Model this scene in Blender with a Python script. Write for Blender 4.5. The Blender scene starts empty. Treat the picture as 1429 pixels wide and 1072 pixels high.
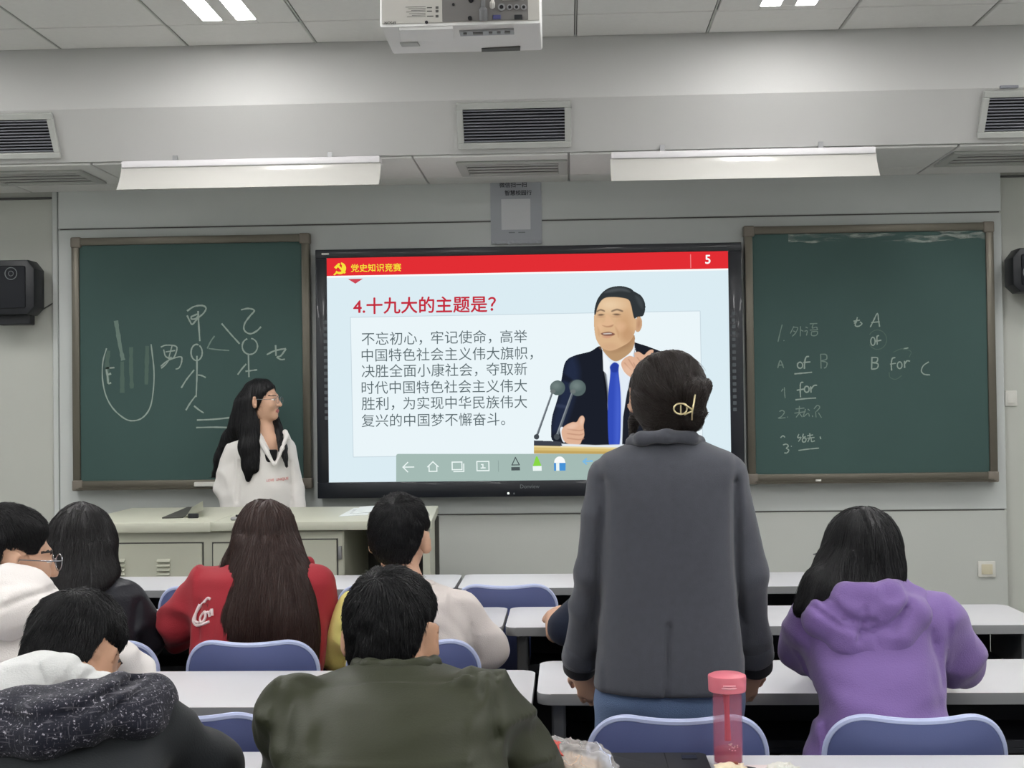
import bpy, bmesh, math, random
import numpy as np
from mathutils import Vector, Matrix

random.seed(7)
SC = bpy.context.scene
COL = SC.collection

# ------------------------------------------------------------------ camera, exposure, world
FPX = 1800.0                      # focal length in pixels of the 1429 x 1072 frame
EYE = Vector((0.0, 0.0, 1.46))
VPX, VPY, ROLL = 793.0, 565.0, 0.0135
_v = Vector(((VPX - 714.5) / FPX, -(VPY - 536.0) / FPX, -1.0)).normalized()
_u = Vector((-math.sin(ROLL), math.cos(ROLL), 0.0))
_u = (_u - _v * _u.dot(_v)).normalized()
_x = _v.cross(_u)
CAMR = Matrix((_x, _v, _u))       # rows: world axes in camera space -> world = CAMR @ cam
cam_d = bpy.data.cameras.new('camera')
cam_d.sensor_fit = 'HORIZONTAL'
cam_d.sensor_width = 36.0
cam_d.lens = FPX / 1429.0 * 36.0
cam_d.clip_start = 0.05
cam = bpy.data.objects.new('camera', cam_d)
COL.objects.link(cam)
cam.matrix_world = Matrix.Translation(EYE) @ CAMR.to_4x4()
SC.camera = cam
SC.view_settings.view_transform = 'Standard'
SC.view_settings.look = 'None'
SC.view_settings.gamma = 1.0
SC.view_settings.exposure = 0.0
SC.view_settings.use_curve_mapping = False
TUBE_POWER = 40.0                 # radiance of the fluorescent panels in the ceiling
wd = bpy.data.worlds.new('world')
SC.world = wd
wd.use_nodes = True
wd.node_tree.nodes['Background'].inputs[0].default_value = (0.8, 0.9, 1.0, 1)
wd.node_tree.nodes['Background'].inputs[1].default_value = 0.05


def ray(px, py):
    return CAMR @ Vector(((px - 714.5) / FPX, -(py - 536.0) / FPX, -1.0))


def at(px, py, Y):
    """the point of the place seen at a photo position, at distance Y down the room"""
    d = ray(px, py)
    return EYE + d * (Y / d.y)


def atz(px, py, z):
    d = ray(px, py)
    return EYE + d * ((z - EYE.z) / d.z)


# ------------------------------------------------------------------ materials
def lin(c):
    c = c / 255.0
    return c / 12.92 if c <= 0.04045 else ((c + 0.055) / 1.055) ** 2.4


def rgb(r, g, b):
    return (lin(r), lin(g), lin(b), 1.0)


MATS = {}


def mat(name, col, rough=0.6, metal=0.0, spec=0.5, bump=0.0, scale=60.0, stretch=(1, 1, 1), vary=0.0, vscale=3.0,
        emit=0.0, trans=0.0, ior=1.45, sheen=0.0, coat=0.0):
    m = bpy.data.materials.new(name)
    m.use_nodes = True
    nt = m.node_tree
    N, L = nt.nodes, nt.links
    p = N['Principled BSDF']
    p.inputs['Base Color'].default_value = col
    p.inputs['Roughness'].default_value = rough
    p.inputs['Metallic'].default_value = metal
    p.inputs['Specular IOR Level'].default_value = spec
    p.inputs['IOR'].default_value = ior
    p.inputs['Transmission Weight'].default_value = trans
    if sheen:
        p.inputs['Sheen Weight'].default_value = sheen
        p.inputs['Sheen Roughness'].default_value = 0.5
    if coat:
        p.inputs['Coat Weight'].default_value = coat
    if emit:
        p.inputs['Emission Color'].default_value = col
        p.inputs['Emission Strength'].default_value = emit
    tc = mp = None
    if bump or vary:
        tc = N.new('ShaderNodeTexCoord')
        mp = N.new('ShaderNodeMapping')
        mp.inputs['Scale'].default_value = stretch
        L.new(tc.outputs['Object'], mp.inputs['Vector'])
    if bump:
        n = N.new('ShaderNodeTexNoise')
        n.inputs['Scale'].default_value = scale
        n.inputs['Detail'].default_value = 4
        L.new(mp.outputs['Vector'], n.inputs['Vector'])
        b = N.new('ShaderNodeBump')
        b.inputs['Strength'].default_value = bump
        b.inputs['Distance'].default_value = 0.004
        L.new(n.outputs['Fac'], b.inputs['Height'])
        L.new(b.outputs['Normal'], p.inputs['Normal'])
    if vary:
        n2 = N.new('ShaderNodeTexNoise')
        n2.inputs['Scale'].default_value = vscale
        n2.inputs['Detail'].default_value = 5
        L.new(mp.outputs['Vector'], n2.inputs['Vector'])
        mx = N.new('ShaderNodeMix')
        mx.data_type = 'RGBA'
        mx.inputs['A'].default_value = tuple(c * (1 - vary) for c in col[:3]) + (1,)
        mx.inputs['B'].default_value = tuple(min(1, c * (1 + vary)) for c in col[:3]) + (1,)
        L.new(n2.outputs['Fac'], mx.inputs['Factor'])
        L.new(mx.outputs['Result'], p.inputs['Base Color'])
    MATS[name] = m
    return m


def glow(name, col, strength=1.0):
    m = bpy.data.materials.new(name)
    m.use_nodes = True
    nt = m.node_tree
    nt.nodes.clear()
    e = nt.nodes.new('ShaderNodeEmission')
    e.inputs[0].default_value = col
    e.inputs[1].default_value = strength
    o = nt.nodes.new('ShaderNodeOutputMaterial')
    nt.links.new(e.outputs[0], o.inputs[0])
    MATS[name] = m
    return m


# ------------------------------------------------------------------ objects
def tag(o, label=None, cat=None, group=None, kind=None):
    if label:
        o['label'] = label
    if cat:
        o['category'] = cat
    if group:
        o['group'] = group
    if kind:
        o['kind'] = kind
    return o


def empty(name, loc, label, cat, group=None):
    o = bpy.data.objects.new(name, None)
    COL.objects.link(o)
    o.empty_display_size = 0.1
    o.location = loc
    o['org'] = tuple(loc)
    return tag(o, label, cat, group)


def org_of(o):
    return Vector(o['org']) if o is not None and 'org' in o.keys() else Vector((0, 0, 0))


def link_mesh(name, me, mats, parent=None, origin=None):
    """me holds world coordinates; parts share the origin of their thing"""
    if parent is not None:
        org = org_of(parent)
    else:
        org = Vector(origin) if origin is not None else Vector((0, 0, 0))
    if org.length > 0:
        me.transform(Matrix.Translation(-org))
    if not isinstance(mats, (list, tuple)):
        mats = [mats]
    for m in mats:
        me.materials.append(m)
    o = bpy.data.objects.new(name, me)
    COL.objects.link(o)
    o['org'] = tuple(org)
    if parent is not None:
        o.parent = parent
    else:
        o.location = org
    return o


def done(bm, name, mats, parent=None, origin=None, smooth=True, angle=0.6):
    me = bpy.data.meshes.new(name)
    bmesh.ops.recalc_face_normals(bm, faces=bm.faces)
    bm.to_mesh(me)
    bm.free()
    if smooth:
        for p in me.polygons:
            p.use_smooth = True
        me.set_sharp_from_angle(angle=angle)
    return link_mesh(name, me, mats, parent, origin)


def struct(bm, name, mats, **k):
    return tag(done(bm, name, mats, **k), kind='structure')


def nb():
    return bmesh.new()


def box(bm, lo, hi, bev=0.0, seg=2, mi=0, M=None):
    lo, hi = Vector(lo), Vector(hi)
    c, s = (lo + hi) / 2, hi - lo
    T = Matrix.Translation(c) @ Matrix.Diagonal((s.x, s.y, s.z, 1))
    if M is not None:
        T = M @ T
    r = bmesh.ops.create_cube(bm, size=1.0, matrix=T)
    vs = r['verts']
    fs = set(f for v in vs for f in v.link_faces)
    for f in fs:
        f.material_index = mi
    if bev > 0:
        es = list(set(e for v in vs for e in v.link_edges))
        rr = bmesh.ops.bevel(bm, geom=es, offset=bev, segments=seg, affect='EDGES', profile=0.5)
        for f in rr['faces']:
            f.material_index = mi


def prism(bm, pts, axis, a, b, mi=0, side_mi=None, bev=0.0):
    """extrude a 2D outline along an axis from a to b"""
    def put(p, t):
        if axis == 'z':
            return (p[0], p[1], t)
        if axis == 'y':
            return (p[0], t, p[1])
        return (t, p[0], p[1])
    va = [bm.verts.new(put(p, a)) for p in pts]
    vb = [bm.verts.new(put(p, b)) for p in pts]
    fa = bm.faces.new(va)
    fb = bm.faces.new(list(reversed(vb)))
    fa.material_index = fb.material_index = mi
    n = len(pts)
    for i in range(n):
        f = bm.faces.new((va[i], vb[i], vb[(i + 1) % n], va[(i + 1) % n]))
        f.material_index = mi if side_mi is None else side_mi
    if bev:
        es = [e for e in list(fa.edges) + list(fb.edges)]
        bmesh.ops.bevel(bm, geom=es, offset=bev, segments=2, affect='EDGES', profile=0.5)


def rrect(x0, y0, x1, y1, r, n=5):
    pts = []
    for cx, cy, a0 in ((x1 - r, y1 - r, 0), (x0 + r, y1 - r, 90), (x0 + r, y0 + r, 180), (x1 - r, y0 + r, 270)):
        for i in range(n + 1):
            a = math.radians(a0 + 90 * i / n)
            pts.append((cx + r * math.cos(a), cy + r * math.sin(a)))
    return pts


def tube(bm, pts, rads, n=8, mi=0, closed=False):
    pts = [Vector(p) for p in pts]
    m = len(pts)
    if not isinstance(rads, (list, tuple)):
        rads = [rads] * m
    rings = []
    prev = None
    for i in range(m):
        if closed:
            t = pts[(i + 1) % m] - pts[i - 1]
        else:
            t = pts[min(i + 1, m - 1)] - pts[max(i - 1, 0)]
        t.normalize()
        if prev is None:
            a = Vector((0, 0, 1)) if abs(t.z) < 0.9 else Vector((1, 0, 0))
            nrm = (a - t * a.dot(t)).normalized()
        else:
            nrm = (prev - t * prev.dot(t)).normalized()
        prev = nrm
        bi = t.cross(nrm)
        rings.append([bm.verts.new(pts[i] + (nrm * math.cos(2 * math.pi * k / n) + bi * math.sin(2 * math.pi * k / n)) * rads[i]) for k in range(n)])
    for i in range(m if closed else m - 1):
        A, B = rings[i], rings[(i + 1) % m]
        for k in range(n):
            f = bm.faces.new((A[k], A[(k + 1) % n], B[(k + 1) % n], B[k]))
            f.material_index = mi
    if not closed:
        bm.faces.new(list(reversed(rings[0]))).material_index = mi
        bm.faces.new(rings[-1]).material_index = mi


def lathe(bm, prof, c, n=28, mi=0):
    rings = []
    for r, z in prof:
        rings.append([bm.verts.new((c[0] + r * math.cos(2 * math.pi * k / n), c[1] + r * math.sin(2 * math.pi * k / n), c[2] + z)) for k in range(n)])
    for A, B in zip(rings, rings[1:]):
        for k in range(n):
            bm.faces.new((A[k], A[(k + 1) % n], B[(k + 1) % n], B[k])).material_index = mi
    bm.faces.new(list(reversed(rings[0]))).material_index = mi
    bm.faces.new(rings[-1]).material_index = mi


def cat_rom(pts, n=6, closed=False):
    P = [Vector(p) for p in pts]
    m = len(P)
    if m < 3:
        return P
    out = []
    for i in range(m if closed else m - 1):
        p0 = P[i - 1] if (closed or i > 0) else P[0] * 2 - P[1]
        p1, p2 = P[i], P[(i + 1) % m]
        p3 = P[(i + 2) % m] if (closed or i + 2 < m) else P[-1] * 2 - P[-2]
        for k in range(n):
            t = k / n
            out.append(0.5 * ((2 * p1) + (p2 - p0) * t + (2 * p0 - 5 * p1 + 4 * p2 - p3) * t * t + (3 * p1 - p0 - 3 * p2 + p3) * t ** 3))
    if not closed:
        out.append(P[-1])
    return out


def text(name, body, x, y, z, width, matl, parent, height=None, bold=0.0, flip=False, normal='-y', extr=0.0):
    """flat lettering on a surface facing the room; (x, z) is its lower left corner"""
    c = bpy.data.curves.new(name, 'FONT')
    c.body = body
    c.extrude = extr
    c.resolution_u = 3
    c.materials.append(matl)
    o = bpy.data.objects.new(name, c)
    COL.objects.link(o)
    bpy.context.view_layer.update()
    bb = [Vector(b) for b in o.bound_box]
    bx, by = bb[0].x, bb[0].y
    w = bb[6].x - bx
    h = bb[6].y - by
    sx = width / w
    sy = sx if height is None else height / h
    R = Matrix.Rotation(math.pi / 2, 4, 'X')
    if flip:
        R = R @ Matrix.Rotation(math.pi, 4, 'Z')
        off = Vector((bx + w, by + h, 0))
    else:
        off = Vector((bx, by, 0))
    me = bpy.data.meshes.new_from_object(o.evaluated_get(bpy.context.evaluated_depsgraph_get()))
    me.name = name
    bpy.data.objects.remove(o)
    bpy.data.curves.remove(c)
    me.materials.clear()
    if bold:                                      # heavier strokes
        b2 = bmesh.new()
        for dx, dy in ((0, 0), (bold, 0), (-bold, 0), (0, bold), (0, -bold)):
            n0 = len(b2.verts)
            b2.from_mesh(me)
            b2.verts.ensure_lookup_table()
            for v in b2.verts[n0:]:
                v.co += Vector((dx, dy, 0))
        b2.to_mesh(me)
        b2.free()
    me.transform(Matrix.Translation(Vector((x, y, z))) @ R @ Matrix.Diagonal((sx, sy, 1, 1)) @ Matrix.Translation(-off))
    return link_mesh(name, me, matl, parent)
# ------------------------------------------------------------------ soft bodies: distance grids turned into smooth meshes
def rotm(yaw=0, pitch=0, roll=0):
    """degrees; face looks along +Y, positive pitch nods down, positive yaw turns left"""
    return np.array((Matrix.Rotation(math.radians(yaw), 3, 'Z') @ Matrix.Rotation(math.radians(-pitch), 3, 'X') @ Matrix.Rotation(math.radians(roll), 3, 'Y')))


def vnoise(p, seed=0):
    """smooth value noise of points (n,3) -> -1..1"""
    i = np.floor(p).astype(np.int64)
    f = p - i
    f = f * f * (3 - 2 * f)
    def hsh(a):
        h = (a[:, 0] * 73856093) ^ (a[:, 1] * 19349663) ^ (a[:, 2] * 83492791) ^ (seed * 2654435761)
        h = (h ^ (h >> 13)) * 1274126177
        h = h ^ (h >> 16)
        return (h & 0xFFFF) / 32767.5 - 1.0
    r = 0
    for dx in (0, 1):
        wx = f[:, 0] if dx else 1 - f[:, 0]
        for dy in (0, 1):
            wy = f[:, 1] if dy else 1 - f[:, 1]
            for dz in (0, 1):
                wz = f[:, 2] if dz else 1 - f[:, 2]
                r = r + wx * wy * wz * hsh(i + np.array((dx, dy, dz)))
    return r


def smin(a, b, k):
    if k <= 0:
        return np.minimum(a, b)
    h = np.maximum(k - np.abs(a - b), 0.0) / k
    return np.minimum(a, b) - h * h * k * 0.25


def poly_dist(px, pz, pts):
    d = np.full(px.shape, 1e3)
    for (ax, az), (bx, bz) in zip(pts, pts[1:]):
        ux, uz = bx - ax, bz - az
        L2 = ux * ux + uz * uz + 1e-12
        t = np.clip(((px - ax) * ux + (pz - az) * uz) / L2, 0, 1)
        d = np.minimum(d, np.hypot(px - ax - t * ux, pz - az - t * uz))
    return d


class Grid:
    BIG = 0.2

    def __init__(s, lo, hi, h):
        s.h = h
        s.lo = np.array(lo, float)
        n = np.ceil((np.array(hi, float) - s.lo) / h).astype(int) + 1
        s.ax = [s.lo[i] + h * np.arange(n[i]) for i in range(3)]
        s.F = np.full(tuple(n), s.BIG, np.float32)

    def _sl(s, lo, hi):
        r = []
        for i in range(3):
            a = max(0, int(math.floor((lo[i] - s.lo[i]) / s.h)))
            b = min(len(s.ax[i]), int(math.ceil((hi[i] - s.lo[i]) / s.h)) + 1)
            if b <= a:
                return None
            r.append(slice(a, b))
        return tuple(r)

    def op(s, lo, hi, fn, k=0.0, mode='add'):
        m = k + 3.5 * s.h
        sl = s._sl(np.array(lo) - m, np.array(hi) + m)
        if sl is None:
            return
        X = s.ax[0][sl[0]][:, None, None]
        Y = s.ax[1][sl[1]][None, :, None]
        Z = s.ax[2][sl[2]][None, None, :]
        d = fn(X, Y, Z)
        if mode == 'add':
            s.F[sl] = smin(s.F[sl], d, k)
        elif mode == 'sub':
            s.F[sl] = -smin(-s.F[sl], d, k)

    def cap(s, a, b, ra, rb=None, k=0.0, mode='add'):
        rb = ra if rb is None else rb
        a, b = np.array(a, float), np.array(b, float)
        u = b - a
        L2 = float(u @ u) + 1e-12
        def fn(X, Y, Z):
            t = np.clip(((X - a[0]) * u[0] + (Y - a[1]) * u[1] + (Z - a[2]) * u[2]) / L2, 0, 1)
            return np.sqrt((X - a[0] - t * u[0]) ** 2 + (Y - a[1] - t * u[1]) ** 2 + (Z - a[2] - t * u[2]) ** 2) - (ra + (rb - ra) * t)
        r = max(ra, rb)
        s.op(np.minimum(a, b) - r, np.maximum(a, b) + r, fn, k, mode)
        return s

    def chain(s, pts, rads, k=0.0, mode='add'):
        for i in range(len(pts) - 1):
            s.cap(pts[i], pts[i + 1], rads[i], rads[i + 1], k, mode)
        return s

    def ell(s, c, r, k=0.0, R=None, mode='add'):
        c, r = np.array(c, float), np.array(r, float)
        R = np.eye(3) if R is None else np.array(R)
        ext = np.sqrt(((R * r[None, :]) ** 2).sum(1))
        def fn(X, Y, Z):
            x, y, z = X - c[0], Y - c[1], Z - c[2]
            l = [(x * R[0, i] + y * R[1, i] + z * R[2, i]) / r[i] for i in range(3)]
            k0 = np.sqrt(l[0] ** 2 + l[1] ** 2 + l[2] ** 2) + 1e-9
            k1 = np.sqrt((l[0] / r[0]) ** 2 + (l[1] / r[1]) ** 2 + (l[2] / r[2]) ** 2) + 1e-9
            return k0 * (k0 - 1.0) / k1
        s.op(c - ext, c + ext, fn, k, mode)
        return s

    def loft(s, secs, k=0.0, p=2.3, mode='add', yaw=0.0):
        """stacked rounded cross-sections (z, x centre, y centre, half width, half depth)"""
        A = np.array(sorted([tuple(q) for q in secs]), float)
        z = A[:, 0]
        T = np.gradient(A[:, 1:], z, axis=0) if len(z) > 2 else np.repeat((A[-1:, 1:] - A[:1, 1:]) / (z[-1] - z[0]), len(z), 0)
        def val(Z):
            q = np.clip(Z, z[0], z[-1])
            i = np.clip(np.searchsorted(z, q) - 1, 0, len(z) - 2)
            d = z[i + 1] - z[i]
            t = ((q - z[i]) / d)[..., None]
            d = d[..., None]
            return ((1 + 2 * t) * (1 - t) ** 2 * A[i, 1:] + t * (1 - t) ** 2 * d * T[i] + t * t * (3 - 2 * t) * A[i + 1, 1:] + t * t * (t - 1) * d * T[i + 1])
        cy, sy = math.cos(yaw), math.sin(yaw)
        def fn(X, Y, Z):
            V = val(Z[0, 0, :])
            xc, yc, hw, hd = (V[:, i][None, None, :] for i in range(4))
            x, y = X - xc, Y - yc
            if yaw:
                x, y = x * cy + y * sy, -x * sy + y * cy
            rho = (np.abs(x / hw) ** p + np.abs(y / hd) ** p) ** (1.0 / p) + 1e-6
            rr = np.sqrt(x * x + y * y) + 1e-9
            d = np.maximum(rr * (1 - 1 / rho), -np.minimum(hw, hd))
            e = np.maximum(Z - z[-1], z[0] - Z)
            return np.maximum(d, e)
        hwm = A[:, 3].max() if not yaw else max(A[:, 3].max(), A[:, 4].max())
        hdm = A[:, 4].max() if not yaw else hwm
        lo = (A[:, 1].min() - hwm, A[:, 2].min() - hdm, z[0])
        hi = (A[:, 1].max() + hwm, A[:, 2].max() + hdm, z[-1])
        s.op(lo, hi, fn, k, mode)
        return s

    def near(s, band=0.03):
        idx = np.nonzero(np.abs(s.F) < band)
        P = np.stack([s.ax[i][idx[i]] for i in range(3)], 1)
        return idx, P

    def disp(s, fn, band=0.035):
        idx, P = s.near(band)
        s.F[idx] += fn(P).astype(np.float32)
        return s

    def folds(s, amp, freq, seed=0, mask=None):
        """soft cloth folds: ridged noise of a chosen frequency along each axis"""
        fr = np.array(freq, float)
        def fn(P):
            w = vnoise(P * 3.1 + seed, seed + 5)
            Q = P * fr + w[:, None] * 0.8
            a = 1 - 2 * np.abs(vnoise(Q, seed))
            b = 0.4 * vnoise(Q * 2.1 + 7.7, seed + 1)
            d = -(a - 0.3 + b) * amp
            return d if mask is None else d * mask(P)
        return s.disp(fn)

    def crease(s, pts, w, amp, front=False, ymid=None):
        """groove (amp > 0) or ridge (amp < 0) along a line of world points, seen along the room"""
        q = [(p[0], p[2]) for p in pts]
        ym = np.mean([p[1] for p in pts]) if ymid is None else ymid
        def fn(P):
            d = poly_dist(P[:, 0], P[:, 2], q)
            e = amp * np.exp(-(d / w) ** 2)
            return e * ((P[:, 1] > ym) if front else (P[:, 1] < ym))
        return s.disp(fn)

    def plane(s, n, d, k=0.0):
        """keep the side where n.p < d"""
        n = np.array(n, float)
        n /= np.linalg.norm(n)
        X, Y, Z = s.ax[0][:, None, None], s.ax[1][None, :, None], s.ax[2][None, None, :]
        e = X * n[0] + Y * n[1] + Z * n[2] - d
        s.F = (-smin(-s.F, -e, k)).astype(np.float32)
        return s

    def sample(s, P):
        q = (P - s.lo) / s.h
        n = np.array(s.F.shape)
        q = np.clip(q, 0, n - 1.001)
        i = np.floor(q).astype(int)
        f = q - i
        r = 0
        for dx in (0, 1):
            for dy in (0, 1):
                for dz in (0, 1):
                    w = (f[:, 0] if dx else 1 - f[:, 0]) * (f[:, 1] if dy else 1 - f[:, 1]) * (f[:, 2] if dz else 1 - f[:, 2])
                    r = r + w * s.F[i[:, 0] + dx, i[:, 1] + dy, i[:, 2] + dz]
        return r

    def grad(s, P):
        e = s.h
        g = np.stack([s.sample(P + np.eye(3)[i] * e) - s.sample(P - np.eye(3)[i] * e) for i in range(3)], 1)
        return g / (np.linalg.norm(g, axis=1)[:, None] + 1e-9)

    def nets(s):
        F = s.F
        F = np.pad(F, 1, constant_values=s.BIG)
        S = F < 0
        nx, ny, nz = (n - 1 for n in F.shape)
        cnt = np.zeros((nx, ny, nz), np.int8)
        for dx in (0, 1):
            for dy in (0, 1):
                for dz in (0, 1):
                    cnt += S[dx:nx + dx, dy:ny + dy, dz:nz + dz]
        ci = np.nonzero((cnt > 0) & (cnt < 8))
        C = np.stack(ci, 1)
        vid = np.full((nx, ny, nz), -1, np.int64)
        vid[ci] = np.arange(len(C))
        acc = np.zeros((len(C), 3))
        num = np.zeros(len(C))
        for axis in range(3):
            o1, o2 = [i for i in range(3) if i != axis]
            for a in (0, 1):
                for b in (0, 1):
                    off = np.zeros(3, int)
                    off[o1], off[o2] = a, b
                    A = C + off
                    off2 = off.copy()
                    off2[axis] += 1
                    B = C + off2
                    fa = F[A[:, 0], A[:, 1], A[:, 2]]
                    fb = F[B[:, 0], B[:, 1], B[:, 2]]
                    m = (fa < 0) != (fb < 0)
                    t = fa[m] / (fa[m] - fb[m])
                    p = np.repeat(off[None].astype(float), m.sum(), 0)
                    p[:, axis] += t
                    acc[m] += p
                    num[m] += 1
        V = (C + acc / num[:, None] - 1) * s.h + s.lo
        quads = []
        for axis in range(3):
            o1, o2 = (axis + 1) % 3, (axis + 2) % 3
            sl0 = [slice(None)] * 3
            sl1 = [slice(None)] * 3
            sl0[axis], sl1[axis] = slice(0, -1), slice(1, None)
            ch = S[tuple(sl0)] != S[tuple(sl1)]
            E = np.stack(np.nonzero(ch), 1)
            ok = (E[:, o1] > 0) & (E[:, o2] > 0) & (E[:, o1] < F.shape[o1] - 1) & (E[:, o2] < F.shape[o2] - 1)
            E = E[ok]
            ins = S[E[:, 0], E[:, 1], E[:, 2]]
            def cid(d1, d2):
                c = E.copy()
                c[:, o1] += d1
                c[:, o2] += d2
                return vid[c[:, 0], c[:, 1], c[:, 2]]
            q = np.stack([cid(-1, -1), cid(0, -1), cid(0, 0), cid(-1, 0)], 1)
            q[~ins] = q[~ins][:, ::-1]
            quads.append(q)
        return V, np.concatenate(quads)

    def mesh(s, name, extra=None, relax=1):
        V, Q = s.nets()
        for _ in range(relax):                       # light smoothing that stays on the surface
            acc = np.zeros_like(V)
            n = np.zeros(len(V))
            for i in range(4):
                a, b = Q[:, i], Q[:, (i + 1) % 4]
                np.add.at(acc, a, V[b])
                np.add.at(n, a, 1)
                np.add.at(acc, b, V[a])
                np.add.at(n, b, 1)
            V = V * 0.4 + 0.6 * acc / np.maximum(n, 1)[:, None]
        faces = Q
        if extra is not None:
            EV, EQ = extra
            faces = np.concatenate([Q, EQ + len(V)])
            V = np.concatenate([V, EV])
        me = bpy.data.meshes.new(name)
        me.vertices.add(len(V))
        me.vertices.foreach_set('co', V.astype(np.float32).ravel())
        me.loops.add(faces.size)
        me.loops.foreach_set('vertex_index', faces.astype(np.int32).ravel())
        me.polygons.add(len(faces))
        me.polygons.foreach_set('loop_start', np.arange(0, faces.size, 4, dtype=np.int32))
        me.polygons.foreach_set('use_smooth', np.ones(len(faces), bool))
        me.update(calc_edges=True)
        me.validate()
        return me

    def strands(s, n, steps, step, flow, rad=0.0007, lift=0.001, seed=1, sel=None, jitter=0.12, fly=0.0):
        """hair strands traced over the surface; returns verts, quads of thin four-sided locks"""
        rng = np.random.default_rng(seed)
        idx, P = s.near(s.h * 0.9)
        if sel is not None:
            P = P[sel(P)]
        P = P[rng.integers(0, len(P), n)] + rng.normal(0, s.h * 0.4, (n, 3))
        off = lift * (0.4 + rng.random(n)) + (rng.random(n) < 0.08) * fly * rng.random(n)
        jit = rng.normal(0, jitter, (n, 3))
        path = []
        alive = np.ones(n, bool)
        for k in range(steps + 1):
            f = s.sample(P)
            if k:
                alive &= f < .021
            g = s.grad(P)
            c = np.clip(f - off * (k / steps * 0.8 + 0.2), -0.02, 0.02)
            c[~alive] = 0
            P = P - g * c[:, None]
            path.append(P.copy())
            v = flow(P) + jit
            v = v - g * (v * g).sum(1)[:, None]
            v /= np.linalg.norm(v, axis=1)[:, None] + 1e-9
            P = P + v * np.where(alive, step, step * .02)[:, None]
        path = np.stack(path, 1)                       # n, steps+1, 3
        t = np.gradient(path, axis=1)
        t /= np.linalg.norm(t, axis=2)[..., None] + 1e-9
        g = s.grad(path.reshape(-1, 3)).reshape(path.shape)
        side = np.cross(t, g)
        side /= np.linalg.norm(side, axis=2)[..., None] + 1e-9
        up = np.cross(side, t)
        w = rad * (1 - 0.85 * np.linspace(0, 1, steps + 1) ** 2)[None, :, None]
        ring = np.stack([path + side * w, path + up * w, path - side * w, path - up * w], 2)   # n, s, 4, 3
        V = ring.reshape(-1, 3)
        base = (np.arange(n) * (steps + 1) * 4)[:, None, None] + (np.arange(steps) * 4)[None, :, None]
        k = np.arange(4)[None, None, :]
        q = np.stack([base + k, base + (k + 1) % 4, base + 4 + (k + 1) % 4, base + 4 + k], 3).reshape(-1, 4)
        return V, q


def V3(*a):
    return np.array(a, float)


def npt(px, py, Y):
    return np.array(at(px, py, Y))


def S(py, xl, xr, Y, hd, dy=0.0):
    a, b = at(xl, py, Y), at(xr, py, Y)
    return ((a.z + b.z) / 2, (a.x + b.x) / 2, Y + dy, (b.x - a.x) / 2, hd)


# ------------------------------------------------------------------ people
def add_head(g, c, R, s=1.0, neck_to=None, neck_r=0.052, ears=True):
    c = np.array(c, float)
    def w(*p):
        return c + R @ (np.array(p) * s)
    def e(p, r, k=0.02, mode='add'):
        g.ell(w(*p), np.array(r) * s, k * s, R, mode)
    e((0, -.014, .030), (.074, .093, .084), 0)
    e((0, .028, -.038), (.057, .060, .074), .035)
    e((0, .066, -.094), (.024, .022, .019), .030)
    for q in (-1, 1):
        e((q * .034, .060, -.028), (.024, .026, .022), .02)
        e((q * .031, .093, .002), (.014, .012, .009), .010, 'sub')
        e((q * .031, .076, .000), (.0125, .0125, .0105), .004)
    e((0, .078, .022), (.048, .014, .012), .014)
    g.cap(w(0, .088, .006), w(0, .107, -.030), .0075 * s, .0115 * s, .012 * s)
    for q in (-1, 1):
        e((q * .010, .098, -.033), (.008, .009, .007), .006)
    e((0, .087, -.060), (.021, .011, .0055), .006)
    e((0, .085, -.070), (.018, .011, .006), .006)
    if ears:
        for q in (-1, 1):
            Re = R @ rotm(yaw=q * -36)
            g.ell(w(q * .084, -.015, -.010), V3(.011, .025, .036) * s, .010 * s, Re)
            g.ell(w(q * .092, -.004, -.006), V3(.007, .012, .020) * s, .005 * s, Re, 'sub')
    if neck_to is not None:
        g.cap(w(0, -.025, -.06), neck_to, neck_r, neck_r * 1.06, .03)


def add_hand(g, wr, fwd, nrm, thumb=1, curl=25, s=1.0, spread=0.0):
    """palm, four bent fingers of different length and a thumb from the side of the palm"""
    wr, fwd, nrm = (np.array(v, float) for v in (wr, fwd, nrm))
    fwd /= np.linalg.norm(fwd)
    nrm = nrm - fwd * (nrm @ fwd)
    nrm /= np.linalg.norm(nrm)
    lat = np.cross(fwd, nrm) * thumb
    R = np.stack([lat, fwd, nrm], 1)
    g.ell(wr + fwd * .048 * s, V3(.040, .052, .016) * s, .012 * s, R)
    g.ell(wr + fwd * .030 * s + lat * .022 * s + nrm * .008 * s, V3(.018, .030, .015) * s, .012 * s, R)
    for o, L in ((.031, .070), (.0105, .080), (-.0105, .074), (-.031, .058)):
        p = wr + (fwd * .086 + lat * o) * s - fwd * abs(o) * .25 * s
        a = 0.0
        r = .0088 * s
        for seg, f in enumerate((.45, .31, .24)):
            a += math.radians(curl * (0.7, 1.2, 1.0)[seg])
            d = fwd * math.cos(a) + nrm * math.sin(a) + lat * o * spread
            q = p + d / np.linalg.norm(d) * L * f * s
            g.cap(p, q, r, r * .92, .004 * s)
            p, r = q, r * .92
    p = wr + (fwd * .022 + lat * .030 + nrm * .004) * s
    d1 = fwd * .62 + lat * .62 + nrm * .35
    q = p + d1 / np.linalg.norm(d1) * .042 * s
    d2 = fwd * .88 + lat * .15 + nrm * .45
    t = q + d2 / np.linalg.norm(d2) * .030 * s
    g.cap(p, q, .0125 * s, .0100 * s, .010 * s)
    g.cap(q, t, .0098 * s, .0080 * s, .004 * s)


BODY = {}


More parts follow.
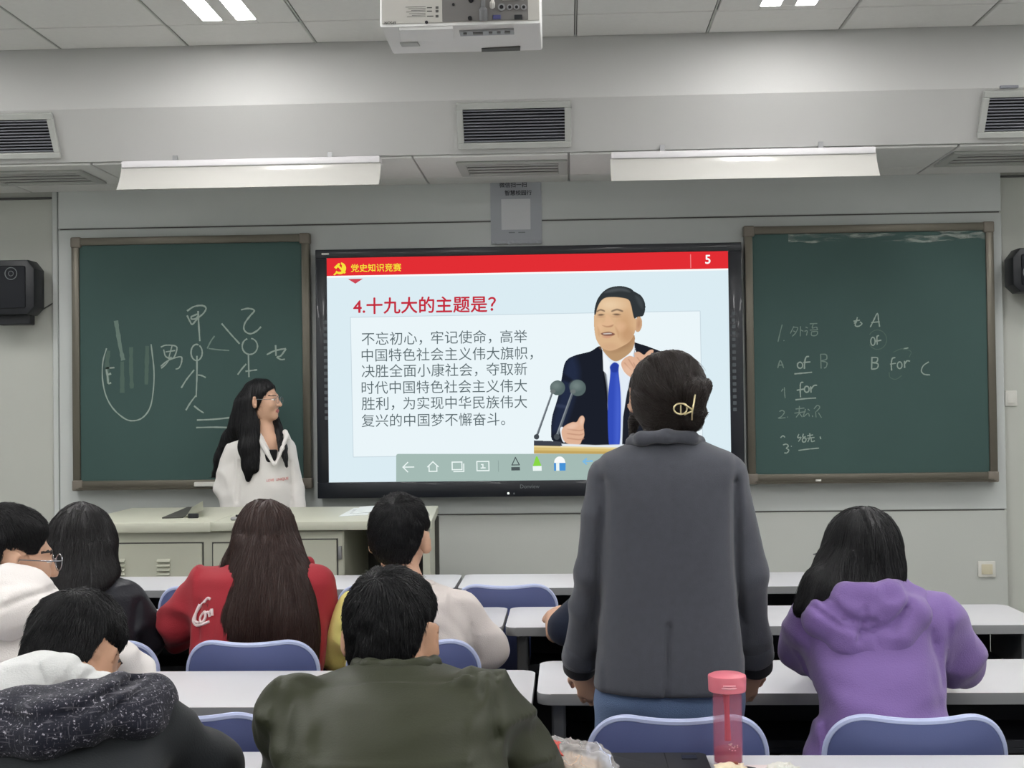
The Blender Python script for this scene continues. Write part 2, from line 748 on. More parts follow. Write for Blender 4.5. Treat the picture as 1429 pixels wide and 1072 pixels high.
def tuck(body, g, hair=False, depth=.007):
    """keep the body just under its clothing or hair"""
    J = BODY[body.name]
    me = body.data
    org = np.array(org_of(body))
    V = np.zeros(len(me.vertices) * 3, np.float32)
    me.vertices.foreach_get('co', V)
    V = V.reshape(-1, 3).astype(float) + org
    hd = ((V - np.array(J['head'])) @ J['R']) / J.get('hscale', 1.0)
    if hair:
        ok = ((hd[:, 1] < .02) | (hd[:, 2] > .085)) & (hd[:, 2] > -.1)
        ear = (np.abs(hd[:, 0]) > .070) & (np.abs(hd[:, 2] + .01) < .045) & (np.abs(hd[:, 1] + .01) < .04)
        ok &= ~ear
    else:
        ok = (V[:, 2] < J['neck'][2] + .06) & (np.linalg.norm(hd, axis=1) > .115)
        for a in 'lr':
            w, e = np.array(J['w' + a]), np.array(J['e' + a])
            u = (w - e) / np.linalg.norm(w - e)
            near = np.linalg.norm(V - w, axis=1) < .24
            ok &= ~(near & ((V - w) @ u > -.035))
        nk = np.array(J['neck'])
        rad = np.hypot(V[:, 0] - nk[0], V[:, 1] - nk[1])
        for c_, r_ in J.get('extra', ()):
            ok &= np.linalg.norm((V - c_) / r_, axis=1) > 1.5
        ok &= ~((rad < .062) & (V[:, 2] > nk[2] - .012))
    lim = .022 if hair else .09
    for _ in range(8):
        f = g.sample(V)
        m = ok & (f > -depth) & (f < (lim if hair else np.where(V[:, 2] > J['neck'][2] + .015, .03, lim)))
        if not m.any():
            break
        G_ = g.grad(V[m])
        V[m] -= G_ * np.clip(f[m] + depth, 0, .02)[:, None]
    me.vertices.foreach_set('co', (V - org).astype(np.float32).ravel())
    me.update()


def make_body(name, J, skin, h=0.006):
    """one continuous figure from a dictionary of joints"""
    allp = [np.array(v, float) for k, v in J.items() if k in ('head', 'neck', 'chest', 'belly', 'pelvis', 'sl', 'sr', 'el', 'er', 'wl', 'wr', 'kl', 'kr', 'al', 'ar')]
    lo = np.min(allp, 0) - .22
    hi = np.max(allp, 0) + .22
    lo[2] = max(lo[2], -0.01)
    g = Grid(lo, hi, h)
    f = J.get('fat', 1.0)
    Rt = J.get('Rt', np.eye(3))
    g.ell(J['pelvis'], V3(.140, .095, .095) * f, 0, Rt)
    g.ell(J['belly'], V3(.118, .085, .130) * f, .05, Rt)
    g.ell(J['chest'], V3(.135, .088, .150) * f, .05, Rt)
    for a in 'lr':
        sh, el, wr = J['s' + a], J['e' + a], J['w' + a]
        g.cap(J['chest'] + (np.array(sh) - J['chest']) * .4 + V3(0, 0, .01), sh + V3(0, 0, -.01), .045, .038, .04)
        g.cap(sh + V3(0, 0, -.01), el, .039, .033, .02)
        g.cap(el, wr, .034, .024, .015)
        hn = J.get('h' + a)
        if hn is not None:
            add_hand(g, wr, hn[0], hn[1], hn[2], hn[3], J.get('hs', 1.0))
        hp = J['hip' + a]
        g.cap(hp, J['k' + a], .078 * f, .052, .04)
        g.cap(J['k' + a], J['a' + a], .051, .035, .02)
        toe = np.array(J['a' + a]) + J.get('toe', V3(0, .17, 0))
        toe[2] = 0.028
        heel = np.array(J['a' + a]).copy()
        heel[2] = 0.034
        g.cap(J['a' + a], heel, .036, .034, .01)
        g.cap(heel, toe, .034, .027, .02)
    g.cap(J['neck'], J['chest'] + Rt @ V3(0, 0, .06), .050, .075, .04)
    for c_, r_ in J.get('extra', ()):
        g.ell(c_, r_, .03)
    add_head(g, J['head'], J['R'], J.get('hscale', 1.0), J['neck'], J.get('neck_r', .052))
    me = g.mesh(name)
    base = Vector((float(J['pelvis'][0]), float(J['pelvis'][1]), 0.0))
    # lips, eyes and brows as colours of the skin surface
    c, R, s = np.array(J['head']), J['R'], J.get('hscale', 1.0)
    n = len(me.polygons)
    cen = np.zeros(n * 3, np.float32)
    me.polygons.foreach_get('center', cen)
    q = ((cen.reshape(-1, 3) - c) @ R) / s
    mi = np.zeros(n, np.int32)
    x, y, z = np.abs(q[:, 0]), q[:, 1], q[:, 2]
    fr = (y > .05)
    mi[fr & (((x / .021) ** 2 + ((z + .065) / .011) ** 2) < 1) & (y > .075)] = 1
    mi[fr & ((((x - .031) / .0135) ** 2 + ((z - .0005) / .0062) ** 2) < 1)] = 2
    mi[fr & ((((x - .031) / .0058) ** 2 + ((z - .0005) / .0058) ** 2) < 1)] = 3
    mi[fr & ((((x - .034) / .019) ** 2 + ((z - .023) / .0042) ** 2) < 1)] = 3
    o = link_mesh(name, me, [skin, M_lips, M_eye, M_dark], None, base)
    BODY[o.name] = J
    me.polygons.foreach_set('material_index', mi)
    return o


def short_hair(name, body, c, R, s, matl, h=0.0045, n=5200, grow=1.0, seed=3, nape=-.062, whorl=(0.01, -.075, .085), L=0.030, fringe=True):
    c = np.array(c, float)
    def w(*p):
        return c + R @ (np.array(p) * s)
    g = Grid(c - .2, c + .2, h)
    g.ell(w(0, -.013, .034), V3(.085 * grow, .104 * grow, .094 * grow) * s, 0, R)
    g.ell(w(0, -.048, -.028), V3(.064 * grow, .058, .078) * s, .03, R)
    # cut out face, ears and nape
    def loc(P):
        return ((P - c) @ R) / s
    def cut(P):
        q = loc(P)
        return 0 * q[:, 0]
    X, Y, Z = np.meshgrid(*g.ax, indexing='ij')
    q = np.stack([X - c[0], Y - c[1], Z - c[2]], -1) @ R / s
    x, y, z = q[..., 0], q[..., 1], q[..., 2]
    low = (nape + np.clip((y + .066) / .030, 0, 1) * (.024 - nape)) - z     # nape up to above the ears
    low = np.where(y > .02, np.maximum(low, (.004 + (y - .02) * (1.05 if fringe else 1.6)) - z), low)
    face = ((y - .085) - (z - .06) * 0.9 - np.abs(x) * 0.1)
    edge = np.maximum(low, face)
    thin = .012 * np.clip(1 + edge / .045, 0, 1) ** 1.3                  # the cut thins out towards its edge
    g.F = (-smin(-(g.F + thin * s), -(edge * s), .012)).astype(np.float32)
    wh = w(*whorl)
    g.disp(lambda P: 0.0022 * vnoise(P * V3(160, 160, 120), seed) + .004 * vnoise(P * 38, seed + 2))
    down = R @ V3(0, 0, -1)
    def flow(P):
        d = P - wh
        r = np.linalg.norm(d, axis=1)[:, None]
        sw = np.cross(d, R @ V3(0, -.5, .8))
        return d / (r + 1e-6) + 0.35 * sw / (r + .02) + down * 0.45
    tuck(body, g, True, .003)
    ex = g.strands(n, 4, L / 4, flow, rad=.0008, lift=.0045, seed=seed, fly=.004)
    return link_mesh(name, g.mesh(name, ex), matl, body)


def down_flow(P):
    return np.tile(V3(0, 0, -1), (len(P), 1))


def glasses(body, c, R, s, matl):
    c = np.array(c, float)
    def w(*p):
        return tuple(c + R @ (np.array(p) * s))
    bm = nb()
    for q in (-1, 1):
        pts = [w(q * .033 + .023 * math.cos(a), .104, -.002 + .020 * math.sin(a)) for a in np.linspace(0, 2 * math.pi, 20, endpoint=False)]
        tube(bm, pts, .0013, 6, closed=True)
        tube(bm, [w(q * .056, .104, .004), w(q * .078, .070, .004), w(q * .083, -.005, .006), w(q * .084, -.022, -.012)], .0014, 6)
    tube(bm, [w(-.010, .104, .002), w(0, .107, .005), w(.010, .104, .002)], .0013, 6)
    return done(bm, 'glasses', matl, body)
# ------------------------------------------------------------------ palette
M_wall = mat('wall_paint', rgb(198, 202, 200), .75, bump=.05, scale=180, vary=.03)
M_wall_low = mat('wall_lower_paint', rgb(188, 191, 186), .6, bump=.05, scale=180, vary=.02)
M_wall_side = mat('wall_recess_paint', rgb(190, 192, 185), .7, bump=.05, scale=180, vary=.03)
M_seam = mat('seam', rgb(90, 90, 88), .9)
M_beam = mat('beam_paint', rgb(190, 190, 188), .8, bump=.06, scale=150, vary=.025)
M_tile = mat('ceiling_tile', rgb(222, 222, 219), .9, bump=.35, scale=220, vary=.04, vscale=40)
M_tgap = mat('ceiling_gap', rgb(70, 70, 70), .8)
M_floor = mat('floor_vinyl', rgb(152, 150, 147), .45, vary=.12, vscale=9)
M_vent = mat('vent_frame', rgb(178, 180, 176), .5)
M_ventin = mat('vent_dark', rgb(22, 22, 26), .8)
M_slat = mat('vent_slat', rgb(132, 134, 142), .5)
M_reflect = mat('lamp_white', rgb(190, 189, 184), .2, coat=.3)
M_lampedge = mat('lamp_edge', rgb(215, 213, 215), .4)
M_board = mat('chalkboard', rgb(64, 87, 84), .62, spec=.25, vary=.10, vscale=2.2, bump=.04, scale=300)
M_bframe = mat('board_frame', rgb(104, 100, 90), .38, metal=.55, vary=.08)
M_bcorner = mat('board_corner', rgb(120, 113, 103), .5)
M_black = mat('black_plastic', rgb(26, 28, 33), .42)
M_bezel = mat('bezel', rgb(28, 31, 38), .35, coat=.2)
M_key = mat('key_mark', rgb(120, 126, 128), .5)
M_poster = mat('poster_paper', rgb(168, 172, 178), .6)
M_pink_w = mat('poster_white', rgb(206, 208, 210), .6)
M_ink = mat('ink', rgb(44, 46, 50), .6)
M_white = mat('white_plastic', rgb(214, 213, 206), .4)
M_socket = mat('cream_plastic', rgb(205, 198, 172), .4)
M_proj = mat('projector_shell', rgb(222, 222, 220), .45, bump=.03, scale=200)
M_projp = mat('projector_panel', rgb(186, 184, 178), .5)
M_port = mat('port_panel', rgb(112, 110, 108), .5)
M_metal = mat('grey_metal', rgb(150, 151, 152), .4, metal=.5)
M_pod = mat('podium_steel', rgb(192, 193, 177), .45, bump=.03, scale=120, vary=.03)
M_poddark = mat('podium_dark', rgb(72, 72, 68), .6)
M_desk = mat('desk_laminate', rgb(202, 202, 206), .33, vary=.015, vscale=6)
M_deskedge = mat('desk_edge', rgb(140, 141, 143), .5)
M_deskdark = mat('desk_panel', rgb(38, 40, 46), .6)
M_deskleg = mat('desk_leg', rgb(122, 123, 125), .45, metal=.3)
M_blue = mat('chair_blue', rgb(86, 95, 140), .42, bump=.05, scale=400)
M_rim_highlight = mat('chair_rim_highlight', rgb(182, 192, 226), .35)  # pale colour paints the highlight along the blue shell's edge
M_tube = glow('lamp_tube', (1.0, 0.985, 0.975, 1), TUBE_POWER)

# ------------------------------------------------------------------ the room
YW = 7.35
XL, XR, YB, ZC = -4.3, 3.9, -4.0, 3.29
xpl = at(81, 300, YW).x          # raised middle panel of the front wall
xpr = at(1397, 300, YW).x
zs1 = at(737, 308, YW).z         # seams of the panel
zs2 = at(900, 716, YW).z

bm = nb()
box(bm, (XL - .2, YB - .2, -.12), (XR + .2, YW + .3, 0))
struct(bm, 'floor', M_floor)
bm = nb()
box(bm, (XL, YW + .05, 0), (XR, YW + .2, ZC), mi=0)
struct(bm, 'wall_front', M_wall_side)
bm = nb()
box(bm, (xpl, YW, zs1 + .004), (xpr, YW + .05, 2.746), .003, 1)
box(bm, (xpl, YW, zs2 + .004), (xpr, YW + .05, zs1 - .004), .003, 1)
box(bm, (xpl, YW, 0), (xpr, YW + .05, zs2 - .004), .003, 1, mi=1)
box(bm, (xpl + .01, YW + .006, 0), (xpr - .01, YW + .045, 2.74), mi=2)
struct(bm, 'wall_front_panel', [M_wall, M_wall_low, M_seam])
for nm, a, b in (('wall_left', XL - .2, XL), ('wall_right', XR, XR + .2)):
    bm = nb()
    box(bm, (a, YB, 0), (b, YW + .2, ZC))
    struct(bm, nm, M_wall)
bm = nb()
box(bm, (XL, YB - .2, 0), (XR, YB, ZC))
struct(bm, 'wall_back', M_wall)
# trim strips beside the raised panel
bm = nb()
box(bm, (xpl - .045, YW + .02, 0), (xpl - .012, YW + .05, 2.746), .004, 1)
struct(bm, 'trim_1', M_wall)
bm = nb()
box(bm, (XL, YW + .035, 2.700), (xpl, YW + .05, 2.712))
struct(bm, 'trim_2', M_seam)
bm = nb()
box(bm, (xpr, YW + .035, 2.715), (XR, YW + .05, 2.725))
struct(bm, 'trim_3', M_seam)

# ceiling of 65 cm tiles hung in a grid
bm = nb()
GX, GY, GP = .06, 6.03, .65
xs = [GX + GP * k for k in range(-8, 8)]
xs = [XL] + [x for x in xs if XL + .05 < x < XR - .05] + [XR]
ys = [6.39, GY] + [GY - GP * k for k in range(1, 16)]
ys = [y for y in ys if y > YB + .05] + [YB]
LAMPS = []
for cx in (GX + GP * -2.5, GX + GP * 1.5, GX + GP * -5.5, GX + GP * 4.5):
    for j in (0, 4, 8, 12):
        LAMPS.append((cx, GY - GP * j - GP, cx in (GX + GP * -2.5, GX + GP * 1.5)))
def lamp_here(x, y):
    return any(abs(x - l[0]) < .3 and abs(y - l[1]) < GP for l in LAMPS)
for i in range(len(xs) - 1):
    for j in range(len(ys) - 1):
        if lamp_here((xs[i] + xs[i + 1]) / 2, (ys[j] + ys[j + 1]) / 2):
            continue
        box(bm, (xs[i] + .007, ys[j + 1] + .006, ZC), (xs[i + 1] - .007, ys[j] - .006, ZC + .012), .003, 1)
box(bm, (XL, YB, ZC + .009), (XR, YW + .2, ZC + .1), mi=1)
for x in xs[1:-1]:
    box(bm, (x - .0035, YB, ZC - .001), (x + .0035, 6.39, ZC + .01), mi=2)
struct(bm, 'ceiling', [M_tile, M_tgap, M_vent])

# beam in front of the board wall: upright upper face, lower face leaning away, lower soffit behind
bm = nb()
ZS = 2.746
prof = [(6.39, ZC + .02), (6.39, 2.985), (6.54, ZS), (YW + .05, ZS), (YW + .05, ZC + .02)]
prism(bm, prof, 'x', XL, XR)
struct(bm, 'beam', M_beam, angle=.3)
bm = nb()
for a, b in zip([XL, -3.1, -2.45, -1.8, -1.15, -.78, .02, .68, 1.33, 1.98, 2.63], [-3.1, -2.45, -1.8, -1.15, -.78, .02, .68, 1.33, 1.98, 2.63, XR]):
    box(bm, (a + .005, 6.56, ZS - .012), (b - .005, 7.13, ZS), .003, 1)
    box(bm, (a + .005, 7.14, ZS - .012), (b - .005, YW, ZS), .003, 1)
struct(bm, 'ceiling_front_strip', M_tile)

# ------------------------------------------------------------------ troffer lamps
first = {}
for cx, cy, inner in LAMPS:
    o = empty('ceiling_lamp', (cx, cy, ZC), 'recessed twin fluorescent ceiling lamp, one of several lit panels overhead', 'ceiling lamp', 'recessed twin ceiling lamps')
    bm = nb()
    L = GP - .012
    W = GP / 2 - .01
    box(bm, (cx - W, cy - L, ZC - .004), (cx - .125, cy + L, ZC + .02), .002, 1)
    box(bm, (cx + .125, cy - L, ZC - .004), (cx + W, cy + L, ZC + .02), .002, 1)
    box(bm, (cx - .036, cy - L + .051, ZC - .004), (cx + .036, cy + L - .051, ZC + .02), .002, 1)
    box(bm, (cx - .124, cy + L - .05, ZC - .004), (cx + .124, cy + L, ZC + .02), .002, 1)
    box(bm, (cx - .124, cy - L, ZC - .004), (cx + .124, cy - L + .05, ZC + .02), .002, 1)
    done(bm, 'frame', M_tile, o)
    for sx in (-1, 1):
        bm = nb()
        prism(bm, [(cx + sx * .081 + px, cy + py) for px, py in rrect(-.047, -L + .045, .047, L - .045, .02)], 'z', ZC - .002, ZC + .01)
        done(bm, 'diffuser', M_tube, o)
for o in [o for o in bpy.data.objects if o.get('category') == 'ceiling lamp']:
    if abs(o.location.y - (GY - GP)) < .01:
        if abs(o.location.x - LAMPS[0][0]) < .01:
            o['label'] = 'lit twin ceiling lamp at the top left, above the left chalkboard lamp'
            del o['group']
        elif abs(o.location.x - LAMPS[4][0]) < .01:
            o['label'] = 'lit twin ceiling lamp cut off by the top edge, right of the projector'
            del o['group']

# ------------------------------------------------------------------ air vents on the leaning face of the beam
def beam_frame(u):                # point on the leaning face: u 0 bottom .. 1 top
    return Vector((0, 6.54 - .15 * u, ZS + .239 * u))
bdir = (beam_frame(1) - beam_frame(0)).normalized()
bnor = Vector((0, -.239, -.15)).normalized()
def vent(x0, x1, label):
    o = empty('air_vent', ((x0 + x1) / 2, 6.47, ZS + .1), label, 'air vent', 'louvred air vents on the beam')
    M = Matrix(((1, 0, 0, 0), (0, bnor.y, bdir.y, 6.54), (0, bnor.z, bdir.z, ZS), (0, 0, 0, 1)))
    Lz = (beam_frame(1) - beam_frame(0)).length
    a, b = .03, Lz - .012
    f = .032
    bm = nb()
    for lo, hi in (((x0, 0, a), (x1, .02, a + f)), ((x0, 0, b - f), (x1, .02, b)), ((x0, 0, a + f), (x0 + f, .02, b - f)), ((x1 - f, 0, a + f), (x1, .02, b - f))):
        box(bm, lo, hi, .003, 1, M=M)
    done(bm, 'frame', M_vent, o)
    bm = nb()
    box(bm, (x0 + f, 0, a + f), (x1 - f, .004, b - f), M=M)
    done(bm, 'duct_opening', M_ventin, o)
    n = 11
    for k in range(n):
        bm = nb()
        z = a + f + (b - a - 2 * f) * (k + .5) / n
        box(bm, (x0 + f, .006, z - .002), (x1 - f, .017, z + .002), M=M)
        done(bm, 'slat', M_slat, o)
    return o
xc0, xc1 = at(638, 175, 6.46).x, at(797, 175, 6.46).x
vent(xc0, xc1, 'louvred grey air vent in the middle of the beam, above the poster')
xl1 = at(80, 188, 6.46).x
vent(xl1 - (xc1 - xc0), xl1, 'louvred air vent at the left edge of the beam, above the left speaker')
xr0 = at(1367, 158, 6.46).x
vent(xr0, xr0 + (xc1 - xc0), 'louvred air vent at the right edge of the beam, above the right speaker')
bm = nb()
xx = at(1395, 122, 6.385)
box(bm, (xx.x, 6.376, xx.z - .006), (xx.x + .09, 6.391, xx.z + .008), .003, 1)
o = done(bm, 'vent_latch', M_slat, origin=(xx.x, 6.39, xx.z))
tag(o, 'small grey metal clip on the beam above the right air vent', 'clip')

# slot vents in the low soffit behind the beam
def slot(xa, xb, label):
    o = empty('soffit_vent', ((xa + xb) / 2, 6.85, ZS), label, 'air vent', 'slot vents under the beam')
    y0, y1, z = 6.68, 7.06, ZS - .012
    bm = nb()
    for lo, hi in (((xa, y0, z - .014), (xb, y0 + .035, z)), ((xa, y1 - .035, z - .014), (xb, y1, z)), ((xa, y0 + .035, z - .014), (xa + .05, y1 - .035, z)), ((xb - .05, y0 + .035, z - .014), (xb, y1 - .035, z))):
        box(bm, lo, hi, .004, 1)
    done(bm, 'frame', M_vent, o)
    bm = nb()
    box(bm, (xa + .05, y0 + .035, z - .003), (xb - .05, y1 - .035, z))
    done(bm, 'duct_opening', mat('soffit_opening', rgb(95, 97, 96), .8), o)
    for k in range(4):
        bm = nb()
        y = y0 + .07 + k * .08
        box(bm, (xa + .05, y, z - .012), (xb - .05, y + .03, z - .004), .002, 1)
        done(bm, 'slat', M_vent, o)
slot(at(640, 228, 6.85).x, at(792, 228, 6.85).x, 'slot vent under the middle of the beam, just above the poster')
slot(at(-20, 238, 6.85).x, at(130, 238, 6.85).x, 'slot vent under the beam at the left edge, above the left speaker')
slot(at(1318, 213, 6.85).x, at(1470, 213, 6.85).x, 'slot vent under the beam at the right edge, above the right speaker')

# ------------------------------------------------------------------ chalkboard lamps
def board_lamp(pxa, pxb, pyt, pyb, label):
    Y = 6.47
    a, b = at(pxa, (pyt + pyb) / 2, Y), at(pxb, (pyt + pyb) / 2, Y)
    zt, zb = at((pxa + pxb) / 2, pyt, Y).z, at((pxa + pxb) / 2, pyb, Y).z
    x0, x1 = a.x, b.x
    o = empty('chalkboard_lamp', ((x0 + x1) / 2, Y, zt), label, 'lamp', 'white trough lamps over the chalkboards')
    H = zt - zb
    pts = []
    for t in np.linspace(0, 1, 9):
        pts.append((Y + .012 - .075 * t ** 1.6, zt - H * .20 - H * .80 * t))
    back = [(y + .012, z + .002) for y, z in reversed(pts)]
    bm = nb()
    prism(bm, pts + back, 'x', x0, x1)
    done(bm, 'reflector', M_reflect, o, angle=.5)
    bm = nb()
    box(bm, (x0 + .004, Y, zt - H * .215), (x1 - .004, Y + .09, zt), .006, 2)
    done(bm, 'housing', M_lampedge, o)
    bm = nb()
    tube(bm, [(x0 + .03, Y + .05, zt - H * .5), (x1 - .03, Y + .05, zt - H * .5)], .013, 12)
    done(bm, 'unlit_tube', M_white, o)
    for t in (.2, .8):
        bm = nb()
        x = x0 + (x1 - x0) * t
        box(bm, (x - .012, Y + .05, zt - .01), (x + .012, Y + .075, ZS + .02))
        done(bm, 'hanger', M_metal, o)
board_lamp(168, 531, 221, 264, 'long white trough lamp over the left chalkboard')
board_lamp(852, 1224, 208, 252, 'long white trough lamp over the right chalkboard')

# ------------------------------------------------------------------ poster (its code square left blank)
YP = YW - .004
pa, pb = at(684, 248, YP), at(756.5, 340, YP)
zpt = at(720, 247.5, YP).z
o = empty('poster', ((pa.x + pb.x) / 2, YP, (pa.z + pb.z) / 2), 'pale grey printed poster with a blank white square, on the wall above the display', 'poster')
bm = nb()
box(bm, (pa.x, YP - .0018, pb.z + .02), (pb.x, YP, zpt))
done(bm, 'sheet', M_poster, o, smooth=False)
bm = nb()
n_ = 14
r0 = [bm.verts.new((pa.x + (pb.x - pa.x) * i / n_, YP - .0018, pb.z + .02)) for i in range(n_ + 1)]
r1 = [bm.verts.new((pa.x + (pb.x - pa.x) * i / n_, YP - .006 - .010 * abs(math.sin(i * 1.3)), pb.z + .004 * math.sin(i * 2.2))) for i in range(n_ + 1)]
for i in range(n_):
    bm.faces.new((r0[i], r0[i + 1], r1[i + 1], r1[i]))
done(bm, 'curled_edge', M_poster, o, smooth=False)
q0, q1 = at(700, 321, YP), at(740, 277.5, YP)
bm = nb()
box(bm, (q0.x, YP - .0035, q0.z), (q1.x, YP - .0022, q1.z))
done(bm, 'blank_square', M_pink_w, o)
p1, p2 = at(697, 262, YP), at(735, 262, YP)
text('lettering', '微信扫一扫', p1.x, YP - .003, p1.z, p2.x - p1.x, M_ink, o, bold=.012)
p1, p2 = at(704.5, 273, YP), at(742, 273, YP)
text('lettering', '智慧校园行', p1.x, YP - .003, p1.z, p2.x - p1.x, M_ink, o, bold=.012)
bm = nb()
p1, p2 = at(710, 325.5, YP), at(733, 324.5, YP)
box(bm, (p1.x, YP - .003, p1.z), (p1.x + .035, YP - .002, p1.z + .006))
done(bm, 'caption_line', M_key, o)
bm = nb()
box(bm, (p1.x + .055, YP - .003, p1.z), (p2.x, YP - .002, p1.z + .006))
done(bm, 'caption_line', M_key, o)
bm = nb()
p1 = at(690, 251, YP)
box(bm, (p1.x, YP - .003, p1.z), (p1.x + .016, YP - .002, p1.z + .008))
box(bm, (p1.x + .025, YP - .003, p1.z + .001), (p1.x + .10, YP - .002, p1.z + .005))
done(bm, 'heading_mark', M_key, o)

# ------------------------------------------------------------------ chalkboards
M_chalk = mat('chalk', rgb(152, 167, 159), .9)
M_chalk_dim = mat('chalk_faint', rgb(120, 138, 131), .9)
M_chalk_soft = mat('chalk_smudge', rgb(84, 105, 97), .9)


def ribbon(bm, pts, w, y, mi=0):
    P = [Vector(p) for p in pts]
    L, Rr = [], []
    for i in range(len(P)):
        t = P[min(i + 1, len(P) - 1)] - P[max(i - 1, 0)]
        t.y = 0
        t.normalize()
        n = Vector((-t.z, 0, t.x))
        ww = w * (0.75 + .4 * random.random()) / 2
        a, b = P[i] + n * ww, P[i] - n * ww
        L.append(bm.verts.new((a.x, y, a.z)))
        Rr.append(bm.verts.new((b.x, y, b.z)))
    for i in range(len(P) - 1):
        bm.faces.new((L[i], L[i + 1], Rr[i + 1], Rr[i])).material_index = mi


def chalkboard(x0, x1, z0, z1, label):
    o = empty('chalkboard', ((x0 + x1) / 2, YW, (z0 + z1) / 2), label, 'chalkboard', 'sliding green chalkboards')
    Y0, Y1 = 7.285, 7.335
    f, tr = .045, .055
    bm = nb()
    box(bm, (x0 + f * .5, Y0 + .012, z0 + .03), (x1 - f * .5, Y1, z1 - f * .5))
    done(bm, 'writing_surface', M_board, o)
    bm = nb()
    for lo, hi in (((x0, Y0, z1 - f), (x1, Y1, z1)), ((x0, Y0, z0 + .03), (x0 + f, Y1, z1 - f)), ((x1 - f, Y0, z0 + .03), (x1, Y1, z1 - f)), ((x0, Y0, z0 + .012), (x1, Y1, z0 + tr + .008))):
        box(bm, lo, hi, .006, 2)
    for xx in (x0, x1):
        box(bm, (xx - .004, Y0 - .003, z1 - f - .004), (xx + .004 + (f if xx == x0 else 0) - (0 if xx == x0 else f) * 0, Y1, z1 + .004), .006, 2) if False else None
    done(bm, 'frame', M_bframe, o)
    for sx in (0, 1):
        for sz in (0, 1):
            bm = nb()
            xa = x0 - .004 if sx == 0 else x1 - f - .012
            za = z0 + .006 if sz == 0 else z1 - f - .012
            box(bm, (xa, Y0 - .004, za), (xa + f + .016, Y1, za + f + .016), .008, 3)
            done(bm, 'corner_cap', M_bcorner, o)
    bm = nb()
    pr = [(Y0, z0 + .02), (Y0 - .055, z0 + .012), (Y0 - .058, z0 + .022), (Y0 - .054, z0 + .022), (Y0 - .052, z0 + .016), (Y0, z0 + .026)]
    prism(bm, pr, 'x', x0 + .04, x1 - .03)
    done(bm, 'chalk_ledge', M_bframe, o)
    return o, Y0 + .012


lx0, lx1 = at(101.5, 505, 7.3).x, at(433.5, 505, 7.3).x
lz0, lz1 = at(268, 685, 7.3).z, at(268, 329.5, 7.3).z
cb_l, ybs = chalkboard(lx0, lx1, lz0, lz1, 'left green chalkboard with chalk stick figures and a beaker')
rx0, rx1 = at(1041, 500, 7.3).x, at(1389, 500, 7.3).x
rz0, rz1 = at(1218, 676, 7.3).z, at(1212, 313.5, 7.3).z
cb_r, ybs = chalkboard(rx0, rx1, rz0, rz1, 'right green chalkboard with a numbered chalk list of words')


def chalk(board, name, strokes, w=.010, m=None, n=5, conv=None):
    groups = []                                   # strokes that touch make one written mark
    for s in strokes:
        xs_, ys_ = [p[0] for p in s], [p[1] for p in s]
        b = [min(xs_) - 9, min(ys_) - 9, max(xs_) + 9, max(ys_) + 9]
        hit = [g for g in groups if any(b[0] < c[2] and c[0] < b[2] and b[1] < c[3] and c[1] < b[3] for c in g[1])]
        new = ([s], [b])
        for g in hit:
            groups.remove(g)
            new = (g[0] + new[0], g[1] + new[1])
        groups.append(new)
    for ss, _ in groups:
        bm = nb()
        for k, s in enumerate(ss):
            pts = [at(*conv(u, v), ybs) for u, v in s]
            if len(pts) > 2:
                pts = cat_rom(pts, n)
            ribbon(bm, pts, w * .8, ybs - .0012 - .0001 * (k % 3))
        done(bm, name, m or M_chalk, board, smooth=False)


cA = lambda u, v: (240 + u * .2052, 390 + v * .2052)
cB = lambda u, v: (u * .3359, 330 + v * .3359)
cC = lambda u, v: (1060 + u * .2332, 410 + v * .2332)
circ = lambda cx, cy, rx, ry, a0=0, a1=360, n=14: [(cx + rx * math.cos(math.radians(a0 + (a1 - a0) * i / n)), cy + ry * math.sin(math.radians(a0 + (a1 - a0) * i / n))) for i in range(n + 1)]
chalk(cb_l, 'chalk_figure', [
    circ(168, 497, 38, 55, -60, 290), [(170, 520), (170, 650), (165, 800)], [(152, 615), (100, 680), (64, 738)], [(178, 650), (205, 655), (230, 668)],
    [(163, 790), (125, 840), (95, 890)], [(150, 860), (185, 888), (216, 908)]], .011, conv=cA)
chalk(cb_l, 'chalk_figure', [
    circ(530, 455, 52, 55, -80, 250), [(520, 510), (524, 665)], [(505, 575), (475, 610), (447, 648)], [(500, 625), (540, 620), (580, 615)]], .011, conv=cA)
chalk(cb_l, 'chalk_character', [
    [(103, 215), (150, 185), (205, 178), (232, 195), (215, 230), (175, 265), (140, 305), (125, 290), (103, 245)],
    [(128, 255), (180, 235), (165, 265), (135, 270), (130, 255)], [(178, 215), (182, 300), (190, 420)]], .012, conv=cA)
chalk(cb_l, 'chalk_character', [[(470, 207), (520, 198), (560, 212), (530, 250), (495, 300), (492, 345), (530, 370), (575, 352), (606, 322)]], .012, conv=cA)
chalk(cb_l, 'chalk_character', [[(645, 512), (700, 485), (776, 470)], [(705, 447), (708, 520)], [(776, 472), (740, 520), (715, 528), (740, 545), (768, 543)]], .012, conv=cA)
chalk(cb_l, 'chalk_character', [[(668, 460), (690, 452), (728, 455), (735, 470), (720, 505), (690, 500), (680, 470)], [(688, 480), (728, 474)], [(715, 455), (700, 510)], [(668, 540), (700, 515), (750, 500), (755, 520), (745, 545), (730, 552)], [(712, 500), (690, 530), (670, 548)]], .010, conv=cB)
chalk(cb_l, 'chalk_line', [[(338, 300), (400, 372), (460, 438)], [(170, 957), (280, 952), (400, 940)], [(165, 1008), (280, 1005), (385, 1008)]], .011, conv=cA)
chalk(cb_l, 'faint_chalk_line', [[(250, 470), (310, 478), (390, 484)], [(240, 470), (265, 420), (290, 385)]], .010, M_chalk_dim, conv=cA)
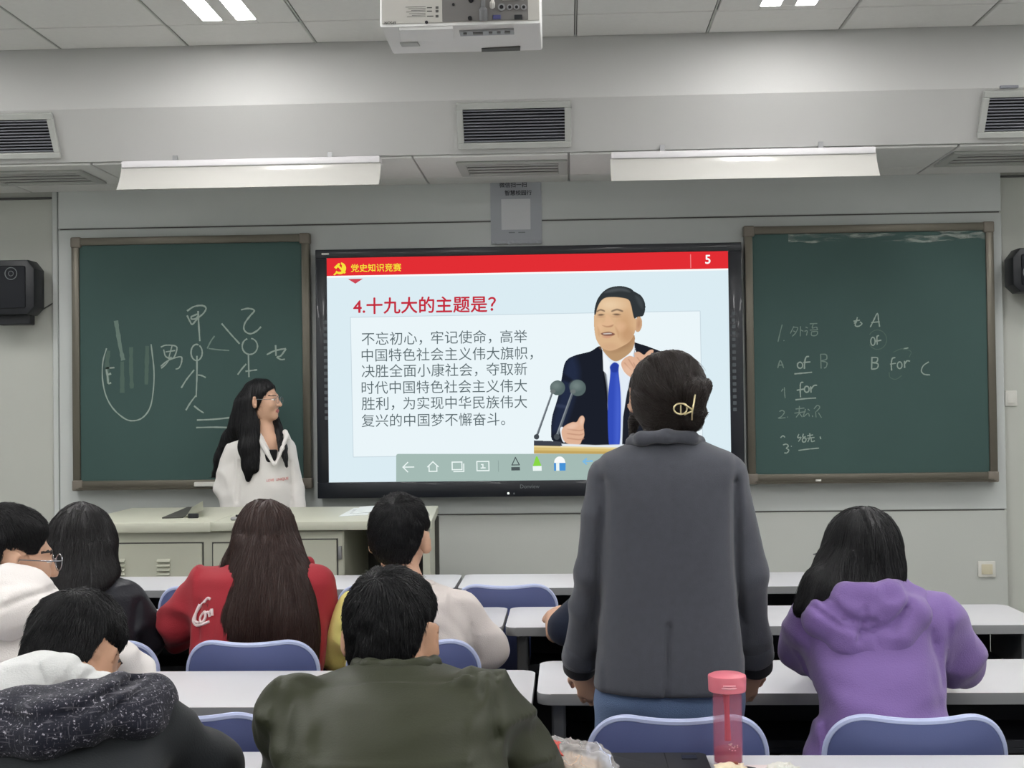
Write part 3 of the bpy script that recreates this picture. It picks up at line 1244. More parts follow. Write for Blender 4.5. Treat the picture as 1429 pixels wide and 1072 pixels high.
chalk(cb_l, 'chalk_beaker', [[(443, 465), (428, 520), (426, 590), (440, 660), (470, 715), (515, 755), (550, 766), (590, 755), (622, 715), (636, 650), (640, 560), (628, 448)]], .010, conv=cB)
chalk(cb_l, 'chalk_thermometer', [[(482, 350), (490, 400), (500, 460), (512, 515)]], .030, mat('chalk_broad', rgb(112, 132, 124), .9), conv=cB)
chalk(cb_l, 'chalk_shading', [[(508, 520), (508, 590), (508, 650)], [(545, 460), (545, 550), (548, 632)], [(612, 455), (610, 540), (608, 615)], [(452, 475), (445, 530), (450, 610)]], .030, M_chalk_soft, conv=cB)
chalk(cb_l, 'chalk_mark', [[(440, 548), (476, 545)], [(442, 552), (447, 580), (450, 612)], [(447, 575), (462, 570)], [(450, 612), (462, 608)]], .014, conv=cB)

chalk(cb_r, 'chalk_writing', [   # numbered list on the left half
    [(135, 185), (122, 235), (110, 288)], [(144, 283), (147, 278)],
    [(205, 195), (190, 225), (184, 238)], [(205, 200), (228, 205), (215, 235), (195, 255)], [(200, 222), (214, 228)], [(245, 195), (243, 255)], [(243, 215), (262, 225)],
    [(275, 200), (288, 205)], [(268, 225), (285, 222), (280, 250)], [(300, 180), (345, 178)], [(322, 180), (315, 205), (340, 200), (345, 215)], [(300, 218), (350, 215)], [(310, 228), (345, 226), (340, 248), (312, 250), (310, 228)]], .007, M_chalk_dim, conv=cC)
chalk(cb_r, 'chalk_writing', [[(108, 445), (124, 400), (144, 445)], [(112, 428), (142, 426)],
    [(365, 362), (368, 448)], [(365, 362), (398, 365), (400, 392), (370, 402), (402, 412), (398, 438), (385, 445)]], .008, M_chalk_dim, conv=cC)
chalk(cb_r, 'chalk_word', [circ(242, 428, 16, 18), [(296, 375), (278, 380), (270, 410), (268, 450)], [(262, 412), (304, 408)], [(208, 480), (260, 475), (314, 470)]], .010, conv=cC)
chalk(cb_r, 'chalk_word', [[(262, 530), (246, 535), (243, 575), (245, 620)], [(222, 578), (270, 570)], circ(282, 572, 14, 18), [(305, 555), (308, 592)], [(308, 570), (325, 550), (344, 548)], [(214, 635), (275, 628), (338, 624)]], .010, conv=cC)
chalk(cb_r, 'chalk_writing', [[(148, 560), (150, 600), (153, 625)], [(130, 585), (140, 570)],
    [(118, 705), (135, 698), (148, 710), (130, 735), (112, 745), (155, 742)], [(165, 740), (169, 736)],
    [(215, 690), (268, 684)], [(238, 672), (236, 715)], [(208, 715), (275, 706)], [(240, 712), (218, 740)], [(238, 715), (255, 738)], [(275, 690), (262, 735), (290, 715), (298, 735)], [(288, 690), (300, 700)], [(315, 728), (318, 738)], [(325, 690), (345, 668), (360, 680), (340, 705)], [(335, 705), (338, 740)], [(352, 712), (370, 742)]], .007, M_chalk_dim, conv=cC)
chalk(cb_r, 'chalk_writing', [[(125, 862), (140, 850), (152, 860)], [(140, 905), (160, 900), (172, 912), (160, 925), (175, 935), (165, 952), (148, 953)], [(188, 915), (192, 911)],
    [(235, 840), (228, 862), (248, 860), (232, 885)], [(262, 838), (258, 858), (276, 855)], [(256, 868), (276, 864), (274, 885), (258, 886), (256, 868)], [(285, 850), (320, 845)], [(300, 835), (302, 862)], [(285, 865), (328, 860)], [(298, 865), (288, 888)], [(308, 865), (312, 885), (330, 880)], [(362, 855), (366, 870)], [(232, 938), (290, 930), (356, 924)]], .008, conv=cC)
chalk(cb_r, 'chalk_word', [[(585, 140), (578, 165), (565, 178)], [(562, 165), (600, 158)], [(580, 165), (572, 190), (592, 195), (612, 180), (600, 168)],
    [(662, 200), (682, 160), (705, 118), (712, 160), (718, 198)], [(668, 172), (718, 168)], circ(678, 285, 13, 24), [(715, 250), (702, 258), (704, 305)], [(692, 285), (728, 278)],
    [(672, 382), (670, 450)], [(668, 382), (705, 384), (700, 408), (674, 412), (708, 420), (702, 446), (668, 452)]], .009, conv=cC)
chalk(cb_r, 'chalk_word', [[(812, 382), (794, 388), (788, 420), (790, 460)], [(780, 422), (815, 416)], circ(838, 428, 14, 20), [(866, 402), (868, 444)], [(868, 420), (882, 402), (900, 404)],
    [(1012, 408), (980, 430), (968, 462), (985, 482), (1020, 486)], [(862, 330), (890, 324)]], .009, conv=cC)
chalk(cb_r, 'faint_chalk_ring', [circ(705, 275, 55, 58, 150, -150), [(775, 470), (780, 500), (815, 512), (850, 490)], [(800, 350), (850, 330), (905, 345), (895, 380)]], .006, M_chalk_soft, conv=cC)
M_cdust = bpy.data.materials.new('chalk_dust')
M_cdust.use_nodes = True
nt = M_cdust.node_tree
p = nt.nodes['Principled BSDF']
p.inputs['Base Color'].default_value = rgb(175, 185, 178)
p.inputs['Roughness'].default_value = .9
tc, mp, nz_, rp = (nt.nodes.new('ShaderNode' + k) for k in ('TexCoord', 'Mapping', 'TexNoise', 'ValToRGB'))
mp.inputs['Scale'].default_value = (1, 1, 6)
nz_.inputs['Scale'].default_value = 9
nz_.inputs['Detail'].default_value = 6
rp.color_ramp.elements[0].position = .50
rp.color_ramp.elements[1].position = .80
nt.links.new(tc.outputs['Object'], mp.inputs['Vector'])
nt.links.new(mp.outputs['Vector'], nz_.inputs['Vector'])
nt.links.new(nz_.outputs['Fac'], rp.inputs['Fac'])
nt.links.new(rp.outputs['Color'], p.inputs['Alpha'])
bm = nb()
ribbon(bm, cat_rom([at(1100, 333, ybs), at(1200, 331, ybs), at(1290, 331, ybs), at(1340, 328, ybs), at(1385, 329, ybs)], 6), .055, ybs - .001)
ribbon(bm, cat_rom([at(1290, 333, ybs), at(1330, 327, ybs), at(1372, 326, ybs)], 6), .075, ybs - .0016)
ribbon(bm, cat_rom([at(1296, 330, ybs), at(1330, 328, ybs), at(1366, 329, ybs)], 6), .06, ybs - .0018)
done(bm, 'chalk_dust', M_cdust, cb_r, smooth=False)
bm = nb()
a, b = at(268, 672.5, 7.2), at(302, 672.5, 7.2)
box(bm, (a.x, 7.235, lz0 + .026), (a.x + .30, 7.262, lz0 + .052), .003, 1)
o = done(bm, 'whiteboard_ruler', M_white, origin=(a.x, 7.25, lz0))
tag(o, 'white strip lying on the ledge of the left chalkboard, beside the presenter', 'ruler')
bm = nb()
a = at(1139, 674.5, 7.23)
tube(bm, [(a.x, 7.245, rz0 + .027), (a.x + .03, 7.245, rz0 + .027)], .006, 10)
o = done(bm, 'chalk_stick', M_white, origin=(a.x, 7.245, rz0))
tag(o, 'stub of white chalk on the ledge of the right chalkboard', 'chalk')

# ------------------------------------------------------------------ speakers, switch, socket
def speaker(x0, x1, z0, z1, label, ring):
    o = empty('wall_speaker', ((x0 + x1) / 2, YW + .05, (z0 + z1) / 2), label, 'speaker', 'black wall speakers')
    bm = nb()
    y0, y1 = 7.17, 7.32
    c = .04
    pr = [(x0, z0 + c), (x0 + c, z0), (x1 - c, z0), (x1, z0 + c), (x1, z1 - c * 1.3), (x1 - c, z1), (x0 + c, z1), (x0, z1 - c * 1.3)]
    prism(bm, pr, 'y', y0, y1, bev=.012)
    done(bm, 'cabinet', M_black, o, angle=.4)
    bm = nb()
    box(bm, (x0 + .045, y0 - .006, z0 + .035), (x1 - .05, y0 + .004, z1 - .035), .01, 2)
    done(bm, 'grille', mat('speaker_cloth', rgb(34, 36, 41), .9, bump=.5, scale=500), o)
    bm = nb()
    cx, cz = ring
    for r, w in ((.034, .004), (.014, .003)):
        tube(bm, [(cx + r * math.cos(t), y0 - .008, cz + r * math.sin(t)) for t in np.linspace(0, 2 * math.pi, 24, endpoint=False)], w * .6, 6, closed=True)
    done(bm, 'tweeter_ring', M_key, o)
    bm = nb()
    box(bm, ((x0 + x1) / 2 - .05, y1 - .02, (z0 + z1) / 2 - .06), ((x0 + x1) / 2 + .05, YW + .05, (z0 + z1) / 2 + .06), .005, 1)
    box(bm, ((x0 + x1) / 2 - .06, y0 + .05, z0 - .055), ((x0 + x1) / 2 + .13, y1 - .02, z0 + .005), .006, 1)
    done(bm, 'bracket', M_black, o)
    return o
a, b = at(50.5, 363, 7.2), at(50.5, 439, 7.2)
r_ = at(16, 382, 7.17)
spk = speaker(a.x - .36, a.x, b.z, a.z, 'black wall speaker at the left edge, beside the left chalkboard', (r_.x, r_.z))
bm = nb()
tube(bm, cat_rom([at(40, 438, 7.3), at(52, 436, 7.36), at(66, 428, 7.385), at(79, 420, 7.39)], 6), .004, 6)
done(bm, 'cable', M_seam, spk)
a, b = at(1410.5, 347, 7.2), at(1410.5, 408, 7.2)
r_ = at(1436, 380, 7.17)
speaker(a.x, a.x + .36, b.z, a.z, 'black wall speaker at the right edge, beside the right chalkboard', (r_.x, r_.z))
def plate(pxa, pxb, pya, pyb, Y, name, label, cat, m):
    a, b = at(pxa, pyb, Y), at(pxb, pya, Y)
    o = empty(name, ((a.x + b.x) / 2, Y, (a.z + b.z) / 2), label, cat)
    bm = nb()
    box(bm, (a.x, Y - .012, a.z), (b.x, Y, b.z), .004, 2)
    done(bm, 'plate', M_white, o)
    bm = nb()
    w, h = (b.x - a.x) * .18, (b.z - a.z) * .18
    box(bm, (a.x + w, Y - .016, a.z + h), (b.x - w, Y - .01, b.z - h), .003, 2)
    done(bm, 'inset', m, o)
plate(1402, 1418.5, 545, 567, YW + .05, 'light_switch', 'white switch plate on the wall right of the right chalkboard', 'switch', M_white)
plate(1364.5, 1388.5, 783, 805.5, YW, 'power_socket', 'cream wall socket low on the wall under the right chalkboard', 'socket', M_socket)
# ------------------------------------------------------------------ interactive display
YD = 7.235
dx0, dx1 = at(441.5, 505, YD).x, at(1037, 500, YD).x
dz0, dz1 = at(740, 693, YD).z, at(737, 343.5, YD).z
ax0, ax1 = at(457.5, 515, YD).x, at(1018.3, 515, YD).x
az0, az1 = at(740, 670.5, YD).z, at(737, 355.5, YD).z
disp_o = empty('interactive_display', ((dx0 + dx1) / 2, YW, (dz0 + dz1) / 2), 'large black-framed screen showing a slide, between the two chalkboards', 'display')
bm = nb()
prism(bm, rrect(dx0, dz0, dx1, dz1, .018), 'y', YD + .012, YW - .004)
done(bm, 'housing', M_black, disp_o, angle=.4)
bm = nb()
for lo, hi in (((dx0, YD - .006, az1), (dx1, YD + .03, dz1)), ((dx0, YD - .006, dz0), (dx1, YD + .03, az0)), ((dx0, YD - .006, az0), (ax0, YD + .03, az1)), ((ax1, YD - .006, az0), (dx1, YD + .03, az1))):
    box(bm, lo, hi, .004, 2)
done(bm, 'bezel', M_bezel, disp_o)
G = {}
def gl(name, r, g, b, k=1.0):
    if name not in G:
        G[name] = glow('screen_' + name, rgb(r, g, b), k)
    return G[name]
bm = nb()
box(bm, (ax0 - .002, YD, az0 - .002), (ax1 + .002, YD + .01, az1 + .002))
scr = done(bm, 'screen', gl('ground', 219, 236, 243, 1.0), disp_o)
zt = lambda px, py: at(px, py, YD)
LAY = [YD]
def sheet(name, polys, m, up=.0005, lay=None):
    """flat shapes of the slide, given as photo outlines"""
    LAY[0] -= up * .5
    y = LAY[0] if lay is None else YD - lay
    bm = nb()
    for P in polys:
        vs = []
        for px, py in P:
            q = zt(px, py)
            vs.append(bm.verts.new((min(max(q.x, ax0), ax1), y, min(max(q.z, az0), az1))))
        f = bm.faces.new(vs)
    bmesh.ops.triangulate(bm, faces=bm.faces[:])
    return done(bm, name, m, scr, smooth=False)
def hz(px):                      # screen edges climb slightly to the right in the photo
    return -.0188 * (px - 737)
sheet('slide_header', [[(440, 340 + hz(440)), (1040, 340 + hz(1040)), (1040, 380 + hz(1040)), (440, 380 + hz(440))]], gl('red', 226, 46, 52))
sheet('header_edge', [[(440, 380 + hz(440)), (1040, 380 + hz(1040)), (1040, 382.5 + hz(1040)), (440, 382.5 + hz(440))]], gl('white', 250, 252, 252))
sheet('header_rule', [[(963, 355), (964.2, 355), (964.6, 374), (963.4, 374)]], gl('rule', 240, 130, 132))
sheet('header_pointer', [[(485.5, 389.5), (506.5, 389), (496, 396)]], gl('redsoft', 205, 70, 84))
sheet('slide_panel', [[(489, 443), (977, 434), (981, 630), (493, 638)]], gl('panel', 234, 245, 249))
def frame_line(P, w, name, m):
    bm = nb()
    Q = [zt(*p) for p in P]
    LAY[0] -= .0003
    for a, b in zip(Q, Q[1:] + Q[:1]):
        t = (b - a).normalized()
        n = Vector((-t.z, 0, t.x)) * w / 2
        bm.faces.new([bm.verts.new((c.x, LAY[0], c.z)) for c in (a + n, b + n, b - n, a - n)])
    return done(bm, name, m, scr, smooth=False)
frame_line([(489, 443), (977, 434), (981, 630), (493, 638)], .004, 'panel_outline', gl('line', 200, 216, 224))
# emblem in the header
def star_poly(c, pts):
    return [(c[0] + x, c[1] + y) for x, y in pts]
ec = (474.5, 374.5)
arc = [(ec[0] + 8.6 * math.cos(math.radians(a)), ec[1] + 8.4 * math.sin(math.radians(a))) for a in range(-80, 141, 12)]
arc2 = [(ec[0] - .8 + (6.2 - 0.4 * 0) * math.cos(math.radians(a)), ec[1] - .6 + 5.6 * math.sin(math.radians(a))) for a in range(136, -79, -12)]
yel = gl('yellow', 247, 226, 60)
sheet('emblem', [arc + arc2, [(465.2, 383.2), (468.6, 380.2), (470.2, 381.8), (466.6, 384.6)]], yel)
sheet('emblem', [[(466.2, 373.2), (472.2, 367.4), (474.6, 367.6), (474.2, 370.2), (469.2, 375.6)], [(470.4, 371.4), (472.4, 369.6), (482.8, 380.2), (480.6, 382.2)]], yel)
def stext(name, body, px0, py0, px1, m, bold=0.0):
    a, b = zt(px0, py0), zt(px1, py0)
    LAY[0] -= .00012
    return text(name, body, a.x, LAY[0], a.z, b.x - a.x, m, scr, bold=bold)
stext('slide_heading', '党史知识竞赛', 490, 379.8, 560, yel, .012)
stext('slide_number', '5', 984.4, 368.2, 991.2, gl('white', 250, 252, 252), .02)
red2 = gl('title', 196, 44, 62)
stext('slide_title', '4.十九大的主题是？', 493.5, 438.5, 692, red2, .018)
grey = gl('body', 92, 106, 110)
LINES = ['不忘初心，牢记使命，高举', '中国特色社会主义伟大旗帜，', '决胜全面小康社会，夺取新', '时代中国特色社会主义伟大', '胜利，为实现中华民族伟大', '复兴的中国梦不懈奋斗。']
W12 = 232.0
ends = [736, 741, 736, 737, 737.5, 700]
bases = [482.6, 505.4, 527.6, 550.2, 573.0, 596.2]
for s_, e_, b_ in zip(LINES, ends, bases):
    px_ = 504.5
    pitch = 232.0 / 12
    for ph in s_.replace('，', '，|').split('|'):
        if ph:
            tail = .62 if ph[-1] in '，。' else .04
            stext('slide_text', ph, px_ + .4, b_ + hz(px_) - hz(504.5), px_ + (len(ph) - tail) * pitch, grey)
            px_ += len(ph) * pitch
# toolbar
sheet('toolbar', [rrect(553, 633.5, 965, 676, 3)[::-1]], gl('bar', 164, 186, 180))
wht = gl('icon', 236, 246, 244)
def icon(name, polys, m):
    sheet(name, polys, m, .0003)
def line_icon(name, lines, w=1.5, m=None):
    bm = nb()
    LAY[0] -= .0002
    for P in lines:
        for a, b in zip(P, P[1:]):
            a, b = zt(*a), zt(*b)
            t = (b - a).normalized()
            n = Vector((-t.z, 0, t.x)) * (w / 2 * YD / FPX)
            e = t * (w / 2 * YD / FPX)
            bm.faces.new([bm.verts.new((c.x, LAY[0], c.z)) for c in (a + n - e, b + n + e, b - n + e, a - n - e)])
    return done(bm, name, m or wht, scr, smooth=False)
line_icon('back_icon', [[(577.5, 651.8), (562.5, 652), (569, 645.5)], [(562.5, 652), (569, 658.5)]])
line_icon('home_icon', [[(597, 651.5), (604.2, 644.5), (611.5, 651.2)], [(598.8, 650.5), (599, 658), (609.8, 657.8), (609.6, 650)]])
line_icon('windows_icon', [[(631, 645), (644.6, 644.8), (644.8, 655.4), (631.2, 655.6), (631, 645)], [(633.5, 658.2), (647.4, 658), (647.2, 647.6)]])
line_icon('page_icon', [[(665.5, 644.2), (682.2, 644), (682.5, 656.8), (665.8, 657), (665.5, 644.2)], [(672, 648.4), (674, 648.4), (674, 653)], [(671.5, 653.2), (677, 653)]])
line_icon('toolbar_rule', [[(695.5, 643), (695.7, 658)]], .8, gl('rule2', 140, 160, 156))
dk = gl('pen', 78, 88, 90)
line_icon('pen_icon', [[(719.3, 638.5), (714.5, 649), (724.8, 648.8), (719.3, 638.5)]], 1.3, dk)
icon('pen_icon', [[(713.5, 652), (725.5, 651.8), (725.8, 656.5), (713.6, 656.7)]], dk)
icon('marker_icon', [[(744.2, 648.6), (748, 637.2), (750, 637), (755.6, 650), (743.6, 650.4)]], gl('green', 136, 214, 70))
icon('marker_icon', [[(743.4, 650.6), (755.8, 650.3), (756, 657), (743.8, 657.2)]], wht)
icon('eraser_icon', [[(773.5, 646)] + [(781 + 7.6 * math.cos(math.radians(a)), 645 - 8 * math.sin(math.radians(a))) for a in range(170, 9, -20)] + [(789, 646)]], gl('white', 250, 252, 252))
icon('eraser_icon', [[(773, 646.2), (789.4, 646), (789.2, 656.8), (773.3, 657)]], gl('blue', 72, 146, 214))
icon('eraser_icon', [[(776, 646.2), (780.5, 646.1), (780.7, 656.9), (776.2, 657)]], wht)
line_icon('undo_icon', [[(826, 643.5), (814, 644), (818, 640.5)], [(814, 644), (818, 647.5)]], 2.2, gl('sky', 124, 184, 226))
# marks on the bezel
text('maker_mark', 'Donview', zt(726, 681.5).x, YD - .0075, zt(726, 681.5).z, zt(753, 681).x - zt(726, 681).x, M_key, disp_o)
bm = nb()
q = zt(708, 690)
box(bm, (q.x, YD - .0075, q.z), (q.x + .012, YD - .005, q.z + .012), .002, 1)
done(bm, 'power_light', glow('led_white', rgb(240, 246, 235), 1.2), disp_o)
bm = nb()
q = zt(716.5, 690)
box(bm, (q.x, YD - .0075, q.z), (q.x + .008, YD - .005, q.z + .010), .002, 1)
done(bm, 'sensor', M_key, disp_o)
bm = nb()
q = zt(449, 355)
box(bm, (q.x, YD - .0075, q.z - .004), (q.x + .042, YD - .005, q.z + .006), .002, 1)
done(bm, 'corner_mark', M_white, disp_o)
M_sidekey = mat('side_key', rgb(86, 92, 96), .5)
for xk, ya in ((454.0, 450), (1023.4, 438)):
    for k in range(16):
        q = zt(xk + k * .13, ya + k * 8.9)
        bm = nb()
        box(bm, (q.x - .010, YD - .0075, q.z - .010), (q.x + .010, YD - .005, q.z + .010), .002, 1)
        done(bm, 'side_key', M_sidekey, disp_o)

# ------------------------------------------------------------------ picture on the slide: a man in a dark suit at a lectern
def paint_portrait():
    sc = .2518
    x0, x1, y0, y1 = 216, 960, 70, 1003
    st = 1.7
    us = np.arange(x0, x1 + st, st)
    vs = np.arange(y0, y1 + st, st)
    U, V = np.meshgrid(us, vs)
    C = np.zeros(U.shape + (3,))
    A = np.zeros(U.shape)

    def sdpoly(P):
        P = np.array(P, float)
        inside = np.zeros(U.shape, bool)
        d = np.full(U.shape, 1e9)
        n = len(P)
        for i in range(n):
            (ax, ay), (bx, by) = P[i], P[(i + 1) % n]
            cond = (ay > V) != (by > V)
            xi = (bx - ax) * (V - ay) / (by - ay + 1e-9) + ax
            inside ^= cond & (U < xi)
            ux, uy = bx - ax, by - ay
            t = np.clip(((U - ax) * ux + (V - ay) * uy) / (ux * ux + uy * uy + 1e-9), 0, 1)
            d = np.minimum(d, np.hypot(U - ax - t * ux, V - ay - t * uy))
        return np.where(inside, -d, d)

    def smooth(P, n=5):
        return [(p.x, p.y) for p in cat_rom([(a, b, 0) for a, b in P], n, True)]

    def lay(m, col, alpha=True):
        nonlocal C, A
        col = np.array([lin(c) for c in col])
        C = C * (1 - m[..., None]) + col * m[..., None]
        if alpha:
            A = np.maximum(A, m)

    def poly(P, col, f=3.0, sm=True, alpha=True, k=1.0):
        d = sdpoly(smooth(P) if sm else P)
        lay(np.clip(.5 - d / f, 0, 1) * k, col, alpha)

    def ellp(c, r, col, f=3.0, k=1.0, rot=0, alpha=False):
        a = math.radians(rot)
        x, y = U - c[0], V - c[1]
        x, y = x * math.cos(a) + y * math.sin(a), -x * math.sin(a) + y * math.cos(a)
        q = np.hypot(x / r[0], y / r[1])
        d = (q - 1) * min(r)
        lay(np.clip(.5 - d / f, 0, 1) * k, col, alpha)

    # shirt, suit, tie
    poly([(598, 430), (602, 560), (640, 960), (730, 960), (745, 700), (790, 540), (775, 385), (690, 470)], (226, 236, 246), sm=False)
    poly([(600, 600), (625, 640), (650, 960), (630, 960)], (196, 208, 228), 20, False, False, .7)
    poly([(592, 412), (530, 438), (440, 462), (392, 498), (372, 590), (352, 690), (322, 790), (314, 870), (326, 935), (420, 952), (640, 958), (628, 760), (622, 640), (606, 540)], (27, 31, 42))
    poly([(440, 466), (396, 502), (378, 600), (356, 700), (328, 800), (322, 880), (380, 860), (440, 700), (470, 560)], (38, 48, 74), 40, True, False, .75)
    poly([(380, 560), (440, 600), (420, 612), (374, 590)], (24, 28, 40), 14, True, False, .8)
    poly([(345, 730), (400, 738), (395, 752), (340, 745)], (60, 70, 96), 10, True, False, .5)
    poly([(596, 440), (620, 560), (636, 720), (626, 730), (606, 600)], (16, 18, 26), 8, True, False, .8)
    poly([(770, 384), (848, 408), (960, 450), (960, 960), (706, 960), (712, 800), (735, 660), (772, 560), (790, 470)], (30, 33, 42), sm=False)
    poly([(772, 390), (792, 470), (772, 560), (740, 640), (748, 600), (770, 500)], (62, 68, 82), 8, True, False, .5)
    poly([(640, 522), (664, 498), (690, 512), (688, 548), (700, 700), (694, 945), (662, 962), (634, 948), (628, 720), (642, 560)], (52, 78, 186))
    poly([(644, 524), (664, 502), (686, 516), (682, 548), (652, 552)], (38, 58, 150), 8, True, False, .8)
    poly([(676, 570), (698, 720), (690, 940), (668, 950)], (78, 106, 214), 26, True, False, .6)
    poly([(600, 436), (640, 500), (628, 570), (604, 545)], (238, 244, 250), 4, False, False)
    poly([(690, 486), (775, 392), (776, 430), (730, 570), (694, 520)], (240, 246, 250), 4, False, False)
    # neck, face, ear
    poly([(596, 400), (606, 440), (664, 492), (720, 470), (768, 420), (768, 340), (640, 380)], (186, 150, 112))
    poly([(604, 415), (660, 440), (740, 415), (765, 380), (760, 350), (640, 400)], (150, 112, 82), 30, True, False, .55)
    ellp((797, 288), (22, 44), (208, 168, 132), rot=6, alpha=True)
    ellp((800, 286), (10, 26), (176, 130, 100), 12, .6, 6)
    poly([(560, 195), (552, 250), (553, 310), (560, 358), (575, 394), (602, 422), (645, 434), (700, 414), (752, 380), (780, 325), (782, 250), (768, 190), (735, 145), (680, 132), (620, 136), (582, 162)], (218, 180, 140))
    ellp((640, 180), (66, 34), (236, 208, 172), 50, .8)
    ellp((724, 290), (38, 62), (196, 150, 108), 46, .55)
    ellp((742, 350), (40, 40), (182, 136, 98), 40, .5)
    ellp((585, 300), (18, 26), (232, 190, 152), 22, .6)
    ellp((700, 300), (26, 24), (230, 186, 150), 26, .5)
    ellp((640, 412), (44, 20), (208, 166, 130), 20, .6)
    # brows, eyes, nose, mouth
    poly([(568, 214), (590, 204), (612, 212), (610, 219), (588, 213), (570, 221)], (92, 72, 62), 5, True, False, .75)
    poly([(650, 212), (680, 202), (712, 212), (708, 220), (680, 212), (652, 220)], (92, 72, 62), 5, True, False, .75)
    ellp((591, 236), (17, 5.5), (70, 52, 48), 5, .8, -4)
    ellp((678, 234), (20, 5.5), (70, 52, 48), 5, .8, 2)
    ellp((591, 247), (18, 5), (188, 146, 116), 6, .6)
    ellp((678, 246), (22, 5), (188, 146, 116), 6, .6)
    poly([(622, 230), (612, 272), (596, 290), (612, 300), (645, 302), (662, 288), (648, 262)], (226, 184, 146), 10, True, False, .8)
    poly([(598, 294), (620, 304), (650, 302), (660, 290), (640, 296), (620, 298)], (152, 104, 80), 7, True, False, .7)
    poly([(590, 340), (612, 332), (640, 330), (668, 342), (650, 352), (610, 352)], (112, 62, 58), 6, True, False, .9)
    poly([(604, 339), (640, 336), (650, 341), (610, 344)], (226, 216, 206), 4, True, False, .8)
    poly([(598, 354), (650, 354), (636, 364), (612, 364)], (206, 146, 122), 8, True, False, .7)
    poly([(572, 300), (586, 330), (582, 356), (574, 340)], (190, 146, 110), 9, True, False, .4)
    poly([(668, 300), (690, 330), (688, 362), (680, 340)], (184, 138, 102), 9, True, False, .4)
    # hair
    poly([(553, 232), (558, 188), (573, 146), (602, 108), (642, 84), (700, 76), (752, 88), (776, 106), (812, 128), (833, 164), (836, 205), (824, 242), (796, 246), (776, 256), (766, 225), (757, 182), (742, 152), (700, 141), (650, 138), (614, 143), (590, 162), (572, 196), (562, 232)], (50, 55, 58))
    poly([(610, 112), (660, 90), (720, 90), (752, 110), (700, 104), (640, 112)], (88, 94, 98), 12, True, False, .6)
    poly([(780, 130), (815, 150), (822, 200), (800, 180)], (74, 80, 84), 14, True, False, .5)
    # raised hand
    sk = (222, 178, 150)
    poly([(702, 510), (716, 480), (748, 462), (776, 468), (775, 446), (800, 440), (828, 456), (846, 440), (866, 428), (880, 440), (840, 520), (796, 574), (768, 586), (724, 556)], sk)
    for a, b in (((720, 500), (756, 540)), ((742, 480), (776, 530)), ((790, 470), (812, 500)), ((770, 500), (790, 540))):
        poly([(a[0] - 3, a[1]), (a[0] + 3, a[1]), (b[0] + 3, b[1]), (b[0] - 3, b[1])], (170, 122, 98), 6, False, False, .6)
    ellp((740, 540), (26, 18), (236, 198, 172), 22, .5, 40)
    # microphones on their stems
    for c, r, e in (((350, 640), 42, (236, 905)), ((462, 640), 45, (348, 905))):
        x, y = c[0] - 30, c[1] + 26
        poly([(x - 5, y), (x + 8, y), (e[0] + 8, e[1]), (e[0] - 8, e[1])], (96, 104, 112), 3, False)
        poly([(x - 5, y), (x, y), (e[0] - 2, e[1]), (e[0] - 8, e[1])], (168, 176, 182), 3, False, False, .6)
        ellp(c, (r, r), (86, 102, 102), alpha=True)
        ellp((c[0] - 8, c[1] - 12), (r * .6, r * .5), (128, 144, 142), 30, .6)
        ellp((c[0] - 26, c[1] + 20), (15, 12), (112, 120, 120), 5, .9, alpha=True)
        ellp((e[0] - 2, e[1] + 6), (16, 16), (70, 76, 82), alpha=True)
    # resting hand with cuff
    poly([(364, 866), (384, 862), (392, 935), (376, 930)], (236, 242, 248))
    poly([(372, 884), (388, 852), (430, 830), (456, 828), (474, 800), (490, 794), (500, 812), (494, 850), (498, 900), (484, 930), (470, 952), (420, 952), (384, 930)], sk)
    for yy in (868, 892, 918):
        poly([(408, yy - 3), (470, yy + 4), (494, yy - 2), (494, yy + 4), (468, yy + 10), (408, yy + 3)], (178, 128, 106), 6, True, False, .6)
    ellp((430, 852), (30, 14), (238, 202, 180), 16, .6, -20)
    ellp((484, 822), (9, 20), (238, 206, 186), 12, .6, 10)
    # lectern and papers
    poly([(218, 930), (330, 934), (372, 938), (378, 962), (218, 962)], (62, 66, 76), 4, False)
    poly([(372, 948), (560, 955), (718, 950), (700, 972), (380, 970)], (226, 232, 238), 4, False)
    poly([(218, 960), (700, 968), (690, 1004), (218, 1004)], (216, 190, 120), 3, False)
    poly([(218, 986), (690, 990), (690, 1004), (218, 1004)], (188, 156, 88), 8, False, False, .8)
    poly([(218, 960), (700, 968), (700, 976), (218, 968)], (240, 222, 170), 5, False, False, .8)

    LAY[0] -= .0004
    H, W = U.shape
    P = np.zeros((H, W, 3))
    pa_, pb_, pc_ = zt(690, 380), zt(930, 380), zt(690, 650)
    for c in range(3):
        P[..., c] = pa_[c] + (pb_[c] - pa_[c]) * (U / 953.0) + (pc_[c] - pa_[c]) * (V / 1072.0)
    P[..., 1] = LAY[0]
    keep = A >= .5
    idx = np.arange(H * W).reshape(H, W)
    ok = keep[:-1, :-1] & keep[1:, :-1] & keep[:-1, 1:] & keep[1:, 1:]
    q = np.stack([idx[:-1, :-1], idx[1:, :-1], idx[1:, 1:], idx[:-1, 1:]], -1)[ok]
    used = np.unique(q)
    remap = np.full(H * W, -1)
    remap[used] = np.arange(len(used))
    me = bpy.data.meshes.new('slide_picture')
    me.from_pydata(P.reshape(-1, 3)[used].tolist(), [], remap[q].tolist())
    at_ = me.color_attributes.new('paint', 'FLOAT_COLOR', 'POINT')
    col = np.ones((len(used), 4), np.float32)
    col[:, :3] = C.reshape(-1, 3)[used]
    at_.data.foreach_set('color', col.ravel())
    m = glow('screen_picture', (1, 1, 1, 1), 1.0)
    vc = m.node_tree.nodes.new('ShaderNodeVertexColor')
    vc.layer_name = 'paint'
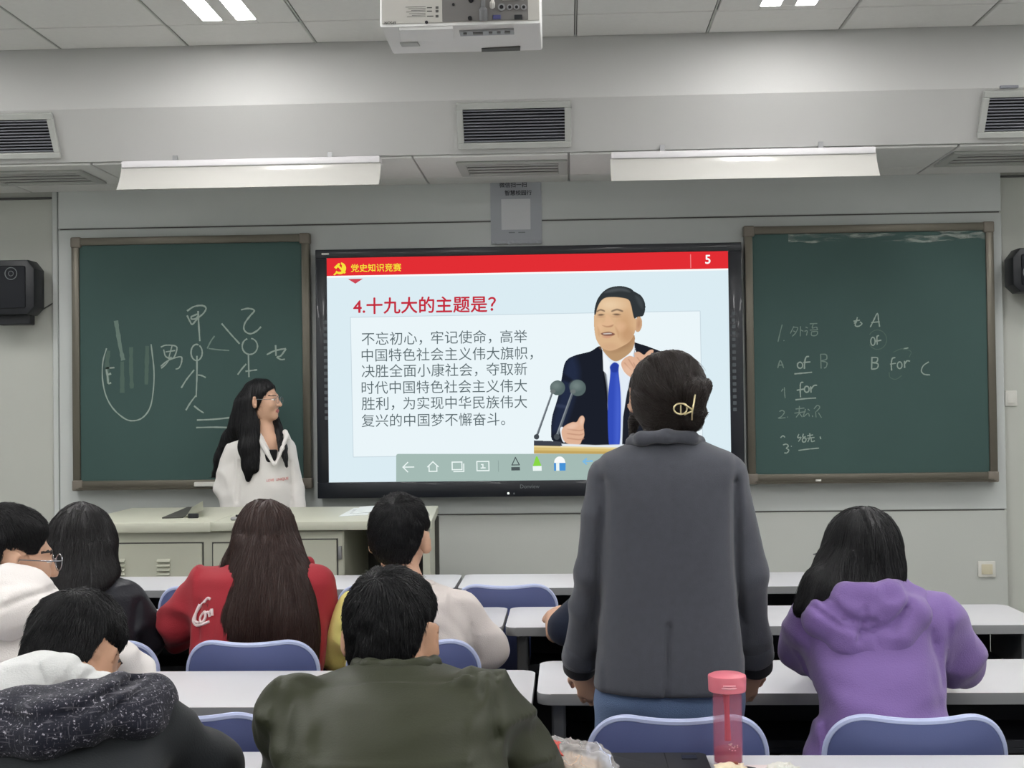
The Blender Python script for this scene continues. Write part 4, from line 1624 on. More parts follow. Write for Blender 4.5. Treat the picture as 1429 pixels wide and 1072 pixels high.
    m.node_tree.links.new(vc.outputs['Color'], m.node_tree.nodes['Emission'].inputs[0])
    return link_mesh('slide_picture', me, m, scr)
paint_portrait()
# ------------------------------------------------------------------ projector under the ceiling
YP0, YP1 = 3.40, 3.66
pl, pr_ = at(530, 38, YP0), at(754.5, 36.5, YP0)
zb = (pl.z + pr_.z) / 2
x0, x1 = pl.x, pr_.x
hP = .150
pj = empty('projector', ((x0 + x1) / 2, 3.5, zb), 'white ceiling projector seen from behind, hanging upside down at the top centre', 'projector')
bm = nb()
pr2 = [(YP0, zb + .004), (YP1 - .015, zb), (YP1, zb + .01), (YP1 - .01, zb + hP), (YP0 + .012, zb + hP)]
xa = x0
prism(bm, pr2, 'x', x0, x1, bev=.007)
done(bm, 'housing', M_proj, pj, angle=.5)
def pz(px, py):
    return at(px, py, YP0)
def back_patch(name, pxa, pya, pxb, pyb, m, d=.004, bev=.001):
    a, b = pz(pxa, pyb), pz(pxb, pya)
    bm = nb()
    box(bm, (a.x, YP0 - d, a.z), (b.x, YP0 + .012, b.z), bev, 1)
    return done(bm, name, m, pj)
back_patch('back_panel', 533, -30, 752, 34, M_projp, .002)
back_patch('port_recess', 617.5, -22, 736.5, 31, M_port, .0035)
def port(px, py, r, name, m, inner=True):
    c = pz(px, py)
    k = r * YP0 / FPX
    bm = nb()
    tube(bm, [(c.x, YP0 - .004, c.z), (c.x, YP0 - .008, c.z)], k, 14)
    done(bm, name, m, pj)
    if inner:
        bm = nb()
        tube(bm, [(c.x, YP0 - .0065, c.z), (c.x, YP0 - .009, c.z)], k * .55, 12)
        done(bm, 'socket_hole', M_ventin, pj)
for px, r in ((700, 5.2), (711.5, 4), (721, 4), (731, 4)):
    port(px, 11, r, 'jack', M_metal)
port(657.5, 1, 3.6, 'screw', M_ventin, False)
port(656, 26.3, 3, 'screw', M_ventin, False)
port(633, 7.2, 1.8, 'screw', M_ventin, False)
port(595.5, 32, 2.2, 'screw', M_ventin, False)
for px, py, w, h, m in ((693.5, 25, 11, 6, mat('plug_blue', rgb(70, 72, 118), .5)), (723.5, 25, 11, 6, M_black), (716, -2, 30, 7, M_white), (712, -2, 20, 4, M_black)):
    a, b = pz(px - w / 2, py + h / 2), pz(px + w / 2, py - h / 2)
    bm = nb()
    box(bm, (a.x, YP0 - .010 - (.002 if m is M_black else 0), a.z), (b.x, YP0, b.z), .001, 1)
    done(bm, 'connector', m, pj)
bm = nb()
tube(bm, cat_rom([pz(674, -24) - Vector((0, .012, 0)), pz(675, 2) - Vector((0, .03, 0)), pz(675, 16) - Vector((0, .02, 0)), pz(675, 29) - Vector((0, .006, 0))], 5), [.006] * 10 + [.011] * 6, 10)
done(bm, 'power_cable', M_deskleg, pj)
bm = nb()
tube(bm, cat_rom([pz(690, -24) - Vector((0, .012, 0)), pz(688, 4) - Vector((0, .02, 0)), pz(687, 11) - Vector((0, .006, 0))], 5), [.004] * 6 + [.007] * 5, 8)
done(bm, 'white_plug', M_white, pj)
a = pz(537, 34.4)
b = pz(552.5, 34.4)
text('maker_mark', 'EPSON', a.x, YP0 - .0025, a.z, b.x - a.x, M_ink, pj, bold=.01, flip=True)
bm = nb()
for k in range(7):
    py = 10 + k * 2.3
    a, b = pz(566 + (k * 37 % 11), py + .6), pz(594, py - .6)
    box(bm, (a.x, YP0 - .0026, a.z), (b.x, YP0 - .001, b.z))
for py in (11, 16, 23):
    a, b = pz(596, py + .8), pz(602 + (py % 5), py - .8)
    box(bm, (a.x, YP0 - .0026, a.z), (b.x, YP0 - .001, b.z))
    a, b = pz(608, py + 1.8), pz(612, py - 1.8)
    box(bm, (a.x, YP0 - .0026, a.z), (b.x, YP0 - .001, b.z))
done(bm, 'rating_label', M_seam, pj)
def und(px, py):                  # a point of the underside
    return atz(px, py, zb + .0005)
def under_patch(name, P, m, h=.003):
    bm = nb()
    vs = [und(*p) for p in P]
    prism(bm, [(v.x, v.y) for v in vs], 'z', zb - h, zb + .006)
    return done(bm, name, m, pj, smooth=False)
under_patch('filter_cover', [(557, 40), (632, 37.6), (634, 54), (560, 55.5)], M_proj, .004)
under_patch('vent_patch', [(558, 59.5), (583, 58.7), (586, 63.5), (561, 64.5)], M_vent, .002)
under_patch('control_panel', [(641, 43.5), (717, 40.5), (717.6, 47), (642.6, 49.5)], M_metal, .002)
for px, py, w in ((649, 45.5, 5), (667, 45, 14), (684.5, 44.2, 5), (696, 43.8, 5), (708, 43.4, 8)):
    under_patch('button', [(px - w / 2, py - 1), (px + w / 2, py - 1.1), (px + w / 2, py + 1), (px - w / 2, py + 1.1)], M_port, .005)
under_patch('grille', [(672, 67), (726, 64), (726, 69), (672, 71)], M_poddark, .003)
bm = nb()
cx = (x0 + x1) / 2
tube(bm, [(cx, 3.52, zb + hP - .01), (cx, 3.52, ZC)], .022, 14)
box(bm, (cx - .10, 3.45, zb + hP - .004), (cx + .10, 3.60, zb + hP + .012), .003, 1)
box(bm, (cx - .06, 3.46, ZC - .012), (cx + .06, 3.58, ZC), .003, 1)
done(bm, 'ceiling_mount', M_metal, pj)

# ------------------------------------------------------------------ teacher's console
pod_x0, pod_xm, pod_x1 = at(96, 735, 5.85).x, at(296, 735, 5.85).x, at(603, 730, 5.85).x
F0, F1 = 5.85, 6.70
zt_ = at(450, 727.5, F0).z
pod = empty('teacher_console', ((pod_x0 + pod_x1) / 2, 6.2, 0), 'pale steel teacher console with louvred doors, in front of the presenter', 'podium')
bm = nb()
box(bm, (pod_x0 + .02, F0 + .02, .04), (at(479, 780, F0).x, F1 - .05, zt_ - .045), .006, 1)
done(bm, 'cabinet', M_pod, pod)
bm = nb()
xr2 = pod_x1
prism(bm, [(pod_xm - .02, F0 - .02), (xr2, F0 - .02), (xr2 - .058, F1), (pod_xm - .02, F1)], 'z', zt_ - .040, zt_, bev=.004)
done(bm, 'tabletop', M_pod, pod, angle=.4)
bm = nb()
prism(bm, [(pod_x0, F0 - .03), (pod_xm, F0 - .03), (pod_xm, F1), (pod_x0, F1)], 'z', zt_ - .045, zt_ + .004, bev=.008)
done(bm, 'lid', M_pod, pod, angle=.4)
def front(px, py, d=0):
    return at(px, py, F0 + .02 - d)
def door(pxa, pxb, pya, zlow, louv):
    a, b = front(pxa, pya), front(pxb, pya)
    zt2 = (a.z + b.z) / 2
    bm = nb()
    box(bm, (a.x - .006, F0 + .0155, zlow - .006), (b.x + .006, F0 + .022, zt2 + .006))
    done(bm, 'door_gap', M_poddark, pod)
    bm = nb()
    box(bm, (a.x, F0 + .008, zlow), (b.x, F0 + .02, zt2), .003, 1)
    dr = done(bm, 'door', M_pod, pod)
    for px in louv:
        for k in range(5):
            q = front(px, 783 + k * 6.2, .02)
            bm = nb()
            pts = [(F0 + .009, q.z + .010), (F0 - .008, q.z - .003), (F0 - .006, q.z - .006), (F0 + .009, q.z - .001)]
            prism(bm, pts, 'x', q.x - .030, q.x + .030)
            done(bm, 'louvre', M_pod, dr, angle=.3)
    return dr, a, b
door(106, 282.5, 759, .12, (165, 228))
door(298, 404, 758, .12, (350,))
door(410, 470, 753.5, .12, ())
bm = nb()
a = front(475, 771)
box(bm, (a.x - .008, F0 + .004, a.z - .03), (a.x + .008, F0 + .02, a.z + .03), .004, 2)
done(bm, 'lock', M_metal, pod)
bm = nb()
xk = at(479, 780, F0).x
box(bm, (xk, F1 - .12, .03), (xr2 - .045, F1 - .09, zt_ - .045))
done(bm, 'back_panel', M_poddark, pod)
bm = nb()
prism(bm, [(xr2 - .045, F0 + .01), (xr2 - .012, F0 + .01), (xr2 - .072, F1 - .02), (xr2 - .10, F1 - .02)], 'z', 0, zt_ - .040)
done(bm, 'side_panel', M_pod, pod, smooth=False)
bm = nb()
box(bm, (pod_x0 + .05, F0 + .06, 0), (xk - .02, F1 - .1, .05))
done(bm, 'plinth', M_poddark, pod)
# loose things on the console
def flat_thing(name, label, cat, P, z, h, m, extra=None):
    vs = [atz(px, py, z) for px, py in P]
    c = sum(vs, Vector()) / len(vs)
    o = empty(name, (c.x, c.y, z), label, cat)
    return o, vs
M_paper = mat('paper', rgb(226, 232, 232), .7)
zpod = zt_ + .0005
o, vs = flat_thing('paper_sheets', 'white paper sheets lying on the teacher console, left of the short-haired student', 'papers', [(473, 721), (513, 719), (520, 709), (494, 709.5)], zpod, .002, M_paper)
bm = nb()
prism(bm, [(v.x, v.y) for v in vs], 'z', zpod, zpod + .002)
done(bm, 'lower_sheet', M_paper, o, smooth=False)
vs2 = [atz(px, py, zpod + .003) for px, py in [(489, 717), (520, 715), (523, 706.5), (500, 708)]]
bm = nb()
prism(bm, [(v.x + .01, v.y) for v in vs2], 'z', zpod + .003, zpod + .006)
done(bm, 'upper_sheet', M_paper, o, smooth=False)
bm = nb()
for k in range(5):
    a, b = atz(488 + k * 1.2, 716.5 - k * 1.3, zpod + .0022), atz(500 + k * 1.2, 716 - k * 1.3, zpod + .0022)
    box(bm, (a.x, a.y, zpod + .001), (b.x, a.y + .004, zpod + .0026))
done(bm, 'print_lines', M_key, o, smooth=False)
# hinged grey flap with a dark gap on the closed lid
zl = zt_ + .0045
o, vs = flat_thing('equipment_flap', 'dark-edged grey flap propped open on the console lid, left of the presenter', 'flap', [(232, 723.5), (283, 722), (284, 712), (258, 712)], zl, .02, M_pod)
bm = nb()
A_, B_, C_, D_ = [atz(px, py, zl) for px, py in [(226, 724), (255, 723), (282, 709), (262, 709)]]
prism(bm, [(v.x, v.y) for v in (A_, B_, C_, D_)], 'z', zl, zl + .006)
done(bm, 'opening', M_poddark, o, smooth=False)
bm = nb()
A_, B_, C_, D_ = [atz(px, py, zl) for px, py in [(258, 722.5), (284, 722), (283, 710), (268, 709.5)]]
vs3 = [bm.verts.new((v.x, v.y, zl + h)) for v, h in ((A_, .003), (B_, .036), (C_, .040), (D_, .006))]
f_ = bm.faces.new(vs3)
bmesh.ops.solidify(bm, geom=[f_], thickness=.006)
done(bm, 'flap', M_pod, o, smooth=False)
bm = nb()
a, b = atz(262, 723.5, zl), atz(284, 721, zl)
box(bm, (a.x, a.y, zl), (b.x, a.y + .02, zl + .022), .003, 1)
done(bm, 'support_strip', M_black, o)
# black stylus and grey holder beside the lid
bm = nb()
a, b, c_ = atz(296, 731, zpod + .02), atz(318, 729.5, zpod + .02), atz(334, 728, zpod + .02)
o = empty('microphone', (a.x, a.y, zt_), 'slim black microphone lying on the console, beside the presenter', 'microphone')
ya = F0 + .09
pts = [(a.x, ya, zpod + .02), (b.x, ya + .01, zpod + .022), (c_.x, ya + .02, zpod + .026), (c_.x + .07, ya + .03, zpod + .028)]
tube(bm, pts[:3], [.005, .006, .010], 10)
done(bm, 'stem', M_black, o)
bm = nb()
tube(bm, pts[2:], [.016, .018], 12)
done(bm, 'head', M_black, o)
bm = nb()
box(bm, (a.x - .02, ya - .02, zpod), (b.x + .03, ya + .04, zpod + .014), .004, 1)
done(bm, 'rest', M_metal, o)

# ------------------------------------------------------------------ student desks
def desk(name_label, x0, x1, yf, yn, legs=None):
    """yf far edge, yn edge nearest the camera"""
    o = empty('student_desk', ((x0 + x1) / 2, (yf + yn) / 2, 0), name_label, 'desk', 'long white-topped student desks')
    bm = nb()
    prism(bm, rrect(x0, yn, x1, yf, .035), 'z', .722, .75, 0, 1, bev=.0025)
    me_o = done(bm, 'tabletop', [M_desk, M_deskedge], o, angle=.5)
    for p in me_o.data.polygons:
        p.material_index = 0 if p.normal.z > .7 else 1
    bm = nb()
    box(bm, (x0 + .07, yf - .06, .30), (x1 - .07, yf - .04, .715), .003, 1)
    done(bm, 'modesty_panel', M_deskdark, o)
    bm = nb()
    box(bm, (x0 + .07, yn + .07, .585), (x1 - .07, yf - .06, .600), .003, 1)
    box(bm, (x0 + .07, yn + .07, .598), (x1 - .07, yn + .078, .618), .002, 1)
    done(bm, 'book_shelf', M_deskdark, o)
    for xx in (x0 + .035, x1 - .070):
        bm = nb()
        box(bm, (xx, yn + .05, 0), (xx + .035, yn + .085, .722), .005, 1)
        box(bm, (xx + .004, yf - .075, 0), (xx + .031, yf - .045, .722), .005, 1)
        box(bm, (xx + .004, yn + .06, .40), (xx + .031, yf - .05, .722), .003, 1)
        box(bm, (xx - .005, yn + .0, 0), (xx + .040, yf - .02, .035), .006, 1)
        done(bm, 'leg', M_deskleg, o)
    return o
D = .42
R1, R2, R3L, R3R, R4L, R4R = 5.44, 4.55, 3.47, 3.59, 2.655, 2.625
LEN = 1.72
def xat(px, py, Y):
    return at(px, py, Y).x
e = xat(645.5, 803, R1)
desk('long white desk in the front row, left, nearest the teacher console', e - LEN, e, R1, R1 - D)
e = xat(650, 803, R1)
desk('long white desk in the front row, right, nearest the display', e, e + 1.68, R1, R1 - D)
e = xat(709, 850, R2)
desk('long white desk in the second row where the red-jacketed student sits', e - LEN - .3, e, R2, R2 - D)
e = xat(713, 850, R2)
desk('long white desk in the second row behind the standing woman, right end free', e, xat(1402, 846, R2), R2, R2 - D)
e = xat(747.5, 940, R3L)
desk('long white desk in the third row, left, in front of the olive-jacketed man', e - LEN, e, R3L, R3L - D)
e = xat(754, 921, R3R)
desk('long white desk in the third row where the purple hoodie student leans', e, e + LEN, R3R, R3R - D + .01)
e = xat(752, 1052, R4L)
desk('white desk under the olive-jacketed man, cut off by the bottom edge', e - 1.8, e, R4L, R4L - D)
e = xat(756, 1046, R4R)
desk('white desk with the pink bottle, cut off by the bottom edge', e, e + 1.8, R4R, R4R - D)

# ------------------------------------------------------------------ plastic chairs
def back_surface(bm, w=.183, zt2=.0, th=.011, zlow=.47, zhigh=.82, sag=.014, grow=0.0):
    n, mrow = 36, 30
    front_, back_ = [], []
    r = .095
    for j in range(mrow + 1):
        t = math.sin(math.pi / 2 * j / mrow)
        z = zlow + (zhigh - zlow) * t
        for side in (0, 1):
            row = []
            for i in range(n + 1):
                s = -1 + 2 * i / n
                q = (z - (zhigh - r)) / r
                ww = w
                if q > 0:
                    ww = w - r * (1 - math.sqrt(max(0, 1 - min(q, 1) ** 2)))
                q2 = ((zlow + .06) - z) / .06
                if q2 > 0:
                    ww = ww - .05 * (1 - math.sqrt(max(0, 1 - min(q2, 1) ** 2)))
                x = ww * s
                zz = z - sag * max(0, q) ** 1.5 * (1 - (x / w) ** 2) ** 1.5 if q > 0 else z
                y = .055 * (x / w) ** 2 + .05 * (1 - t) ** 2 - .012 * math.sin(math.pi * t)
                row.append(Vector((x, y + (th if side else 0), zz)))
            (back_ if side else front_).append(row)
    return front_, back_
def grid_faces(bm, rows, flip=False):
    V = [[bm.verts.new(p) for p in r] for r in rows]
    for a, b in zip(V, V[1:]):
        for i in range(len(a) - 1):
            q = (a[i], a[i + 1], b[i + 1], b[i])
            bm.faces.new(q[::-1] if flip else q)
    return V
def make_chair(folded):
    o = empty('plastic_chair', (0, 0, 0), 'blue plastic chair', 'chair', 'blue plastic lecture chairs')
    f, b = back_surface(None)
    bm = nb()
    A = grid_faces(bm, f)
    B = grid_faces(bm, b, True)
    n, m = len(A[0]) - 1, len(A) - 1
    for i in range(n):
        bm.faces.new((A[0][i + 1], A[0][i], B[0][i], B[0][i + 1]))
        bm.faces.new((A[m][i], A[m][i + 1], B[m][i + 1], B[m][i]))
    for j in range(m):
        bm.faces.new((A[j][0], A[j + 1][0], B[j + 1][0], B[j][0]))
        bm.faces.new((A[j + 1][n], A[j][n], B[j][n], B[j + 1][n]))
    done(bm, 'backrest', M_blue, o, angle=1.2)
    mid = lambda p, q: (p + q) / 2
    edge = [mid(f[j][0], b[j][0]) for j in range(2, m + 1)] + [mid(f[m][i], b[m][i]) for i in range(1, n)] + [mid(f[j][n], b[j][n]) for j in range(m, 1, -1)]
    bm = nb()
    tube(bm, edge, .0078, 8)
    done(bm, 'rim', M_rim_highlight, o)
    # seat: dished pan hinged at the foot of the backrest
    rows = []
    for j in range(11):
        t = j / 10
        row = []
        for i in range(13):
            s = -1 + i / 6
            w = .19 - .03 * max(0, t - .75) * 4 * .6 - .01 * (1 - t)
            row.append(Vector((w * s, .03 + .37 * t, .445 - .022 * (1 - s * s) * math.sin(math.pi * t) - .03 * max(0, t - .8) ** 2 * 10)))
        rows.append(row)
    if folded:
        Rm = Matrix.Translation((0, .065, .40)) @ Matrix.Rotation(math.radians(84), 4, 'X') @ Matrix.Diagonal((.88, .9, 1, 1)) @ Matrix.Translation((0, -.03, -.445))
        rows = [[Rm @ p for p in r] for r in rows]
    bm = nb()
    grid_faces(bm, rows)
    bmesh.ops.solidify(bm, geom=bm.faces[:], thickness=.011)
    done(bm, 'seat', M_blue, o, angle=1.2)
    for sx in (-1, 1):
        bm = nb()
        tube(bm, cat_rom([(sx * .13, .02, .62), (sx * .135, .055, .47), (sx * .14, .05, .42), (sx * .15, .045, .2), (sx * .16, .04, .012)], 5), .012, 10)
        if not folded:
            tube(bm, [(sx * .135, .045, .43), (sx * .12, .36, .425)], .010, 8)
        tube(bm, [(sx * .16, -.03, .012), (sx * .16, .25, .012)], .012, 8)
        done(bm, 'leg', M_deskleg, o)
    bm = nb()
    tube(bm, [(-.145, .048, .30), (.145, .048, .30)], .010, 8)
    done(bm, 'crossbar', M_deskleg, o)
    return o
CH = {0: make_chair(False), 1: make_chair(True)}
used = {0: False, 1: False}
def place_chair(px, py, Y, folded, label, dz=0.0, x=None):
    src = CH[folded]
    if not used[folded]:
        o = src
        used[folded] = True
    else:
        o = src.copy()
        COL.objects.link(o)
        for ch in list(src.children):
            c = ch.copy()
            COL.objects.link(c)
            c.parent = o
    p = at(px, py, Y) if x is None else Vector((x, Y, 0))
    o.location = (p.x, Y, 0)
    o['label'] = label
    return o
C1, C2L, C2R, C3L, C3R = R2 + .075, R3L + .065, R3R + .07, R4L + .035, R4R + .035
place_chair(286, 832, C1, 1, 'empty blue chair of the front row, half hidden behind the red-jacketed student')
place_chair(538, 815, C1, 1, 'empty blue chair of the front row, behind the short-haired student in cream and yellow')
place_chair(704.5, 815, C1, 1, 'empty blue chair of the front row, wholly visible in the middle of the room')
place_chair(346, 895, C2L, 0, 'blue chair at the back of the red-jacketed student')
place_chair(573, 902, C2L, 0, 'blue chair at the back of the student in the cream and yellow sweatshirt')
place_chair(120, 900, C2L, 0, 'blue chair at the back of the student in the black leather jacket')
place_chair(1268, 860, C2R + .03, 1, 'blue chair mostly hidden by the right shoulder of the purple hoodie')
place_chair(890, 870, C2R + .03, 0, 'blue chair hidden behind the standing woman')
place_chair(256, 1004, C3L, 1, 'empty blue chair between the patterned jacket and the olive jacket')
place_chair(599, 975, C3L, 1, 'blue chair whose corner shows past the right shoulder of the olive jacket')
place_chair(-40, 985, C3L, 0, 'blue chair at the back of the man in the white hoodie and glasses')
place_chair(947.5, 1003, C3R, 1, 'blue chair behind the standing woman, with the pink bottle before it')
place_chair(1285, 990, C3R, 0, 'blue chair at the back of the purple hoodie student')
place_chair(560, 1200, 1.80, 0, 'blue chair under the olive-jacketed man, below the photo edge')
place_chair(60, 1200, 1.76, 0, 'blue chair under the man in the patterned jacket, below the photo edge')

# ------------------------------------------------------------------ things on the nearest desk
# pink drinking bottle
bx = atz(1008, 1050, .75)
cB_ = (bx.x, R4R - .075, .75)
M_pinkcap = mat('pink_cap', rgb(214, 116, 130), .4)
M_pinkclear = mat('pink_clear', rgb(196, 112, 134), .12)
M_pinkclear.node_tree.nodes['Principled BSDF'].inputs['Alpha'].default_value = .24
M_pinkliq = mat('pink_drink', rgb(172, 62, 88), .08)
M_pinkliq.node_tree.nodes['Principled BSDF'].inputs['Alpha'].default_value = .60
M_pinkred = mat('pink_stick', rgb(205, 60, 70), .4)
bt = empty('drink_bottle', cB_, 'pink see-through drinking bottle standing on the nearest desk', 'bottle')
bm = nb()
lathe(bm, [(.0272, .002), (.0285, .006), (.0288, .05), (.0288, .148), (.0275, .150), (.0268, .148), (.0268, .010), (.004, .008)], cB_, 36)
bmesh.ops.remove_doubles(bm, verts=bm.verts[:], dist=1e-5)
done(bm, 'body', M_pinkclear, bt, angle=.5)
bm = nb()
lathe(bm, [(.0264, .0095), (.0264, .034)], cB_, 32)
done(bm, 'drink', M_pinkliq, bt, angle=.5)
bm = nb()
lathe(bm, [(.0295, .146), (.036, .147), (.0365, .150), (.0372, .174), (.0365, .177), (.030, .180), (.001, .181)], cB_, 36)
done(bm, 'cap', M_pinkcap, bt, angle=.5)
bm = nb()
tube(bm, [(cB_[0] - .014 + .002 * k, cB_[1] - .0375 + .0004 * abs(k - 7) ** 2 * .3, cB_[2] + .158) for k in range(15)], .0022, 8)
tube(bm, [(cB_[0] - .012 + .004 * k, cB_[1] - .0385, cB_[2] + .163) for k in range(7)], .0016, 6)
done(bm, 'spout_latch', mat('pink_pale', rgb(240, 168, 180), .35), bt)
bm = nb()
tube(bm, [(cB_[0] - .002, cB_[1], cB_[2] + .148), (cB_[0] - .001, cB_[1], cB_[2] + .10), (cB_[0], cB_[1], cB_[2] + .05)], [.007, .005, .0065], 10)
done(bm, 'strainer_stick', M_pinkred, bt)
bm = nb()
for k in range(14):
    a = random.random() * 6.28
    r = random.random() * .010
    bmesh.ops.create_icosphere(bm, subdivisions=1, radius=.0017, matrix=Matrix.Translation((cB_[0] + .008 + r * math.cos(a), cB_[1] - .018, cB_[2] + .042 + r * math.sin(a))))
done(bm, 'strainer_dots', M_white, bt)
# dark tablet case lying flat
ta = [atz(px, py, .755) for px, py in ((834, 1052), (984, 1052.5), (992, 1076), (830, 1076))]
tb = empty('tablet', ((ta[0].x + ta[1].x) / 2, 2.43, .75), 'black tablet in a folding cover lying flat on the nearest desk', 'tablet')
y1 = ta[0].y
bm = nb()
prism(bm, rrect(ta[0].x, y1 - .19, ta[1].x, y1, .012), 'z', .7505, .757, bev=.002)
done(bm, 'cover', mat('cover_cloth', rgb(36, 36, 38), .55, bump=.3, scale=500), tb, angle=.5)
bm = nb()
xm_ = ta[0].x + (ta[1].x - ta[0].x) * .62
box(bm, (xm_ - .001, y1 - .188, .7565), (xm_ + .001, y1 - .002, .7575))
done(bm, 'fold_line', M_ventin, tb)
bm = nb()
box(bm, (ta[1].x - .05, y1 - .05, .757), (ta[1].x - .02, y1 - .02, .7585), .002, 1)
done(bm, 'camera_bump', M_bezel, tb)
# ------------------------------------------------------------------ food wrapper, tissue, sweets on the nearest desk
def clear_film(name, col, alpha):
    m = bpy.data.materials.new(name)
    m.use_nodes = True
    p = m.node_tree.nodes['Principled BSDF']
    p.inputs['Base Color'].default_value = col
    p.inputs['Roughness'].default_value = .18
    p.inputs['Alpha'].default_value = alpha
    return m
M_film = clear_film('clear_film', rgb(224, 222, 222), .34)
M_bread = mat('bread', rgb(196, 168, 140), .8, bump=.6, scale=70, vary=.12, vscale=30)
wa = atz(790, 1050, .78)
w0 = V3(wa.x, 2.44, .75)
wp = empty('bread_packet', tuple(w0), 'crumpled clear bread packet with red print, by the olive-jacketed man\'s elbow', 'food packet')
g = Grid(w0 - V3(.15, .12, .03), w0 + V3(.15, .12, .12), .003)
g.ell(w0 + V3(-.015, .0, .028), V3(.075, .050, .026), 0, rotm(yaw=-18))
g.ell(w0 + V3(.035, -.01, .022), V3(.035, .040, .020), .02)
g.disp(lambda P: .003 * vnoise(P * 60, 4))
g.plane((0, 0, -1), -.7535)
link_mesh('bread', g.mesh('bread'), M_bread, wp)
g = Grid(w0 - V3(.17, .14, .03), w0 + V3(.17, .14, .14), .003)
g.ell(w0 + V3(-.015, .0, .036), V3(.090, .062, .038), 0, rotm(yaw=-18))
g.ell(w0 + V3(.045, -.01, .028), V3(.048, .050, .030), .03)
g.ell(w0 + V3(-.085, .030, .055), V3(.030, .020, .016), .03)
g.folds(.010, (34, 34, 34), 9)
g.folds(.005, (80, 80, 80), 3)
g.plane((0, 0, -1), -.7505)
link_mesh('film', g.mesh('film', relax=0), M_film, wp)
def surface_patch(g_, c, ux, uy, n, m, w, h, lift):
    """small printed label laid over a soft surface"""
    c, ux, uy = V3(*c), V3(*ux), V3(*uy)
    P = np.array([c + ux * (i / n - .5) * w + uy * (j / m - .5) * h for j in range(m + 1) for i in range(n + 1)])
    for _ in range(6):
        P = P - g_.grad(P) * (np.clip(g_.sample(P), -.03, .03) - lift)[:, None]
    bm = nb()
    vs = [bm.verts.new(tuple(p)) for p in P]
    for j in range(m):
        for i in range(n):
            bm.faces.new((vs[j * (n + 1) + i], vs[j * (n + 1) + i + 1], vs[(j + 1) * (n + 1) + i + 1], vs[(j + 1) * (n + 1) + i]))
    return bm
bm = surface_patch(g, w0 + V3(-.040, -.02, .066), (.93, -.05, -.30), (.1, .75, .6), 16, 6, .068, .018, .0012)
done(bm, 'red_print', mat('packet_red', rgb(206, 84, 76), .5), wp)
bm = surface_patch(g, w0 + V3(.075, -.02, .045), (.8, -.4, -.2), (.0, .6, .8), 10, 6, .05, .03, .0015)
done(bm, 'blue_print', mat('packet_blue', rgb(190, 198, 218), .4), wp)
bm = surface_patch(g, w0 + V3(-.092, .0, .062), (.8, -.1, -.4), (.1, .7, .7), 8, 4, .035, .014, .0012)
done(bm, 'red_print', mat('packet_darkred', rgb(150, 70, 62), .5), wp)
for nm, lab, cat_, px, py, rr, m, seed in (
        ('tissue', 'crumpled white tissue on the nearest desk, right of the bottle', 'tissue', 1090, 1069, (.030, .020, .013), M_white, 5),):
    c = V3(atz(px, py, .757).x, 2.50, .75)
    g = Grid(c - .06, c + .06, .002)
    g.ell(c + V3(0, 0, .006), V3(*rr), 0)
    g.folds(.006, (90, 90, 90), seed)
    g.plane((0, 0, -1), -.7505)
    o = link_mesh(nm, g.mesh(nm), m, None, tuple(c))
    tag(o, lab, cat_)
M_cream = mat('cream_wrapper', rgb(226, 212, 184), .5, vary=.1, vscale=60)
c = V3(atz(1020, 1066, .757).x, 2.49, .75)
sw = empty('snack_wrapper', tuple(c), 'small cream snack wrapper with a dark end, in front of the pink bottle', 'wrapper')
g = Grid(c - .07, c + .07, .002)
g.ell(c + V3(-.008, 0, .009), V3(.034, .018, .012), 0, rotm(yaw=8))
g.folds(.005, (80, 80, 80), 8)
g.plane((0, 0, -1), -.7505)
link_mesh('wrapper', g.mesh('wrapper'), M_cream, sw)
bm = nb()
tube(bm, [tuple(c + V3(.022, .0, .010)), tuple(c + V3(.040, -.006, .009))], [.007, .006], 8)
done(bm, 'dark_end', M_black, sw)
bm = nb()
tube(bm, [tuple(c + V3(-.01, .004, .021)), tuple(c + V3(.008, .003, .021))], .003, 6)
done(bm, 'brown_print', mat('brown_print', rgb(120, 60, 44), .5), sw)
c = V3(atz(1052, 1066, .752).x, 2.50, .7502)
bm = nb()
prism(bm, [(c[0] - .045, c[1] - .07), (c[0] + .045, c[1] - .07), (c[0] + .035, c[1] + .05), (c[0] - .045, c[1] + .052)], 'z', .7503, .7515)
o = done(bm, 'paper_slip', mat('pinkish_paper', rgb(222, 208, 208), .7), origin=tuple(c), smooth=False)
tag(o, 'pale pinkish paper slip on the nearest desk, under the pink bottle', 'paper')
# ------------------------------------------------------------------ people
M_skin = mat('skin', rgb(206, 164, 138), .5, bump=.04, scale=250)
M_skin2 = mat('skin_deeper', rgb(190, 146, 118), .5, bump=.04, scale=250)
M_lips = mat('lips', rgb(176, 104, 98), .45)
M_eye = mat('eye_white', rgb(226, 222, 216), .25)
M_dark = mat('iris_brow', rgb(38, 28, 24), .4)


def hair_mat(name, col, rough=.42):
    m = mat(name, col, rough, spec=.35, bump=.35, scale=40, stretch=(9, 9, .6), vary=.45, vscale=30)
    return m
M_hblack = hair_mat('hair_black', (.010, .010, .0115, 1))
M_hsoft = hair_mat('hair_soft_black', (.013, .012, .013, 1), .38)
M_hbrown = hair_mat('hair_brown', (.034, .017, .014, 1), .38)
M_hdbrown = hair_mat('hair_dark_brown', (.020, .014, .012, 1), .36)


